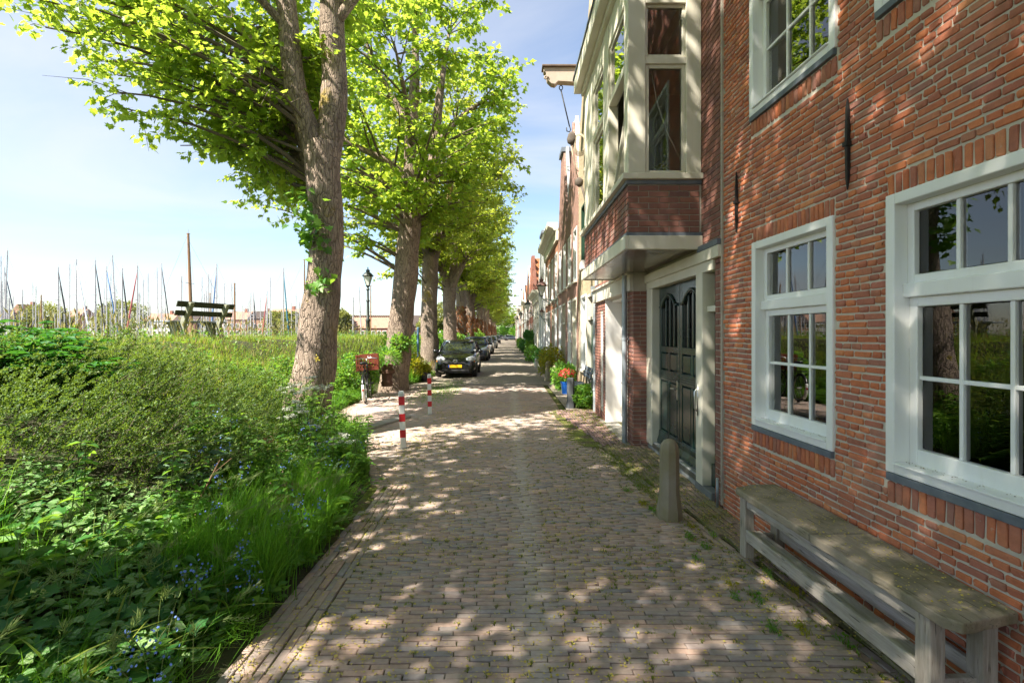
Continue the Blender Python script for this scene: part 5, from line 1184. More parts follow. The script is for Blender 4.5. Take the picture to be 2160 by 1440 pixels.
# mixed herbs filling the verge
parts = []; mbs = MB()
def herb_stems(n, x0, x1, y0, y1, h0, h1, size, T, rg, per=14, dens=1.0):
    x, y = field(int(n * 1.8), x0, x1, y0, y1, rg); pt = np.sin(x * 4.1 + y * 1.3 + h1 * 9) * np.sin(y * 3.3 - x * 2.2); kk = pt + rg.normal(0, .45, len(x)) > .05; x, y, pt = x[kk], y[kk], pt[kk]; N = len(x); sf = np.clip(.75 + .6 * pt + .5 * np.sin(x * 1.7 - y * 2.3), .5, 1.7); h = rg.uniform(h0, h1, N) * np.clip((edge_x(y) - x) / .45, .35, 1) * np.clip(.7 + .5 * pt, .5, 1.3); base = np.stack([x, y, bz(x, y)], 1); ln = rg.normal(0, .09, (N, 2)); ln[:, 0] += .05
    P, D = [], []
    for k in range(per):
        t = rg.uniform(.15, 1.0, N); p = base + np.stack([ln[:, 0] * t * t, ln[:, 1] * t * t, h * t], 1); a = rg.uniform(0, 2 * PI, N); P.append(p); D.append(np.stack([np.cos(a), np.sin(a), rg.uniform(-.2, .5, N)], 1))
    P = np.concatenate(P); D = np.concatenate(D); M = len(P)
    return [scatter(T, P, D, ar([0, 0, 1.]) + rg.normal(0, .3, (M, 3)), rg.uniform(.6, 1.2, M) * size * np.tile(sf, per))], [blades(base, h, ln, .006, 2, rg)]
a1, s1 = herb_stems(1500, -3.2, -1.5, 3.9, 8.6, .22, .52, .05, T_ovate(), rg, 16)
a2, s2 = herb_stems(500, -2.9, -1.5, 2.9, 5.4, .15, .36, .05, T_ovate(), rg, 14)
a3, s3 = herb_stems(900, -5.5, -2.2, 8.6, 13.5, .2, .5, .06, T_ovate(), rg, 14)
a4, s4 = herb_stems(1200, -3.9, -3.0, 15.5, 30, .2, .5, .08, T_ovate(), rg, 10)
a5, s5 = herb_stems(260, -4.6, -2.6, 1.2, 3.3, .12, .3, .06, T_ovate(), rg, 12)
o = leafobj('verge_herbs', a1 + a2 + a3 + a4 + a5, LEAF_HERB); tag(o, 'dense leafy green weeds crowding the road edge', 'weeds', kind='stuff')
o = leafobj('verge_stems', s1 + s2 + s3 + s4 + s5, GRASS_G); tag(o, 'thin green stems among the road edge weeds', 'weeds', kind='stuff')
# lush long grass hanging over the paving edge
parts = []
for n, x0, x1, y0, y1, h0, h1 in ((5200, -2.15, -1.42, 2.9, 4.9, .28, .55), (1800, -2.3, -1.35, 2.0, 3.0, .12, .30), (2600, -3.1, -1.6, 5, 9, .2, .45), (2600, -4.2, -3.4, 10.2, 14.6, .12, .32), (2600, -3.8, -2.95, 14.5, 19, .2, .5), (1300, -4, -2.2, 1.4, 3.2, .2, .5)):
    nt_ = n // 26; x, y = field(nt_ * 2, x0, x1, y0, y1, rg); x, y = x[:nt_], y[:nt_]; th = np.repeat(rg.uniform(.6, 1.25, len(x)), 24); tl = np.repeat(rg.normal(0, .09, (len(x), 2)), 24, 0); x = np.repeat(x, 24) + rg.normal(0, .035, len(x) * 24); y = np.repeat(y, 24) + rg.normal(0, .035, len(y) * 24); N = len(x)
    parts.append(blades(np.stack([x, y, np.maximum(bz(x, y), 0) - .01], 1), rg.uniform(h0, h1, N) * th, rg.normal(0, .10, (N, 2)) + tl + ar([.08, -.02]), rg.uniform(.005, .009, N), 4, rg))
o = leafobj('verge_grass', parts, GRASS_G); tag(o, 'lush long green grass leaning over the paving edge', 'grass', kind='stuff')
# green nettle-like ears of wild barley
x, y = field(130, -2.7, -1.5, 1.9, 4.6, rg); N = len(x); P = np.stack([x, y, bz(x, y)], 1); ln = rg.normal(0, .12, (N, 2)) + ar([.1, 0]); h = rg.uniform(.3, .55, N); tip = P + np.stack([ln[:, 0], ln[:, 1], h * .8], 1)
bh = []
for k in range(26): bh.append(scatter(T_kite(.02, .05), tip + rg.normal(0, .006, (N, 3)) + np.stack([ln[:, 0], ln[:, 1], .1 - 0 * h], 1) * (k / 26 * .5), np.stack([ln[:, 0], ln[:, 1], np.full(N, .15)], 1) + rg.normal(0, .07, (N, 3)), rdir(N, rg), .05))
o = leafobj('barley_grass', bh + [blades(P, h, ln, .005, 4, rg)], m_leaf('pale_barley', [(.16, .24, .07), (.24, .30, .11)], (.3, .42, .12), .4)); tag(o, 'pale feathery ears of wild barley in the foreground verge', 'grass', kind='stuff')
# variegated dead-nettle carpet and broad dark leaves in the foreground
x, y = field(5200, -3.6, -1.55, 1.5, 3.9, rg); N = len(x); P = np.stack([x, y, bz(x, y) + rg.uniform(.04, .20, N) * np.clip((edge_x(y) - x) / .3, .3, 1)], 1)
o = leafobj('dead_nettle', scatter(T_heart(), P, rdir(N, rg, -.35, .25), ar([0, -.25, 1.]) + rg.normal(0, .35, (N, 3)), rg.uniform(.032, .062, N)), LEAF_VARI); tag(o, 'carpet of silver-streaked dead-nettle leaves in the foreground', 'ground cover', kind='stuff')
x, y = field(520, -3.4, -1.55, 1.4, 3.3, rg); N = len(x); P = np.stack([x, y, bz(x, y) + rg.uniform(.05, .20, N)], 1)
o = leafobj('broad_leaves', scatter(T_maple(), P, rdir(N, rg, -.3, .2), ar([0, -.3, 1.]) + rg.normal(0, .28, (N, 3)), rg.uniform(.07, .13, N)), LEAF_DARK); tag(o, 'broad dark lobed leaves scattered through the foreground carpet', 'ground cover', kind='stuff')
x, y = field(160, -3.4, -1.6, 1.7, 3.2, rg); N = len(x); o = leafobj('bulb_leaves', blades(np.stack([x, y, bz(x, y) + .03], 1), rg.uniform(.18, .34, N), rg.normal(0, .28, (N, 2)) + ar([.1, 0]), .022, 5, rg), m_leaf('yellowing_bulb_leaf', [(.13, .22, .03), (.26, .30, .04)], (.35, .45, .05), .4)); tag(o, 'flopped yellowing strap leaves of spent bulbs in the foreground', 'leaves', kind='stuff')
# blue alkanet
def alkanet(i, x, y, H):
    rg = np.random.default_rng(300 + i); b = tag(empty('alkanet_plant', (x, y, float(bz(x, y)))), 'wild alkanet with small blue flowers and pointed green leaves in the verge', 'flower', 'blue alkanet plants in the verge')
    mb = MB(); P, D, FP = [], [], []
    for k in range(4):
        a = rg.uniform(0, 2 * PI); t0 = Vector((.10 * math.cos(a) + .03, .10 * math.sin(a), H * rg.uniform(.75, 1))); pts = bezier(Vector((0, 0, 0)), Vector((0, 0, H * .6)), t0, 5); mb.tube(pts, [.005, .0045, .004, .003, .002], 5)
        for j in range(7):
            t = .2 + .11 * j; p = pts[0].lerp(t0, t); aa = j * 2.4 + a; P.append(p); D.append((math.cos(aa), math.sin(aa), .15))
        for j in range(9): FP.append(ar(t0) + rg.normal(0, .024, 3) * ar([1, 1, 1.5]))
    mb.build('stem', STEM, b); n = len(P); leafobj('leaves', scatter(T_ovate(.1, .24), ar(P), ar(D), np.tile([0, 0, 1.], (n, 1)) + rg.normal(0, .2, (n, 3)), rg.uniform(.05, .11, n)), LEAF_HERB, b)
    fl = []; FP = ar(FP); nrm = norm(rg.normal(0, .6, FP.shape) + ar([.1, -.9, .6]))
    s = norm(np.cross(nrm, ar([0, 0, 1.]))); u = np.cross(s, nrm)
    for k in range(5):
        a = 2 * PI * k / 5; fl.append(scatter(T_kite(.0, .42), FP, s * math.cos(a) + u * math.sin(a), nrm, .0075))
    leafobj('flowers', fl, PETAL_B, b)['kind'] = 'stuff'
spots = [(-1.72, 2.75, .42), (-1.62, 3.05, .40), (-1.55, 2.9, .28), (-1.70, 2.35, .30), (-1.58, 2.15, .26), (-1.60, 3.9, .42), (-1.58, 3.6, .38), (-2.2, 3.9, .55), (-2.5, 4.2, .6), (-2.05, 4.6, .5), (-1.95, 5.2, .5), (-2.3, 5.7, .55), (-1.85, 6.2, .45), (-2.8, 4.9, .75), (-1.7, 4.9, .42), (-2.6, 6.6, .5), (-2.0, 3.4, .4)]
for i, (x, y, H) in enumerate(spots): alkanet(i, x, y, H)
# white umbels by the forked maple
def umbel(i, x, y, H, lab='tall weed with flat white flower heads beside the foot of the forked maple'):
    rg = np.random.default_rng(400 + i); b = tag(empty('white_umbel_flower', (x, y, float(bz(x, y)))), lab, 'flower', 'white umbels by the maple')
    mb = MB(); F = []; P, D = [], []
    for k in range(5):
        a = rg.uniform(0, 2 * PI); r = rg.uniform(.04, .20); c = Vector((r * math.cos(a), r * math.sin(a), H * rg.uniform(.72, 1.0))); mb.tube([(0, 0, 0), (c.x * .3, c.y * .3, H * .5), c - Vector((0, 0, .03))], [.005, .004, .002], 5)
        for j in range(5):
            q = c + Vector((rg.normal(0, .045), rg.normal(0, .045), rg.normal(0, .012))); mb.tube([c - Vector((0, 0, .04)), q], .0012, 3, False)
            for m_ in range(20): F.append(ar(q) + rg.normal(0, .012, 3) * ar([1, 1, .5]))
        for j in range(6): t = rg.uniform(.1, .8); P.append(ar(c) * ar([t * .6, t * .6, t])); D.append(rdir(1, rg, -.1, .5)[0])
    mb.build('stem', STEM, b); F = ar(F); n = len(F); leafobj('flowers', scatter(T_kite(0, .5), F, rdir(n, rg, -.3, .3), ar([0, -.3, 1.]) + rg.normal(0, .3, (n, 3)), .018), PETAL_W, b)['kind'] = 'stuff'
    n = len(P); leafobj('leaves', scatter(T_lance(), ar(P), ar(D), np.tile([0, 0, 1.], (n, 1)) + rg.normal(0, .2, (n, 3)), .11), LEAF_HERB, b)
for i, (x, y, H) in enumerate(((-2.56, 6.1, 1.0), (-2.40, 6.0, .95), (-2.46, 5.85, .78), (-2.3, 5.95, .70), (-1.95, 5.7, .48))): umbel(i, x, y, H, *(['short white umbel overhanging the broken paving edge'] if i == 4 else []))
# buddleia seedling with grey leaves and a brown broken stalk
rosette_plant('grey_leaved_plant', 'grey-green leaved seedling standing between the shrub and the weeds', (-2.62, 4.25, float(bz(-2.62, 4.25))), 6, .72, .13, LEAF_GREY, 91, spread=.28, T=T_lance(), per=8)
b = tag(empty('dead_stalk', (-2.38, 3.75, float(bz(-2.38, 3.75)))), 'broken brown dead stalk leaning over the weeds', 'stalk')
mb = MB(); mb.tube([(0, 0, 0), (.05, .0, .25), (.17, .02, .50), (.20, .02, .56)], [.010, .008, .007, .004], 6); mb.tube([(.15, .02, .46), (.30, .0, .58)], [.004, .002], 5); mb.build('stem', DEAD, b)
for i, (x, y) in enumerate(((-1.9, 4.25), (-1.8, 4.45), (-2.6, 5.4))):
    b = tag(empty('withered_plant', (x, y, float(bz(x, y)))), 'clump of withered brown stems among the green weeds', 'plant', 'withered clumps in the verge'); n = 260; P = ar([0, 0, .18]) + RNG.normal(0, .08, (n, 3))
    leafobj('leaves', scatter(T_lance(), P, rdir(n), rdir(n), .05), m_leaf('withered_leaf%d' % i, [(.16, .11, .07), (.24, .17, .10)], (.3, .2, .1), .3), b)['kind'] = 'stuff'; MB().tube([(0, 0, 0), (.02, 0, .2), (.06, .02, .38)], [.004, .003, .002], 5).build('stem', DEAD, b)
dk = [(-1.75, 2.45, .26, .13), (-2.1, 2.9, .30, .14), (-1.95, 3.35, .26, .13), (-2.5, 3.2, .26, .14), (-1.72, 4.3, .30, .18), (-2.25, 4.85, .36, .2), (-2.0, 5.6, .36, .18), (-2.7, 5.6, .4, .2), (-2.2, 6.6, .38, .18), (-2.35, 2.3, .22, .12), (-3.0, 2.9, .30, .14), (-2.75, 7.3, .4, .2)]
for i, (x, y, H, sz) in enumerate(dk): rosette_plant('dock_plant', 'leafy dock with long broad green leaves among the verge weeds', (x, y, float(bz(x, y))), 3, H, sz, LEAF_HERB, 700 + i, 'plant', 'docks in the verge', .10, T_ovate(.12, .2), 4)
rg = np.random.default_rng(77)
nl = [(-2.05, 5.05), (-2.15, 5.25), (-1.95, 5.4), (-2.35, 5.3), (-2.2, 5.9), (-1.9, 6.05), (-2.6, 6.05), (-2.45, 4.6), (-2.65, 4.75), (-2.3, 4.35), (-1.85, 4.75), (-2.0, 6.5), (-2.75, 6.9), (-3.2, 7.3), (-2.5, 7.0), (-1.9, 3.9), (-2.55, 3.8), (-2.9, 3.35), (-1.75, 5.6), (-2.1, 7.3)]
for i, (x, y) in enumerate(nl):
    H = rg.uniform(.5, .85); b = tag(empty('nettle_plant', (x, y, float(bz(x, y)))), 'tall nettle-like stem with paired toothed leaves rising above the verge weeds', 'plant', 'tall nettles in the verge'); mb = MB(); P, D = [], []
    for k in range(3):
        a = rg.uniform(0, 6.3); tp = Vector((rg.normal(.06, .08), rg.normal(0, .08), H * rg.uniform(.75, 1))); b0 = Vector((.04 * math.cos(a), .04 * math.sin(a), 0)); mb.tube([b0, b0.lerp(tp, .5) + Vector((0, 0, .04)), tp], [.004, .0035, .002], 5)
        for j in range(9):
            t = .2 + .8 * j / 9; p = b0.lerp(tp, t)
            for q_ in (0, PI): aa = a + j * PI / 2 + q_; P.append(p); D.append((math.cos(aa), math.sin(aa), -.15))
    mb.build('stem', STEM, b); n = len(P); leafobj('leaves', scatter(T_ovate(.12, .27), ar(P), ar(D), np.tile([0, 0, 1.], (n, 1)) + rg.normal(0, .25, (n, 3)), rg.uniform(.05, .095, n)), LEAF_HERB, b)
# orange-yellow flower near the maple
rosette_plant('marigold_plant', 'weed with one orange flower before the forked maple trunk', (-2.95, 7.7, float(bz(-2.95, 7.7))), 3, 1.15, .10, LEAF_HERB, 95, spread=.1, per=7)
n = 40; o = leafobj('flowers', scatter(T_kite(0, .3), ar([-.0, -.02, 1.15]) + RNG.normal(0, .015, (n, 3)), rdir(n), rdir(n), .03), PETAL_Y, bpy.data.objects['marigold_plant'])['kind'] = 'stuff'

# ------------------------------------------------------------------ moss, weeds and fallen blossom on the paving
n = 34000; x = rg.uniform(-1.6, 2.2, n); y = 1.6 + 11 * rg.random(n) ** 1.3; E = np.repeat(ar(ENDS), 5, 0); x[:len(E)] = E[:, 0] + rg.normal(0, .014, len(E)); y[:len(E)] = E[:, 1] + rg.normal(0, .012, len(E)); k = (x > edge_x(y)) & (x < wall_x(y) - .02); x, y = x[k], y[k]
cl = np.sin(x * 3.1 + y * 1.7) * np.sin(y * 2.3 - x * 1.9) + .9 * (x > kerb_r(y)) + .35 * (np.abs(x + 1.3) < .25); k = cl + rg.normal(0, .6, len(x)) > -.1; x, y = x[k], y[k]; N = len(x)
z = np.where(x > kerb_r(y), pz(x, y) + .006, camber(x, y) + .008)
o = leafobj('fallen_blossom', scatter(T_kite(.1, .4), np.stack([x, y, z], 1), rdir(N, rg, -.1, .1), ar([0, 0, 1.]) + rg.normal(0, .3, (N, 3)), rg.uniform(.009, .019, N)), PETAL_Y); tag(o, 'tiny yellow fallen maple blossoms strewn over road and pavement', 'blossom', kind='stuff')
# tufts of moss and grass in the joints
n = 5200; x = rg.uniform(-1.5, 2.2, n); y = 1.8 + 10 * rg.random(n) ** 1.2; k = (x > edge_x(y)) & (x < wall_x(y) - .02); x, y = x[k], y[k]
cl = 1.4 * (x > kerb_r(y) - .3) + np.sin(x * 2 + y) * np.sin(y * 1.3 - x) - 1.0 * (np.abs(x - .2) < .5); k = cl + rg.normal(0, .5, len(x)) > .35; x, y = x[k], y[k]; N = len(x)
E = ar(ENDS); x = np.concatenate([x, E[:, 0]]); y = np.concatenate([y, E[:, 1]]); N = len(x); x = np.repeat(x, 9) + rg.normal(0, .012, N * 9); y = np.repeat(y, 9) + rg.normal(0, .009, N * 9); M = len(x); z = np.where(x > kerb_r(y), pz(x, y) - .006, camber(x, y) - .004)
o = leafobj('joint_moss', blades(np.stack([x, y, z], 1), rg.uniform(.012, .026, M), rg.normal(0, .012, (M, 2)), .007, 2, rg), m_leaf('joint_moss_green', [(.12, .17, .025), (.20, .24, .03), (.16, .21, .03)], (.3, .4, .05), .3)); tag(o, 'small tufts of moss and grass in the paving joints', 'moss', kind='stuff')
def weed(i, x, y, s):
    rg = np.random.default_rng(500 + i); z = float(pz(x, y)) if x > kerb_r(y) else float(camber(x, y)); b = tag(empty('paving_weed', (x, y, z)), 'small green weed sprouting from the paving joints before the red brick house', 'weed', 'weeds in the pavement')
    n = int(rg.integers(16, 46)); P = np.stack([rg.normal(0, .015, n), rg.normal(0, .045, n), np.full(n, -.004)], 1); g = blades(P, rg.uniform(.025, .085, n) * s, rg.normal(0, .035, (n, 2)) * s, rg.uniform(.003, .007, n), 3, rg)
    m = int(rg.integers(8, 26)); Q = np.stack([rg.normal(0, .02, m), rg.normal(0, .04, m), rg.uniform(.003, .04, m) * s], 1); leafobj('leaves', [g, scatter(T_ovate(), Q, rdir(m, rg, -.1, .6), ar([0, 0, 1.]) + rg.normal(0, .4, (m, 3)), rg.uniform(.014, .035, m) * s)], [LEAF_HERB, GRASS_G, LEAF_YEL][i % 3], b)['kind'] = 'stuff'
for i, (x, y, s) in enumerate(((1.52, 4.15, 1.0), (1.58, 3.98, .8), (1.50, 3.35, 1.1), (1.46, 3.18, .8), (1.60, 3.18, .9), (1.70, 2.86, .9), (1.52, 2.86, 1.0), (1.86, 2.75, .8), (1.62, 4.4, .8), (1.42, 3.75, .7), (1.75, 4.25, .7), (1.9, 3.3, .9), (1.86, 3.55, .8), (1.40, 4.8, 1.2), (1.34, 4.95, 1.1), (1.3, 5.4, 1.0), (1.45, 5.5, .9))): weed(i, x, y, s)
x = np.concatenate([rg.normal(1.38, .16, 2600), rg.normal(1.46, .13, 4200)]); y = np.concatenate([rg.normal(5.05, .42, 2600), rg.normal(6.1, .75, 4200)]); k = (x > kerb_r(y) - .2) & (x < 2.0); x, y = x[k], y[k]; M = len(x)
o = leafobj('moss_patch', blades(np.stack([x, y, pz(x, y) - .002], 1), rg.uniform(.008, .030, M), rg.normal(0, .012, (M, 2)), .006, 2, rg), bpy.data.materials['joint_moss_green']); tag(o, 'bright mossy grass patch around the stone bollard', 'moss', kind='stuff')
x = rg.uniform(-2.6, -1.4, 4500); y = rg.normal(14.6, 1.5, 4500); k = rg.random(4500) < np.exp(-((x + 2.0) / .6) ** 2); x, y = x[k], y[k]; M = len(x)
o = leafobj('grass_patch', blades(np.stack([x, y, camber(x, y) - .004], 1), rg.uniform(.02, .06, M), rg.normal(0, .02, (M, 2)), .010, 2, rg), GRASS_G); tag(o, 'thin grass growing through the paving before the hatchback', 'grass', kind='stuff')
# ------------------------------------------------------------------ oak bench against the red brick wall
bn = tag(empty('wooden_bench', MA @ Vector((0, 0, .035)), HA_ROT), 'long weathered oak bench with mossy top standing against the red brick wall', 'bench')
ZT = .50
def plank(poly, z0, z1, name, mat):
    q = []; rj = random.Random(len(poly) * 7 + int(poly[0][0] * 100))
    for (a, b), (c, d) in zip(poly, poly[1:] + poly[:1]):
        m = max(1, int(math.hypot(c - a, d - b) / .06)); q += [(a + (c - a) * i / m + (rj.gauss(0, .0022) if i else 0), b + (d - b) * i / m + (rj.gauss(0, .0022) if i else 0)) for i in range(m)]
    poly = q; return MB().prism(poly, z0, z1, 'xy').build(name, mat, bn, bevel=.007)
plank([(.94, -.03), (.94, -.22), (1.02, -.385), (1.884, -.38), (1.89, -.02)], ZT - .05, ZT, 'seat_plank', BENCH_TOP)
plank([(1.894, -.02), (1.889, -.38), (2.74, -.372), (2.79, -.33), (2.72, -.02)], ZT - .052, ZT - .003, 'seat_plank', BENCH_TOP)
for u in (1.06, 2.62):
    MB().box(u - .035, u + .045, -.355, -.285, 0, ZT - .052).build('leg', OLDWOOD_Z, bn, bevel=.006); MB().box(u - .035, u + .045, -.12, -.05, 0, ZT - .052).build('leg', OLDWOOD_Z, bn, bevel=.006)
    MB().box(u - .012, u + .022, -.284, -.121, .10, .17).build('cross_rail', OLDWOOD, bn, bevel=.004)
MB().box(1.106, 2.584, -.345, -.31, ZT - .125, ZT - .053).build('apron', OLDWOOD, bn, bevel=.005)
MB().box(1.106, 2.584, -.352, -.322, .13, .215).build('rail', OLDWOOD, bn, bevel=.005); MB().box(1.106, 2.584, -.3215, -.24, .175, .205).build('shelf', OLDWOOD, bn, bevel=.005)
MB().box(1.106, 2.584, -.10, -.07, .14, .21).build('rail', OLDWOOD, bn, bevel=.005)
n = 420; P = np.stack([RNG.uniform(.98, 2.72, n), RNG.uniform(-.36, -.04, n), np.full(n, ZT + .004)], 1); leafobj('blossom_litter', scatter(T_kite(.1, .4), P, rdir(n, None, -.1, .1), ar([0, 0, 1.]) + RNG.normal(0, .3, (n, 3)), RNG.uniform(.008, .014, n)), PETAL_Y, bn)['kind'] = 'stuff'

# ------------------------------------------------------------------ stone bollards
def bollard(x, y, h, r, mat, label, group=None, n=8, z=0.0):
    b = MB().lathe([(r * 1.28, -.05), (r * 1.28, .05), (r * 1.18, .10), (r * 1.0, .22), (r * .96, h - .12), (r * .88, h - .06), (r * .55, h - .015), (.01, h)], n=n, rot=PI / 8).build('stone_bollard', mat, smooth='auto', loc=(x, y, z)); return tag(b, label, 'bollard', group)
bollard(1.50, 4.62, .71, .09, STONE, 'mossy round-topped stone bollard standing before the black double doors', z=.02)
b = MB().lathe([(.105, -.05), (.105, .10), (.085, .20), (.085, .67), (.075, .70), (.01, .70)], n=6, rot=0).build('stone_bollard', DARKSTONE, smooth='auto', loc=(1.43, 11.3, 0)); tag(b, 'dark grey flat-topped stone bollard beside the dark wooden bench and drainpipe', 'bollard')
for i, (x, y) in enumerate(((1.50, 15.4), (1.45, 17.7), (1.52, 21.6))):
    bollard(x, y, .74, .13, STONE, 'worn granite bollard in the row before the gabled houses', 'granite bollards before the gabled houses')
# ------------------------------------------------------------------ red and white posts
RED = m_paint('red_reflective', (.62, .02, .025), .35, dirt=.15); POSTW = m_paint('white_post', (.80, .80, .78), .4, dirt=.12)
def barrier(x, y, lean, label):
    p = tag(empty('traffic_post', (x, y, 0)), label, 'post'); p.rotation_euler = (R(lean[0]), R(lean[1]), R(6)); w_ = .043
    MB().lathe([(w_ * 1.32, -.05), (w_ * 1.32, .825), (w_ * 1.0, .85), (.01, .85)], n=4, rot=PI / 4).build('post', POSTW, p, bevel=.008)
    for z0, z1 in ((.645, .77), (.40, .515), (.165, .275)): MB().lathe([(w_ * 1.37, z0), (w_ * 1.37, z1)], n=4, rot=PI / 4).build('red_band', RED, p)
    MB().lathe([(.02, -.005), (.02, .005)], n=10).build('screw', STEEL, p, loc=(.0, -.045, .80), rot=(PI / 2, 0, 0))
    MB().lathe([(.10, -.02), (.09, .006), (.05, .012)], n=10).build('foot', CONCRETE, p)
barrier(-1.55, 7.41, (-1, -2.5), 'red and white banded post beside the broken paving edge')
barrier(-1.65, 10.56, (.5, -1.0), 'red and white banded post between the other post and the black hatchback')
# concrete strip at the lay-by edge
k = MB(); k.bar((-2.65, 8.55, .01), (-2.05, 10.1, .015), .22, .06); k.build('kerb', CONCRETE, bevel=.01)['kind'] = 'structure'

# ------------------------------------------------------------------ bicycle with crate
BLK = m_plain('black_enamel', (.012, .012, .013), .3); RUBBER = m_plain('rubber', (.02, .02, .02), .8); CRATE = m_noise('red_brown_crate', (.22, .055, .03), (.16, .04, .025), 8, .5, .1)
bk = tag(empty('bicycle', (-3.48, 12.2, .0), R(-9)), 'black bicycle with red-brown plastic crate on its front, parked on the verge', 'bicycle'); bk.rotation_euler = (0, R(-4), R(10))
def ring(c, r, rt, n=28): return [Vector((c[0], c[1] + r * math.cos(2 * PI * i / n), c[2] + r * math.sin(2 * PI * i / n))) for i in range(n + 1)]
for cy_ in (0, 1.12):
    wl = MB().tube(ring((0, cy_, .345), .33, 0), .02, 8, False).build('wheel', RUBBER, bk, smooth=True)
    MB().tube(ring((0, cy_, .345), .305, 0), .011, 6, False).build('rim', STEEL, wl, smooth=True)
    mb = MB()
    for i in range(20): a = 2 * PI * i / 20; mb.tube([(.025 * (-1) ** i, cy_, .345), (0, cy_ + .3 * math.cos(a), .345 + .3 * math.sin(a))], .0015, 3, False)
    mb.tube([(-.05, cy_, .345), (.05, cy_, .345)], .02, 8); mb.build('spokes', STEEL, wl)
mb = MB()
for p, q, r in (((0, .46, .29), (0, .27, .84), .016), ((0, .46, .29), (0, .93, .66), .018), ((0, .30, .76), (0, .90, .80), .015), ((0, .95, .60), (0, .89, .92), .018), ((.04, 0, .345), (.03, .46, .29), .010), ((-.04, 0, .345), (-.03, .46, .29), .010), ((.04, 0, .345), (.02, .28, .80), .009), ((-.04, 0, .345), (-.02, .28, .80), .009), ((.045, 1.12, .345), (.04, .96, .62), .011), ((-.045, 1.12, .345), (-.04, .96, .62), .011), ((0, .27, .84), (0, .25, .93), .012)): mb.tube([p, q], r, 8)
mb.build('frame', BLK, bk, smooth=True)
mb = MB(); mb.tube([(-.29, .60, 1.04), (-.27, .74, 1.05), (-.12, .86, 1.07), (0, .88, 1.05), (.12, .86, 1.07), (.27, .74, 1.05), (.29, .60, 1.04)], .011, 8); mb.tube([(0, .885, .92), (0, .88, 1.05)], .012, 8); hbr = mb.build('handlebar', STEEL, bk, smooth=True)
for sx in (-1, 1): MB().tube([(sx * .29, .60, 1.04), (sx * .28, .70, 1.047)], .017, 8).build('grip', RUBBER, hbr, smooth=True)
mb = MB(); mb.loft([[(x * w_, y, .965 + z * h_) for x, z in ((-1, 0), (-.7, .8), (0, 1), (.7, .8), (1, 0), (.6, -.6), (-.6, -.6))] for y, w_, h_ in ((.10, .085, .03), (.13, .11, .045), (.20, .105, .045), (.30, .06, .04), (.40, .03, .03))]); mb.build('saddle', BLK, bk, smooth=True)
def guard(c, r, a0, a1, wd, n=14):
    m = MB(); rings = []
    for i in range(n + 1):
        a = a0 + (a1 - a0) * i / n; y, z = c[1] + r * math.cos(a), c[2] + r * math.sin(a); y2, z2 = c[1] + (r - .015) * math.cos(a), c[2] + (r - .015) * math.sin(a); rings.append([(-wd, y2, z2), (-wd * .5, y, z), (wd * .5, y, z), (wd, y2, z2), (wd * .5, y - .003 * math.cos(a), z - .003), (-wd * .5, y - .003 * math.cos(a), z - .003)])
    return m.loft(rings)
mg = guard((0, 0, .345), .375, R(30), R(176), .035).build('mudguard', BLK, bk, smooth=True); guard((0, 0, .345), .378, R(158), R(222), .037).build('white_end', POSTW, mg, smooth=True)
MB().lathe([(.024, -.01), (.022, .008), (.01, .012)], n=12).build('reflector', RED, mg, loc=(0, -.385, .36), rot=(PI / 2, 0, 0))
guard((0, 1.12, .345), .37, R(10), R(150), .032).build('mudguard', BLK, bk, smooth=True)
mb = MB()
for sx in (-.06, .06): mb.tube([(sx, -.22, .76), (sx, .25, .77)], .006, 6); mb.tube([(sx, -.12, .76), (sx * .8, 0, .36)], .005, 6)
for y in (-.22, -.06, .1): mb.tube([(-.06, y, .76), (.06, y, .76)], .005, 6)
mb.build('rear_rack', BLK, bk); mb = MB(); mb.lathe([(.09, -.01), (.09, .01)], n=18); mb.build('chain_guard', BLK, bk, loc=(.03, .46, .29), rot=(0, PI / 2, 0))
MB().tube([(-.06, .44, .29), (-.12, .42, .12)], .010, 6).tube([(.06, .48, .29), (.12, .5, .44)], .010, 6).box(-.16, -.06, .39, .47, .10, .13).box(.07, .17, .46, .54, .43, .46).build('pedals', BLK, bk)
MB().tube([(-.03, .05, .32), (-.16, .10, .0)], .009, 6).build('kickstand', STEEL, bk)
mb = MB(); x0, x1, ya, yb, za, zb = -.285, .285, .93, 1.36, .74, 1.16; t_ = .02
mb.box(x0, x1, ya, yb, za, za + t_)
for (a0, a1, b0, b1) in ((x0, x1, ya, ya + t_), (x0, x1, yb - t_, yb)):
    mb.box(a0, a1, b0, b1, za + t_, za + .07); mb.box(a0, a1, b0, b1, za + .13, za + .17); mb.box(a0, a1, b0, b1, zb - .04, zb)
    for i in range(9): xx = x0 + i * (x1 - x0 - .04) / 8; mb.box(xx, xx + .04, b0 + .001, b1 - .001, za + .05, zb - .03)
for (a0, a1) in ((x0, x0 + t_), (x1 - t_, x1)):
    mb.box(a0, a1, ya + t_, yb - t_, za + t_, za + .17); mb.box(a0, a1, ya + t_, yb - t_, zb - .04, zb)
    for i in range(7): yy_ = ya + .02 + i * (yb - ya - .08) / 6; mb.box(a0 + .001, a1 - .001, yy_, yy_ + .035, za + .15, zb - .03)
mb.build('crate', CRATE, bk)
mb = MB(); mb.lathe([(.045, -.002), (.045, .002)], n=16); mb.build('sticker', POSTW, bk, loc=(.02, yb - .024, zb - .07), rot=(PI / 2, 0, 0))

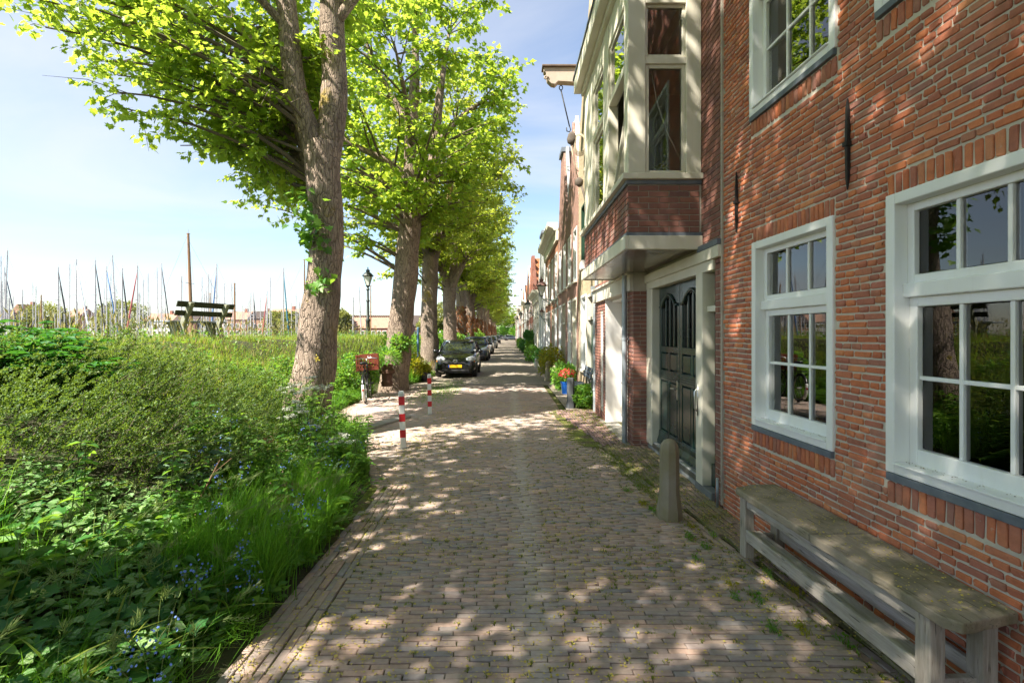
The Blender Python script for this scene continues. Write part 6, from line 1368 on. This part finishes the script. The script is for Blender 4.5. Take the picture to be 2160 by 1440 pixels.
# ------------------------------------------------------------------ cars
CHROME = m_plain('chrome', (.75, .75, .76), .08, 1.0); TYRE = m_plain('tyre', (.018, .018, .018), .75); CARGLASS = m_plain('car_glass', (.012, .016, .015), .03, 0, .8)
LAMPG = m_plain('headlight_lens', (.62, .64, .66), .06, .25, .9); PLATE = m_plain('yellow_plate', (.80, .47, .01), .4); PBLUE = m_plain('plate_blue', (.02, .08, .5), .4); DARKP = m_plain('dark_plastic', (.015, .015, .016), .55); AMBER = m_plain('amber_lens', (.7, .22, .03), .15)
def carpaint(name, c): return m_plain(name, c, .22, .0, .5, Coat_Weight=1.0, Coat_Roughness=.03)
def car(label, x, y, paint, Ln, Wd, Ht, plate=True, emblem=None, detail=True):
    c_ = tag(empty('parked_car', (x, y + Ln / 2, 0)), label, 'car', 'cars parked under the maples'); hw = Wd / 2; L2 = Ln / 2; k = Ht / 1.465; f = Ln / 3.4
    def ringb(yv, w_, zb, zs, zt): return [(0, yv, zb), (w_ * .85, yv, zb), (w_ * .985, yv, zb + .10), (w_, yv, (zb + zs) / 2), (w_ * .985, yv, zs), (w_ * .90, yv, zs + (zt - zs) * .55), (w_ * .62, yv, zt - .01), (0, yv, zt), (-w_ * .62, yv, zt - .01), (-w_ * .90, yv, zs + (zt - zs) * .55), (-w_ * .985, yv, zs), (-w_, yv, (zb + zs) / 2), (-w_ * .985, yv, zb + .10), (-w_ * .85, yv, zb)]
    st = [(-1.70, .72, .26, .48, .60), (-1.68, .82, .22, .52, .66), (-1.58, .92, .20, .60, .75), (-1.40, .98, .19, .68, .84), (-1.05, 1.0, .19, .80, .93), (-.75, 1.0, .19, .86, .985), (-.2, 1.0, .19, .88, 1.0), (.5, 1.0, .19, .90, 1.01), (1.1, .99, .20, .92, 1.02), (1.5, .95, .24, .92, 1.02), (1.66, .88, .30, .88, .98), (1.70, .80, .36, .80, .90)]
    mb = MB(); mb.loft([ringb(yv * f, hw * w_, zb, zs * k, zt * k) for yv, w_, zb, zs, zt in st]); body = mb.build('body', paint, c_, smooth=True)
    s = body.modifiers.new('sub', 'SUBSURF'); s.levels = 2; s.render_levels = 2
    def ringc(yv, wb, zb, wt, zt): return [(wb, yv, zb), (wb * .96 + wt * .04, yv, zb + (zt - zb) * .3), ((wb + wt) / 2, yv, zb + (zt - zb) * .62), (wt, yv, zt - .03 * (zt - zb)), (wt * .6, yv, zt), (0, yv, zt + .005), (-wt * .6, yv, zt), (-wt, yv, zt - .03 * (zt - zb)), (-(wb + wt) / 2, yv, zb + (zt - zb) * .62), (-(wb * .96 + wt * .04), yv, zb + (zt - zb) * .3), (-wb, yv, zb), (0, yv, zb)]
    cs = [(-.90, .86, .93, .80, .955), (-.55, .92, .93, .80, 1.14), (-.15, .93, .93, .745, 1.35), (.10, .93, .93, .73, 1.405), (.5, .93, .93, .725, 1.425), (1.0, .93, .93, .71, 1.405), (1.35, .90, .95, .70, 1.32), (1.62, .86, .98, .74, 1.06)]
    mb = MB(); mb.loft([ringc(yv * f, hw * wb, zb * k, hw * wt, zt * k) for yv, wb, zb, wt, zt in cs]); g = mb.build('windows', CARGLASS, c_, smooth=True); s = g.modifiers.new('sub', 'SUBSURF'); s.levels = 1; s.render_levels = 1
    mb = MB(); rings = []
    for yv, wt, zt in ((-.14, .735, 1.365), (.05, .75, 1.42), (.5, .75, 1.455), (1.0, .74, 1.435), (1.38, .72, 1.345)): rings.append([(-hw * wt, yv * f, (zt - .035) * k), (-hw * wt * .6, yv * f, zt * k), (0, yv * f, (zt + .008) * k), (hw * wt * .6, yv * f, zt * k), (hw * wt, yv * f, (zt - .035) * k), (hw * wt * .6, yv * f, (zt - .03) * k), (-hw * wt * .6, yv * f, (zt - .03) * k)])
    mb.loft(rings); r_ = mb.build('roof', paint, c_, smooth=True)
    mb = MB()
    for sx in (-1, 1):
        mb.tube([(sx * hw * .90, -.93 * f, .95 * k), (sx * hw * .835, -.45 * f, 1.19 * k), (sx * hw * .745, -.10 * f, 1.385 * k)], [.035, .032, .03], 8)
        mb.tube([(sx * hw * .935, .25 * f, .95 * k), (sx * hw * .76, .30 * f, 1.40 * k)], .03, 6); mb.tube([(sx * hw * .91, 1.25 * f, .97 * k), (sx * hw * .74, 1.1 * f, 1.40 * k)], [.09, .05], 6)
    mb.build('pillars', paint, c_, smooth=True)
    for sx in (-1, 1):
        for yv in (-1.08, 1.12):
            wl = MB().lathe([(.19, -.085), (.27, -.09), (.285, -.06), (.287, .06), (.27, .09), (.19, .085)], n=24).build('wheel', TYRE, c_, smooth='auto', loc=(sx * (hw - .10), yv * f, .287), rot=(0, PI / 2, 0))
            MB().lathe([(.02, .06), (.06, .075), (.07, .05), (.16, .055), (.19, .07), (.2, .04)], n=20, sx=1).build('rim', CHROME, wl, smooth='auto', rot=(0 if sx > 0 else PI, 0, 0))
            MB().tube([Vector((0, .315 * math.cos(a), .315 * math.sin(a))) for a in [R(-8) + i * R(196) / 14 for i in range(15)]], .026, 6).build('wheel_arch', DARKP, c_, loc=(sx * (hw - .015), yv * f, .287))
    for sx in (-1, 1):
        hl = MB().loft([[(sx * (hw * .69 + a * hw * .21 * w_ + o), -1.60 * f + dy + abs(a) * 0, .70 * k + b * .12 * w_ + a * .03 * sx * sx) for a, b in [(math.cos(t), math.sin(t)) for t in [i * PI / 6 for i in range(12)]]] for dy, w_, o in ((.16, 1.15, .03), (.05, 1.1, .0), (-.02, .75, -.015), (-.035, .3, -.02))]).build('headlight', LAMPG, c_, smooth=True)
        MB().ball((0, 0, 0), .06, 10).build('turn_lamp', AMBER, hl, loc=(sx * hw * .86, -1.50 * f, .64 * k))
        m_ = MB().ball((0, 0, 0), .10, 12, .75).build('mirror', paint, c_, smooth=True, loc=(sx * (hw + .10), -.62 * f, 1.0 * k)); m_.scale = (1.05, .6, 1); MB().tube([(-sx * .14, .02, -.03), (0, 0, -.02)], .02, 6).build('mirror_arm', DARKP, m_)
        MB().ball((0, 0, 0), .045, 10).build('fog_lamp', LAMPG, c_, smooth=True, loc=(sx * hw * .72, -1.645 * f, .36))
        MB().box(-.008, .008, -.07, .07, -.015, .015).build('door_handle', DARKP, c_, loc=(sx * hw * 1.0, .35 * f, .86 * k))
    MB().loft([[(-hw * .62 * w_, -1.70 * f + dy, .60 * k + .028), (hw * .62 * w_, -1.70 * f + dy, .60 * k + .028), (hw * .52 * w_, -1.715 * f + dy, .60 * k - .028), (-hw * .52 * w_, -1.715 * f + dy, .60 * k - .028)] for dy, w_ in ((.10, 1), (-.012, .98))]).build('grille', DARKP, c_)
    MB().box(-hw * .66, hw * .66, -1.715 * f, -1.6 * f, .24, .33).build('air_intake', DARKP, c_, bevel=.02); MB().box(-hw * .68, hw * .68, -1.735 * f, -1.66 * f, .205, .232).build('bumper_lip', paint, c_, bevel=.01)
    if plate: p = MB().box(-.26, .26, -1.745 * f, -1.73 * f, .405, .515).build('number_plate', PLATE, c_, bevel=.004); MB().box(-.262, -.215, -1.748 * f, -1.74 * f, .408, .512).build('blue_strip', PBLUE, p)
    if emblem:
        mb = MB(); e = lambda a_, b_, cx=0, cz=0: [(cx + a_ * math.cos(t), -1.735 * f, .645 * k + cz + b_ * math.sin(t)) for t in [i * PI / 10 for i in range(21)]]
        mb.tube(e(.085, .058), .010, 6, False); mb.tube(e(.028, .052), .008, 6, False); mb.tube(e(.06, .02, 0, .025), .008, 6, False); mb.build('emblem', CHROME, c_, smooth=True)
    mb = MB(); mb.tube([(-hw * .55, -.90 * f, .985 * k), (-.05, -.80 * f, 1.02 * k)], .010, 5); mb.tube([(.1, -.92 * f, .985 * k), (hw * .6, -.80 * f, 1.01 * k)], .010, 5); mb.build('wipers', DARKP, c_)
    MB().box(-hw * .8, hw * .8, -1.5 * f, 1.5 * f, .17, .22).build('underside', DARKP, c_)
    return c_
car('black rounded hatchback with yellow number plate parked behind the red and white posts', -2.02, 19.15, carpaint('black_car_paint', (.008, .009, .011)), 3.4, 1.62, 1.465, True, True)
car('dark blue hatchback parked next behind the black one', -2.08, 30.6, carpaint('blue_car_paint', (.02, .03, .055)), 4.4, 1.78, 1.55)
car('grey hatchback parked behind the dark blue one', -2.08, 40.5, carpaint('grey_car_paint', (.10, .11, .12)), 4.2, 1.76, 1.50)
car('silver car parked midway along the row of maples', -2.1, 57, carpaint('silver_car_paint', (.35, .36, .37)), 4.3, 1.76, 1.5)
car('black car parked far along the row of maples', -2.1, 84, bpy.data.materials['black_car_paint'], 4.3, 1.76, 1.5)
for i, (x, y) in enumerate(((-1.7, 128), (.9, 131))):
    t = car('pale car parked across the far end of the street', x, y, bpy.data.materials['silver_car_paint'], 4.2, 1.75, 1.45); t.rotation_euler = (0, 0, PI / 2 * .85); t['group'] = 'cars at the end of the street'

# ------------------------------------------------------------------ plants and pots along the houses
TERRA = m_noise('brown_chimney_pot', (.14, .075, .05), (.10, .055, .04), 7, .85, .3); BLUEP = m_plain('blue_plastic', (.01, .10, .42), .35); POTW = m_paint('white_planter', (.6, .6, .58), .5)
def pot(x, y, r, h, mat, label, leafmat, n, size, rad, seed, flower=None, name='potted_plant', z=.02, lift=0):
    p = tag(empty(name, (x, y, z)), label, 'plant pot'); MB().lathe([(r * .75, 0), (r, h * .9), (r * 1.06, h * .9), (r * 1.06, h), (r * .9, h), (r * .9, h - .03)], n=16).build('pot', mat, p, smooth='auto')
    rg = np.random.default_rng(seed); d = rdir(n, rg); P = d * (rg.uniform(.1, 1, n) ** .4)[:, None] * ar(rad) + ar([0, 0, h + rad[2] * .7 + lift]); P = P[P[:, 2] > h * .6]; n = len(P)
    leafobj('foliage', scatter(T_ovate(), P, P - ar([0, 0, h]) + rg.normal(0, .2, (n, 3)), ar([0, 0, 1.]) + rg.normal(0, .5, (n, 3)), rg.uniform(.7, 1.2, n) * size), leafmat, p); stems_mb(6, rad, h + rad[2], rg).build('stem', DEAD, p)
    if flower is not None:
        m = 160; d = rdir(m, rg, .1, 1); P = d * ar(rad) * 1.02 + ar([0, 0, h + rad[2] * .7]); leafobj('flowers', scatter(T_kite(0, .5), P, rdir(m, rg), d, .05), flower, p)['kind'] = 'stuff'
    return p
pot(1.66, 14.0, .17, .34, BLUEP, 'blue planter with red flowers beside the granite bollards', LEAF_HERB, 500, .06, (.24, .24, .20), 1, PETAL_R)
bush('garden_shrub', 'low green foliage filling the bed behind the dark flat-topped bollard', (1.72, 11.35, .02), (.27, .42, .26), 1500, .06, LEAF_HERB, seed=3)
bush('garden_shrub', 'leafy hydrangea bush behind the blue planter', (1.72, 15.0, .02), (.40, .55, .42), 1500, .08, LEAF_HERB, seed=4)
bush('garden_shrub', 'taller yellow-green shrub behind the granite bollards', (1.62, 18.2, .05), (.5, .8, .62), 2000, .07, LEAF_YEL, seed=5)
bush('garden_shrub', 'mixed green shrub against the orange-brown house', (1.70, 21.8, .05), (.38, .8, .5), 1200, .08, LEAF_HERB, seed=6)
wp = MB().box(-.25, .25, -.35, .35, 0, .42).box(-.21, .21, -.31, .31, .42, .44).build('planter_box', POTW, None, bevel=.01, loc=(1.62, 25.0, .02)); tag(wp, 'white planter box before the cornice house', 'planter')
bush('garden_shrub', 'dark green shrub growing by the white planter box', (1.72, 26.5, .02), (.4, .9, .45), 1200, .08, LEAF_DARK, seed=7)
bush('garden_shrub', 'broad green hedge plant before the grey gabled house', (1.55, 31, .02), (.5, 1.6, .5), 1500, .10, LEAF_HERB, seed=8)
pot(1.5, 36.0, .3, .5, POTW, 'round clipped tree in a white pot before the low cream house', LEAF_DARK, 900, .09, (.42, .42, .42), 9, lift=.75)
bush('garden_shrub', 'tall green climber against the low cream house', (1.75, 39.0, .02), (.35, .9, 1.0), 1500, .12, LEAF_HERB, seed=10)
bush('garden_shrub', 'clipped green hedge before the stepped gable', (1.5, 45, .02), (.5, 2.0, .6), 1200, .13, LEAF_DARK, seed=11)
bush('garden_shrub', 'row of green tubs deep in the street', (1.5, 58, .02), (.5, 3.0, .6), 1200, .16, LEAF_HERB, seed=12)
# dark slatted garden bench by the yellow house
gb = tag(empty('garden_bench', (1.80, 12.35, .03)), 'dark blue-grey slatted garden bench against the yellow brick house', 'bench'); gb.rotation_euler = (0, 0, -PI / 2)
DW = m_noise('blue_grey_wood', (.10, .13, .16), (.16, .19, .22), 8, .7, .3)
for i in range(3): MB().box(-.55, .55, .16 + .02 * i, .19 + .02 * i, .60 + i * .09, .67 + i * .09).build('back_slat', DW, gb, bevel=.005)
for i in range(3): MB().box(-.55, .55, -.22 + i * .12, -.12 + i * .12, .42, .445).build('seat_slat', DW, gb, bevel=.005)
for sx in (-.45, 0, .45):
    MB().tube([(sx, -.2, 0), (sx, -.17, .42)], .015, 6).tube([(sx, .12, 0), (sx, .14, .42), (sx, .21, .86)], .015, 6).build('leg', IRON, gb)
# lay-by planting round the leaning maple
cp = tag(empty('chimney_pot_planter', (-3.42, 14.1, .22)), 'brown clay chimney pot used as a planter at the foot of the leaning maple', 'planter')
MB().lathe([(.15, 0), (.17, .10), (.14, .16), (.15, .34), (.22, .38), (.22, .46), (.16, .50), (.16, .60), (.19, .62), (.17, .62), (.15, .55)], n=16).build('pot', TERRA, cp, smooth='auto')
n = 700; d = rdir(n, None, -.4, 1); P = d * RNG.uniform(.2, 1, n)[:, None] ** .5 * ar([.36, .36, .34]) + ar([0, 0, .75]); leafobj('foliage', scatter(T_lance(), P, d + ar([0, 0, -.2]), ar([0, 0, 1.]) + RNG.normal(0, .4, (n, 3)), RNG.uniform(.07, .13, n)), LEAF_HERB, cp)
bush('garden_shrub', 'fresh green bush behind the bicycle crate', (-4.15, 13.6, float(bank(-4.15, 13.6))), (.65, .6, .55), 2600, .07, LEAF_HERB, seed=21)
bush('garden_shrub', 'yellow-flecked evergreen shrub between the leaning and the lichened maple', (-3.35, 17.6, .15), (.42, .42, .45), 2200, .06, LEAF_YEL, seed=22)
pot(-2.98, 17.9, .2, .3, DARKP, 'black tub with low yellow-green plant near the hatchback bumper', LEAF_YEL, 700, .06, (.26, .26, .16), 23, z=.03)
bush('rose_bush', 'loose climbing rose with pale blooms leaning on the maple trunk', (-3.55, 15.9, .35), (.55, .6, .75), 1700, .07, LEAF_HERB, seed=24)
n = 60; d = rdir(n, None, -.3, 1); leafobj('flowers', scatter(T_kite(.1, .5), d * ar([.55, .6, .75]) * 1.03 + ar([0, 0, .72]), rdir(n), d, .06), PETAL_W, bpy.data.objects['rose_bush'])['kind'] = 'stuff'
bush('garden_shrub', 'sprig of leaves sprouting from the leaning maple trunk', (-3.15, 14.62, 1.15), (.32, .25, .28), 600, .08, LEAF_HERB, seed=25)
for i, (y, rr_) in enumerate(((23.5, .9), (26.0, .8), (32, 1.0), (37.5, 1.1), (45, 1.2), (53, 1.3))): bush('garden_shrub', 'green shrub growing between the maples behind the parked cars', (-3.9, y, .3), (rr_, rr_, rr_ * .8), 1700, .10 + .002 * y, LEAF_HERB, group='shrubs between the maples', seed=30 + i)
for i, (x, y, r1) in enumerate(((-1.6, 145, 2.6), (.6, 150, 3.0), (2.6, 140, 2.5))): bush('garden_shrub', 'green bush closing the end of the street', (x, y, 0), (r1, r1, 2.0), 1500, .4, LEAF_HERB, group='bushes at the end of the street', seed=50 + i)
bp = MB().tube([(0, 0, 0), (0, 0, 1.55)], .045, 10).lathe([(.05, 1.55), (.05, 1.58), (.01, 1.6)], n=10).build('blue_pole', m_paint('faded_blue', (.10, .20, .33), .5), None, smooth='auto', loc=(-3.35, 18.6, .35)); tag(bp, 'faded blue steel pole behind the leaning maple', 'pole')
# ------------------------------------------------------------------ bench on the dike
DKW = m_noise('dark_bench_slats', (.045, .05, .035), (.07, .075, .05), 6, .7, .3, stretch=(1, 8, 8)); CONC2 = m_noise('mossy_concrete', (.30, .30, .25), (.20, .21, .13), 5, .9, .4)
db = tag(empty('park_bench', (-7.55, 12.1, float(bank(-7.55, 12.1)) + .02), R(74)), 'park bench with concrete supports and dark slats on the dike, facing the harbour', 'bench')
for sx in (-.50, .50):
    c1 = [(-.30, .92), (-.24, .72), (-.15, .56), (-.09, .42), (-.12, .25), (-.22, .02)]; c2 = [(-.34, -.02), (-.23, .22), (-.20, .40), (-.27, .55), (-.36, .70), (-.44, .90)]
    MB().prism(c1 + c2, sx - .05, sx + .05, 'yz').build('support', CONC2, db, bevel=.012)
    MB().prism([(-.14, .36), (.36, .40), (.36, .45), (-.10, .45)], sx - .045, sx + .045, 'yz').prism([(.0, .38), (.26, .40), (.12, -.05), (-.02, -.05)], sx - .0449, sx + .0449, 'yz').build('support', CONC2, db, bevel=.01)
for (y0, z0, y1, z1) in ((-.36, .80, -.315, .93), (-.30, .60, -.255, .72)): MB().prism([(y0 + .06, z0), (y0 + .09, z0), (y1 + .0, z1), (y1 - .03, z1)], -.80, .80, 'yz').build('back_slat', DKW, db, bevel=.006)
GSL = m_noise('pale_grey_slats', (.30, .33, .38), (.22, .25, .29), 6, .6, .2, stretch=(1, 8, 8))
for i in range(3): MB().box(-.80, .80, -.09 + i * .16, .05 + i * .16, .452, .49).build('seat_slat', GSL, db, bevel=.006)

# ------------------------------------------------------------------ harbour: moored sailing boats beyond the dike
ALU = m_plain('aluminium_mast', (.40, .385, .38), .4, .1); WOODM = m_noise('varnished_mast', (.30, .17, .08), (.20, .11, .055), 5, .45, .1, stretch=(6, 6, 1)); HULL = m_plain('white_hull', (.7, .7, .7), .3)
SAILC = {'navy': m_plain('navy_sail_cover', (.012, .02, .05), .8), 'black': m_plain('black_sail_cover', (.02, .02, .025), .8), 'blue': m_plain('blue_sail_cover', (.06, .15, .33), .8), 'red': m_plain('red_sail_cover', (.36, .09, .09), .8), 'teal': m_plain('teal_sail_cover', (.03, .16, .22), .8), 'white': m_plain('white_sail', (.7, .7, .7), .7)}
BOAT_G = 'boats moored in the harbour'
def boat(px, py, Y, label, wide=.08, lean=0, furl=None, fdx=0, mat=None, frac=.95, group=BOAT_G, hull=None):
    top = at(px, py, Y); WZ = -.9; H = top.z - WZ; sg = 1 if fdx >= 0 else -1; Lh = max(6.5, H * .85) / 2
    b = tag(empty('sailing_boat', (top.x - lean * H, Y, WZ)), label, 'boat', group)
    def hr(x, w_, zt): return [(x, 0, -.35), (x, w_ * .8, 0), (x, w_, zt * .6), (x, w_ * .97, zt), (x, -w_ * .97, zt), (x, -w_, zt * .6), (x, -w_ * .8, 0)]
    MB().loft([hr(sg * Lh * t, w_, z) for t, w_, z in ((-1, .7, .75), (-.5, 1.1, .7), (0, 1.2, .72), (.5, .9, .82), (.85, .4, .95), (1, .04, 1.05))]).build('hull', hull or HULL, b, smooth='auto')
    MB().loft([[(sg * Lh * x, s_ * .55, z) for s_, z in ((-1, .7), (1, .7), (.9, h_), (-.9, h_))] for x, h_ in ((-.45, .72), (-.4, 1.15), (.1, 1.2), (.35, .8))]).build('cabin', hull or HULL, b)
    MB().tube([(0, 0, .6), (lean * H * .5, 0, H * .5), (lean * H, 0, H)], [wide * 1.15, wide * 1.05, wide * .7], 8).box(lean * H - .16, lean * H + .16, -.02, .02, H - .08, H - .03).tube([(lean * H, 0, H), (lean * H, 0, H + .35)], .012, 4).build('mast', mat or ALU, b, smooth='auto')
    MB().tube([(0, 0, 1.75), (-sg * Lh * .7, 0, 1.75)], .05, 6).build('boom', mat or ALU, b); MB().tube([(-sg * .1, 0, 1.9), (-sg * Lh * .65, 0, 1.88)], [.16, .09], 8).build('sail_cover', SAILC['navy' if furl is None else furl], b, smooth=True)
    mb = MB(); zs = H * .62; xs_ = lean * zs; mb.tube([(xs_, -.55, zs), (xs_, .55, zs)], .02, 5)
    if mat is None: mb.tube([(xs_ - .4, 0, zs), (xs_ + .4, 0, zs)], .018, 5)
    for s_ in (-1, 1): mb.tube([(0, s_ * 1.05, .7), (xs_, s_ * .55, zs), (lean * H, 0, H - .1)], .006, 3, False)
    mb.tube([(-sg * Lh, 0, .8), (lean * H, 0, H - .05)], .007, 3, False); mb.tube([(sg * Lh, 0, 1.0), (lean * H * frac, 0, H * frac)], .007, 3, False); mb.build('rigging', m_bl, b)
    if furl:
        xe = fdx / FPX * Y; a0 = Vector((lean * H * frac, 0, H * frac)); a1 = Vector((xe, 0, 1.1)); MB().tube([a0, a0.lerp(a1, .25), a0.lerp(a1, .7), a1], [.035, .075, .095, .045], 8).build('furled_jib', SAILC[furl], b, smooth=True)
    return b
m_bl = m_plain('rigging_wire', (.12, .12, .13), .4, .3)
bare = 'sailing boat with bare pale mast moored beyond the dike'
for px, py, lean in ((2, 540, 0), (147, 557, 0), (237, 538, -.05), (302, 590, 0), (331, 565, -.02), (383, 583, 0), (426, 585, .01), (473, 598, .01), (47, 625, 0), (20, 628, .02), (745, 627, 0), (757, 605, -.05), (680, 600, 0)):
    boat(px, py, RNG.uniform(52, 90), bare, lean=lean)
for px, py, fdx, col, lb_ in ((10, 563, 34, 'navy', 'sailing boat with thick navy furled sail slanting from its mast beside the tallest pale mast'), (123, 563, 27, 'black', 'sailing boat with dark furled jib before the rounded quay tree'), (161, 547, 33, 'white', 'sailing boat with white furled jib slanting to its bow'), (201, 548, 26, 'black', 'sailing boat with black furled jib and slim mast'),
        (225, 562, 28, 'blue', 'sailing boat with bright blue furled jib'), (258, 566, 18, 'black', 'sailing boat with short dark jib beside the red one'), (290, 560, -28, 'red', 'sailing boat with red furled jib slanting from its mast'), (341, 555, 22, 'black', 'sailing boat with dark furled jib just before the park bench'), (457, 556, -14, 'blue', 'sailing boat with pale blue furled jib rising behind the park bench'),
        (535, 617, 8, 'black', 'low boat with dark furled jib before the brick houses'), (563, 613, -11, 'red', 'low boat with red furled jib before the brick houses'), (598, 565, 13, 'teal', 'sailing boat with teal furled jib near the forked maple')):
    boat(px, py, RNG.uniform(55, 85), lb_, furl=col, fdx=fdx)
boat(16, 528, 60, 'sailing boat with the tallest pale mast above the peonies', lean=.04)
DH = m_plain('dark_hull', (.03, .03, .035), .5)
boat(397, 492, 42, 'old barge with tall thick varnished wooden mast behind the park bench', .13, -.035, mat=WOODM, hull=DH)
boat(495, 597, 55, 'old boat with stout brown wooden mast between the brick houses', .10, .0, mat=WOODM, hull=DH); boat(443, 618, 60, 'old boat with short brown mast just behind the park bench', .07, 0, mat=WOODM, hull=DH)
boat(642, 547, 50, 'boat with stout two-tone mast beside the forked maple', .08, -.005, mat=WOODM, hull=DH); boat(782, 602, 60, 'boat whose brown mast stands just behind the lamp post', .07, 0, mat=WOODM, hull=DH); boat(87, 622, 60, 'old boat with short dark wooden mast before the rounded quay tree', .08, 0, mat=WOODM, hull=DH)
rb = random.Random(12)
for i in range(34): boat(rb.uniform(-20, 640), rb.uniform(575, 640), rb.uniform(60, 120), bare, lean=rb.uniform(-.012, .012), wide=.07)
for i in range(60):
    boat(rb.uniform(-30, 660), rb.uniform(622, 668), rb.uniform(75, 135), 'distant small sailing boat, its short pale mast among many', lean=rb.uniform(-.02, .02), wide=.06, group='distant boats across the harbour')

# ------------------------------------------------------------------ town across the water
def quay_house(px0, px1, py_eave, py_ridge, Y, wm, rm, label, ridge='x', nwin=3):
    a, b = at(px0, py_eave, Y), at(px1, py_ridge, Y); W = b.x - a.x; H = a.z; Pk = b.z - a.z; h = tag(empty('quay_house', (a.x, Y, 0)), label, 'house', None)
    MB().box(0, W, 0, 9, 0, H).build('wall', wm, h)
    if ridge == 'x': MB().prism([(-.3, H), (4.5, H + Pk), (9.3, H)], -.2, W + .2, 'yz').build('roof', rm, h)
    else: MB().prism([(-.3, H), (W / 2, H + Pk), (W + .3, H)], -.2, 9, 'xz').build('roof', rm, h)
    for i in range(nwin):
        for z in ([1.2, 4.0] if H > 5.4 else [1.2]):
            x = W * (i + .5) / nwin; f = MB().box(x - .7, x + .7, -.05, .05, z, z + 1.7).build('window', WHITE, h); MB().box(x - .55, x + .55, -.08, -.04, z + .15, z + 1.55).build('pane', GLASS_FAR, f)
    MB().box(W * .7, W * .7 + 1.0, 4, 5, H + Pk * .5, H + Pk + 1.1).build('chimney', FW['red'], h); return h
PINK = m_brickwall('pink_far_brick', (.42, .22, .16), (.36, .18, .13), (.4, .3, .25), .3, .6)
for a in ((-25, 30, 668, 652, 190, PINK, TILE_D, 'brick quay house with dark roof behind the tallest pale mast', 'x', 4), (24, 50, 660, 641, 188, PINK, FW['far'], 'narrow gabled brick quay house beside the peonies', 'y', 2), (135, 165, 668, 650, 192, PINK, FW['far'], 'brick quay house between the rounded trees', 'x', 3), (187, 207, 672, 650, 190, FW['white'], TILE_D, 'white quay house with tall dark roof between the rounded trees', 'x', 2),
          (300, 362, 678, 660, 195, FW['white'], FW['far'], 'long white quay house with orange roof before the park bench', 'x', 6), (362, 410, 680, 664, 192, PINK, TILE_D, 'low brick quay house glimpsed through the park bench', 'x', 4), (412, 470, 676, 660, 194, FW['white'], TILE_D, 'white quay houses glimpsed under the park bench back', 'x', 5), (470, 520, 674, 656, 190, PINK, FW['far'], 'brick quay house with orange roof behind the stout wooden mast', 'x', 4), (520, 565, 672, 655, 192, PINK, TILE_D, 'brick quay house with chimney behind the red jib', 'x', 4), (565, 625, 675, 650, 196, PINK, FW['far'], 'tall brick quay house partly behind a tree', 'x', 4)):
    quay_house(*a)
wh = quay_house(735, 852, 692, 664, 180, FW['red'], FW['far'], 'long low warehouse with orange tiled roof behind the lamp post', 'x', 10); wh.children[1].name = 'roof'
mb = MB(); W = at(852, 690, 180).x - at(735, 690, 180).x; H = at(735, 692, 180).z; Pk = at(735, 664, 180).z - H
for i in range(26): MB().box(W * (i + .2) / 26, W * (i + .7) / 26, 3.6, 4.2, H + Pk * .90, H + Pk * 1.03).build('roof_light', GLASS_FAR, wh)
quay_house(852, 905, 688, 664, 186, PINK, TILE_D, 'brick building end seen between the maple trunks', 'x', 3)
LEAF_QT = m_leaf('far_tree_leaf', [(.14, .17, .04), (.20, .22, .06), (.26, .26, .08)], (.3, .34, .08), .35)
def quay_tree(px, py, Y, wpx, label, seed, mat=None):
    t = at(px, py, Y); r = wpx / FPX * Y / 2; h = (t.z - .5); b = tag(empty('quay_tree', (t.x, Y, .5)), label, 'tree', 'trees across the harbour'); rg = np.random.default_rng(seed)
    n = 2600; d = rdir(n, rg); rr2 = rg.uniform(.2, 1, n) ** .4; lump = 1 + .2 * np.sin(d[:, 0] * 6 + seed) * np.sin(d[:, 2] * 5 + d[:, 1] * 3); P = d * (rr2 * lump)[:, None] * ar([r, r, h * .44]) + ar([0, 0, h * .56])
    leafobj('crown', scatter(T_ovate(), P, d + rg.normal(0, .5, (n, 3)), ar([0, 0, 1.]) + rg.normal(0, .5, (n, 3)), rg.uniform(.5, .95, n)), mat or LEAF_QT, b); MB().tube([(0, 0, 0), (.1, 0, h * .3), (0, 0, h * .6)], [.35, .28, .15], 8).tube([(0, 0, h * .3), (r * .4, 0, h * .6)], [.18, .08], 6).build('trunk', BARK, b)
for i, (px, py, wp_) in enumerate(((60, 668, 60), (95, 640, 90), (125, 665, 50), (262, 634, 95), (225, 665, 50), (588, 656, 60), (615, 660, 50), (645, 662, 60), (722, 655, 40), (700, 660, 40), (940, 640, 60), (965, 650, 60), (905, 668, 50))): quay_tree(px, py, 172 + (i % 3) * 4, wp_, 'rounded leafy tree on the far quay', 600 + i)
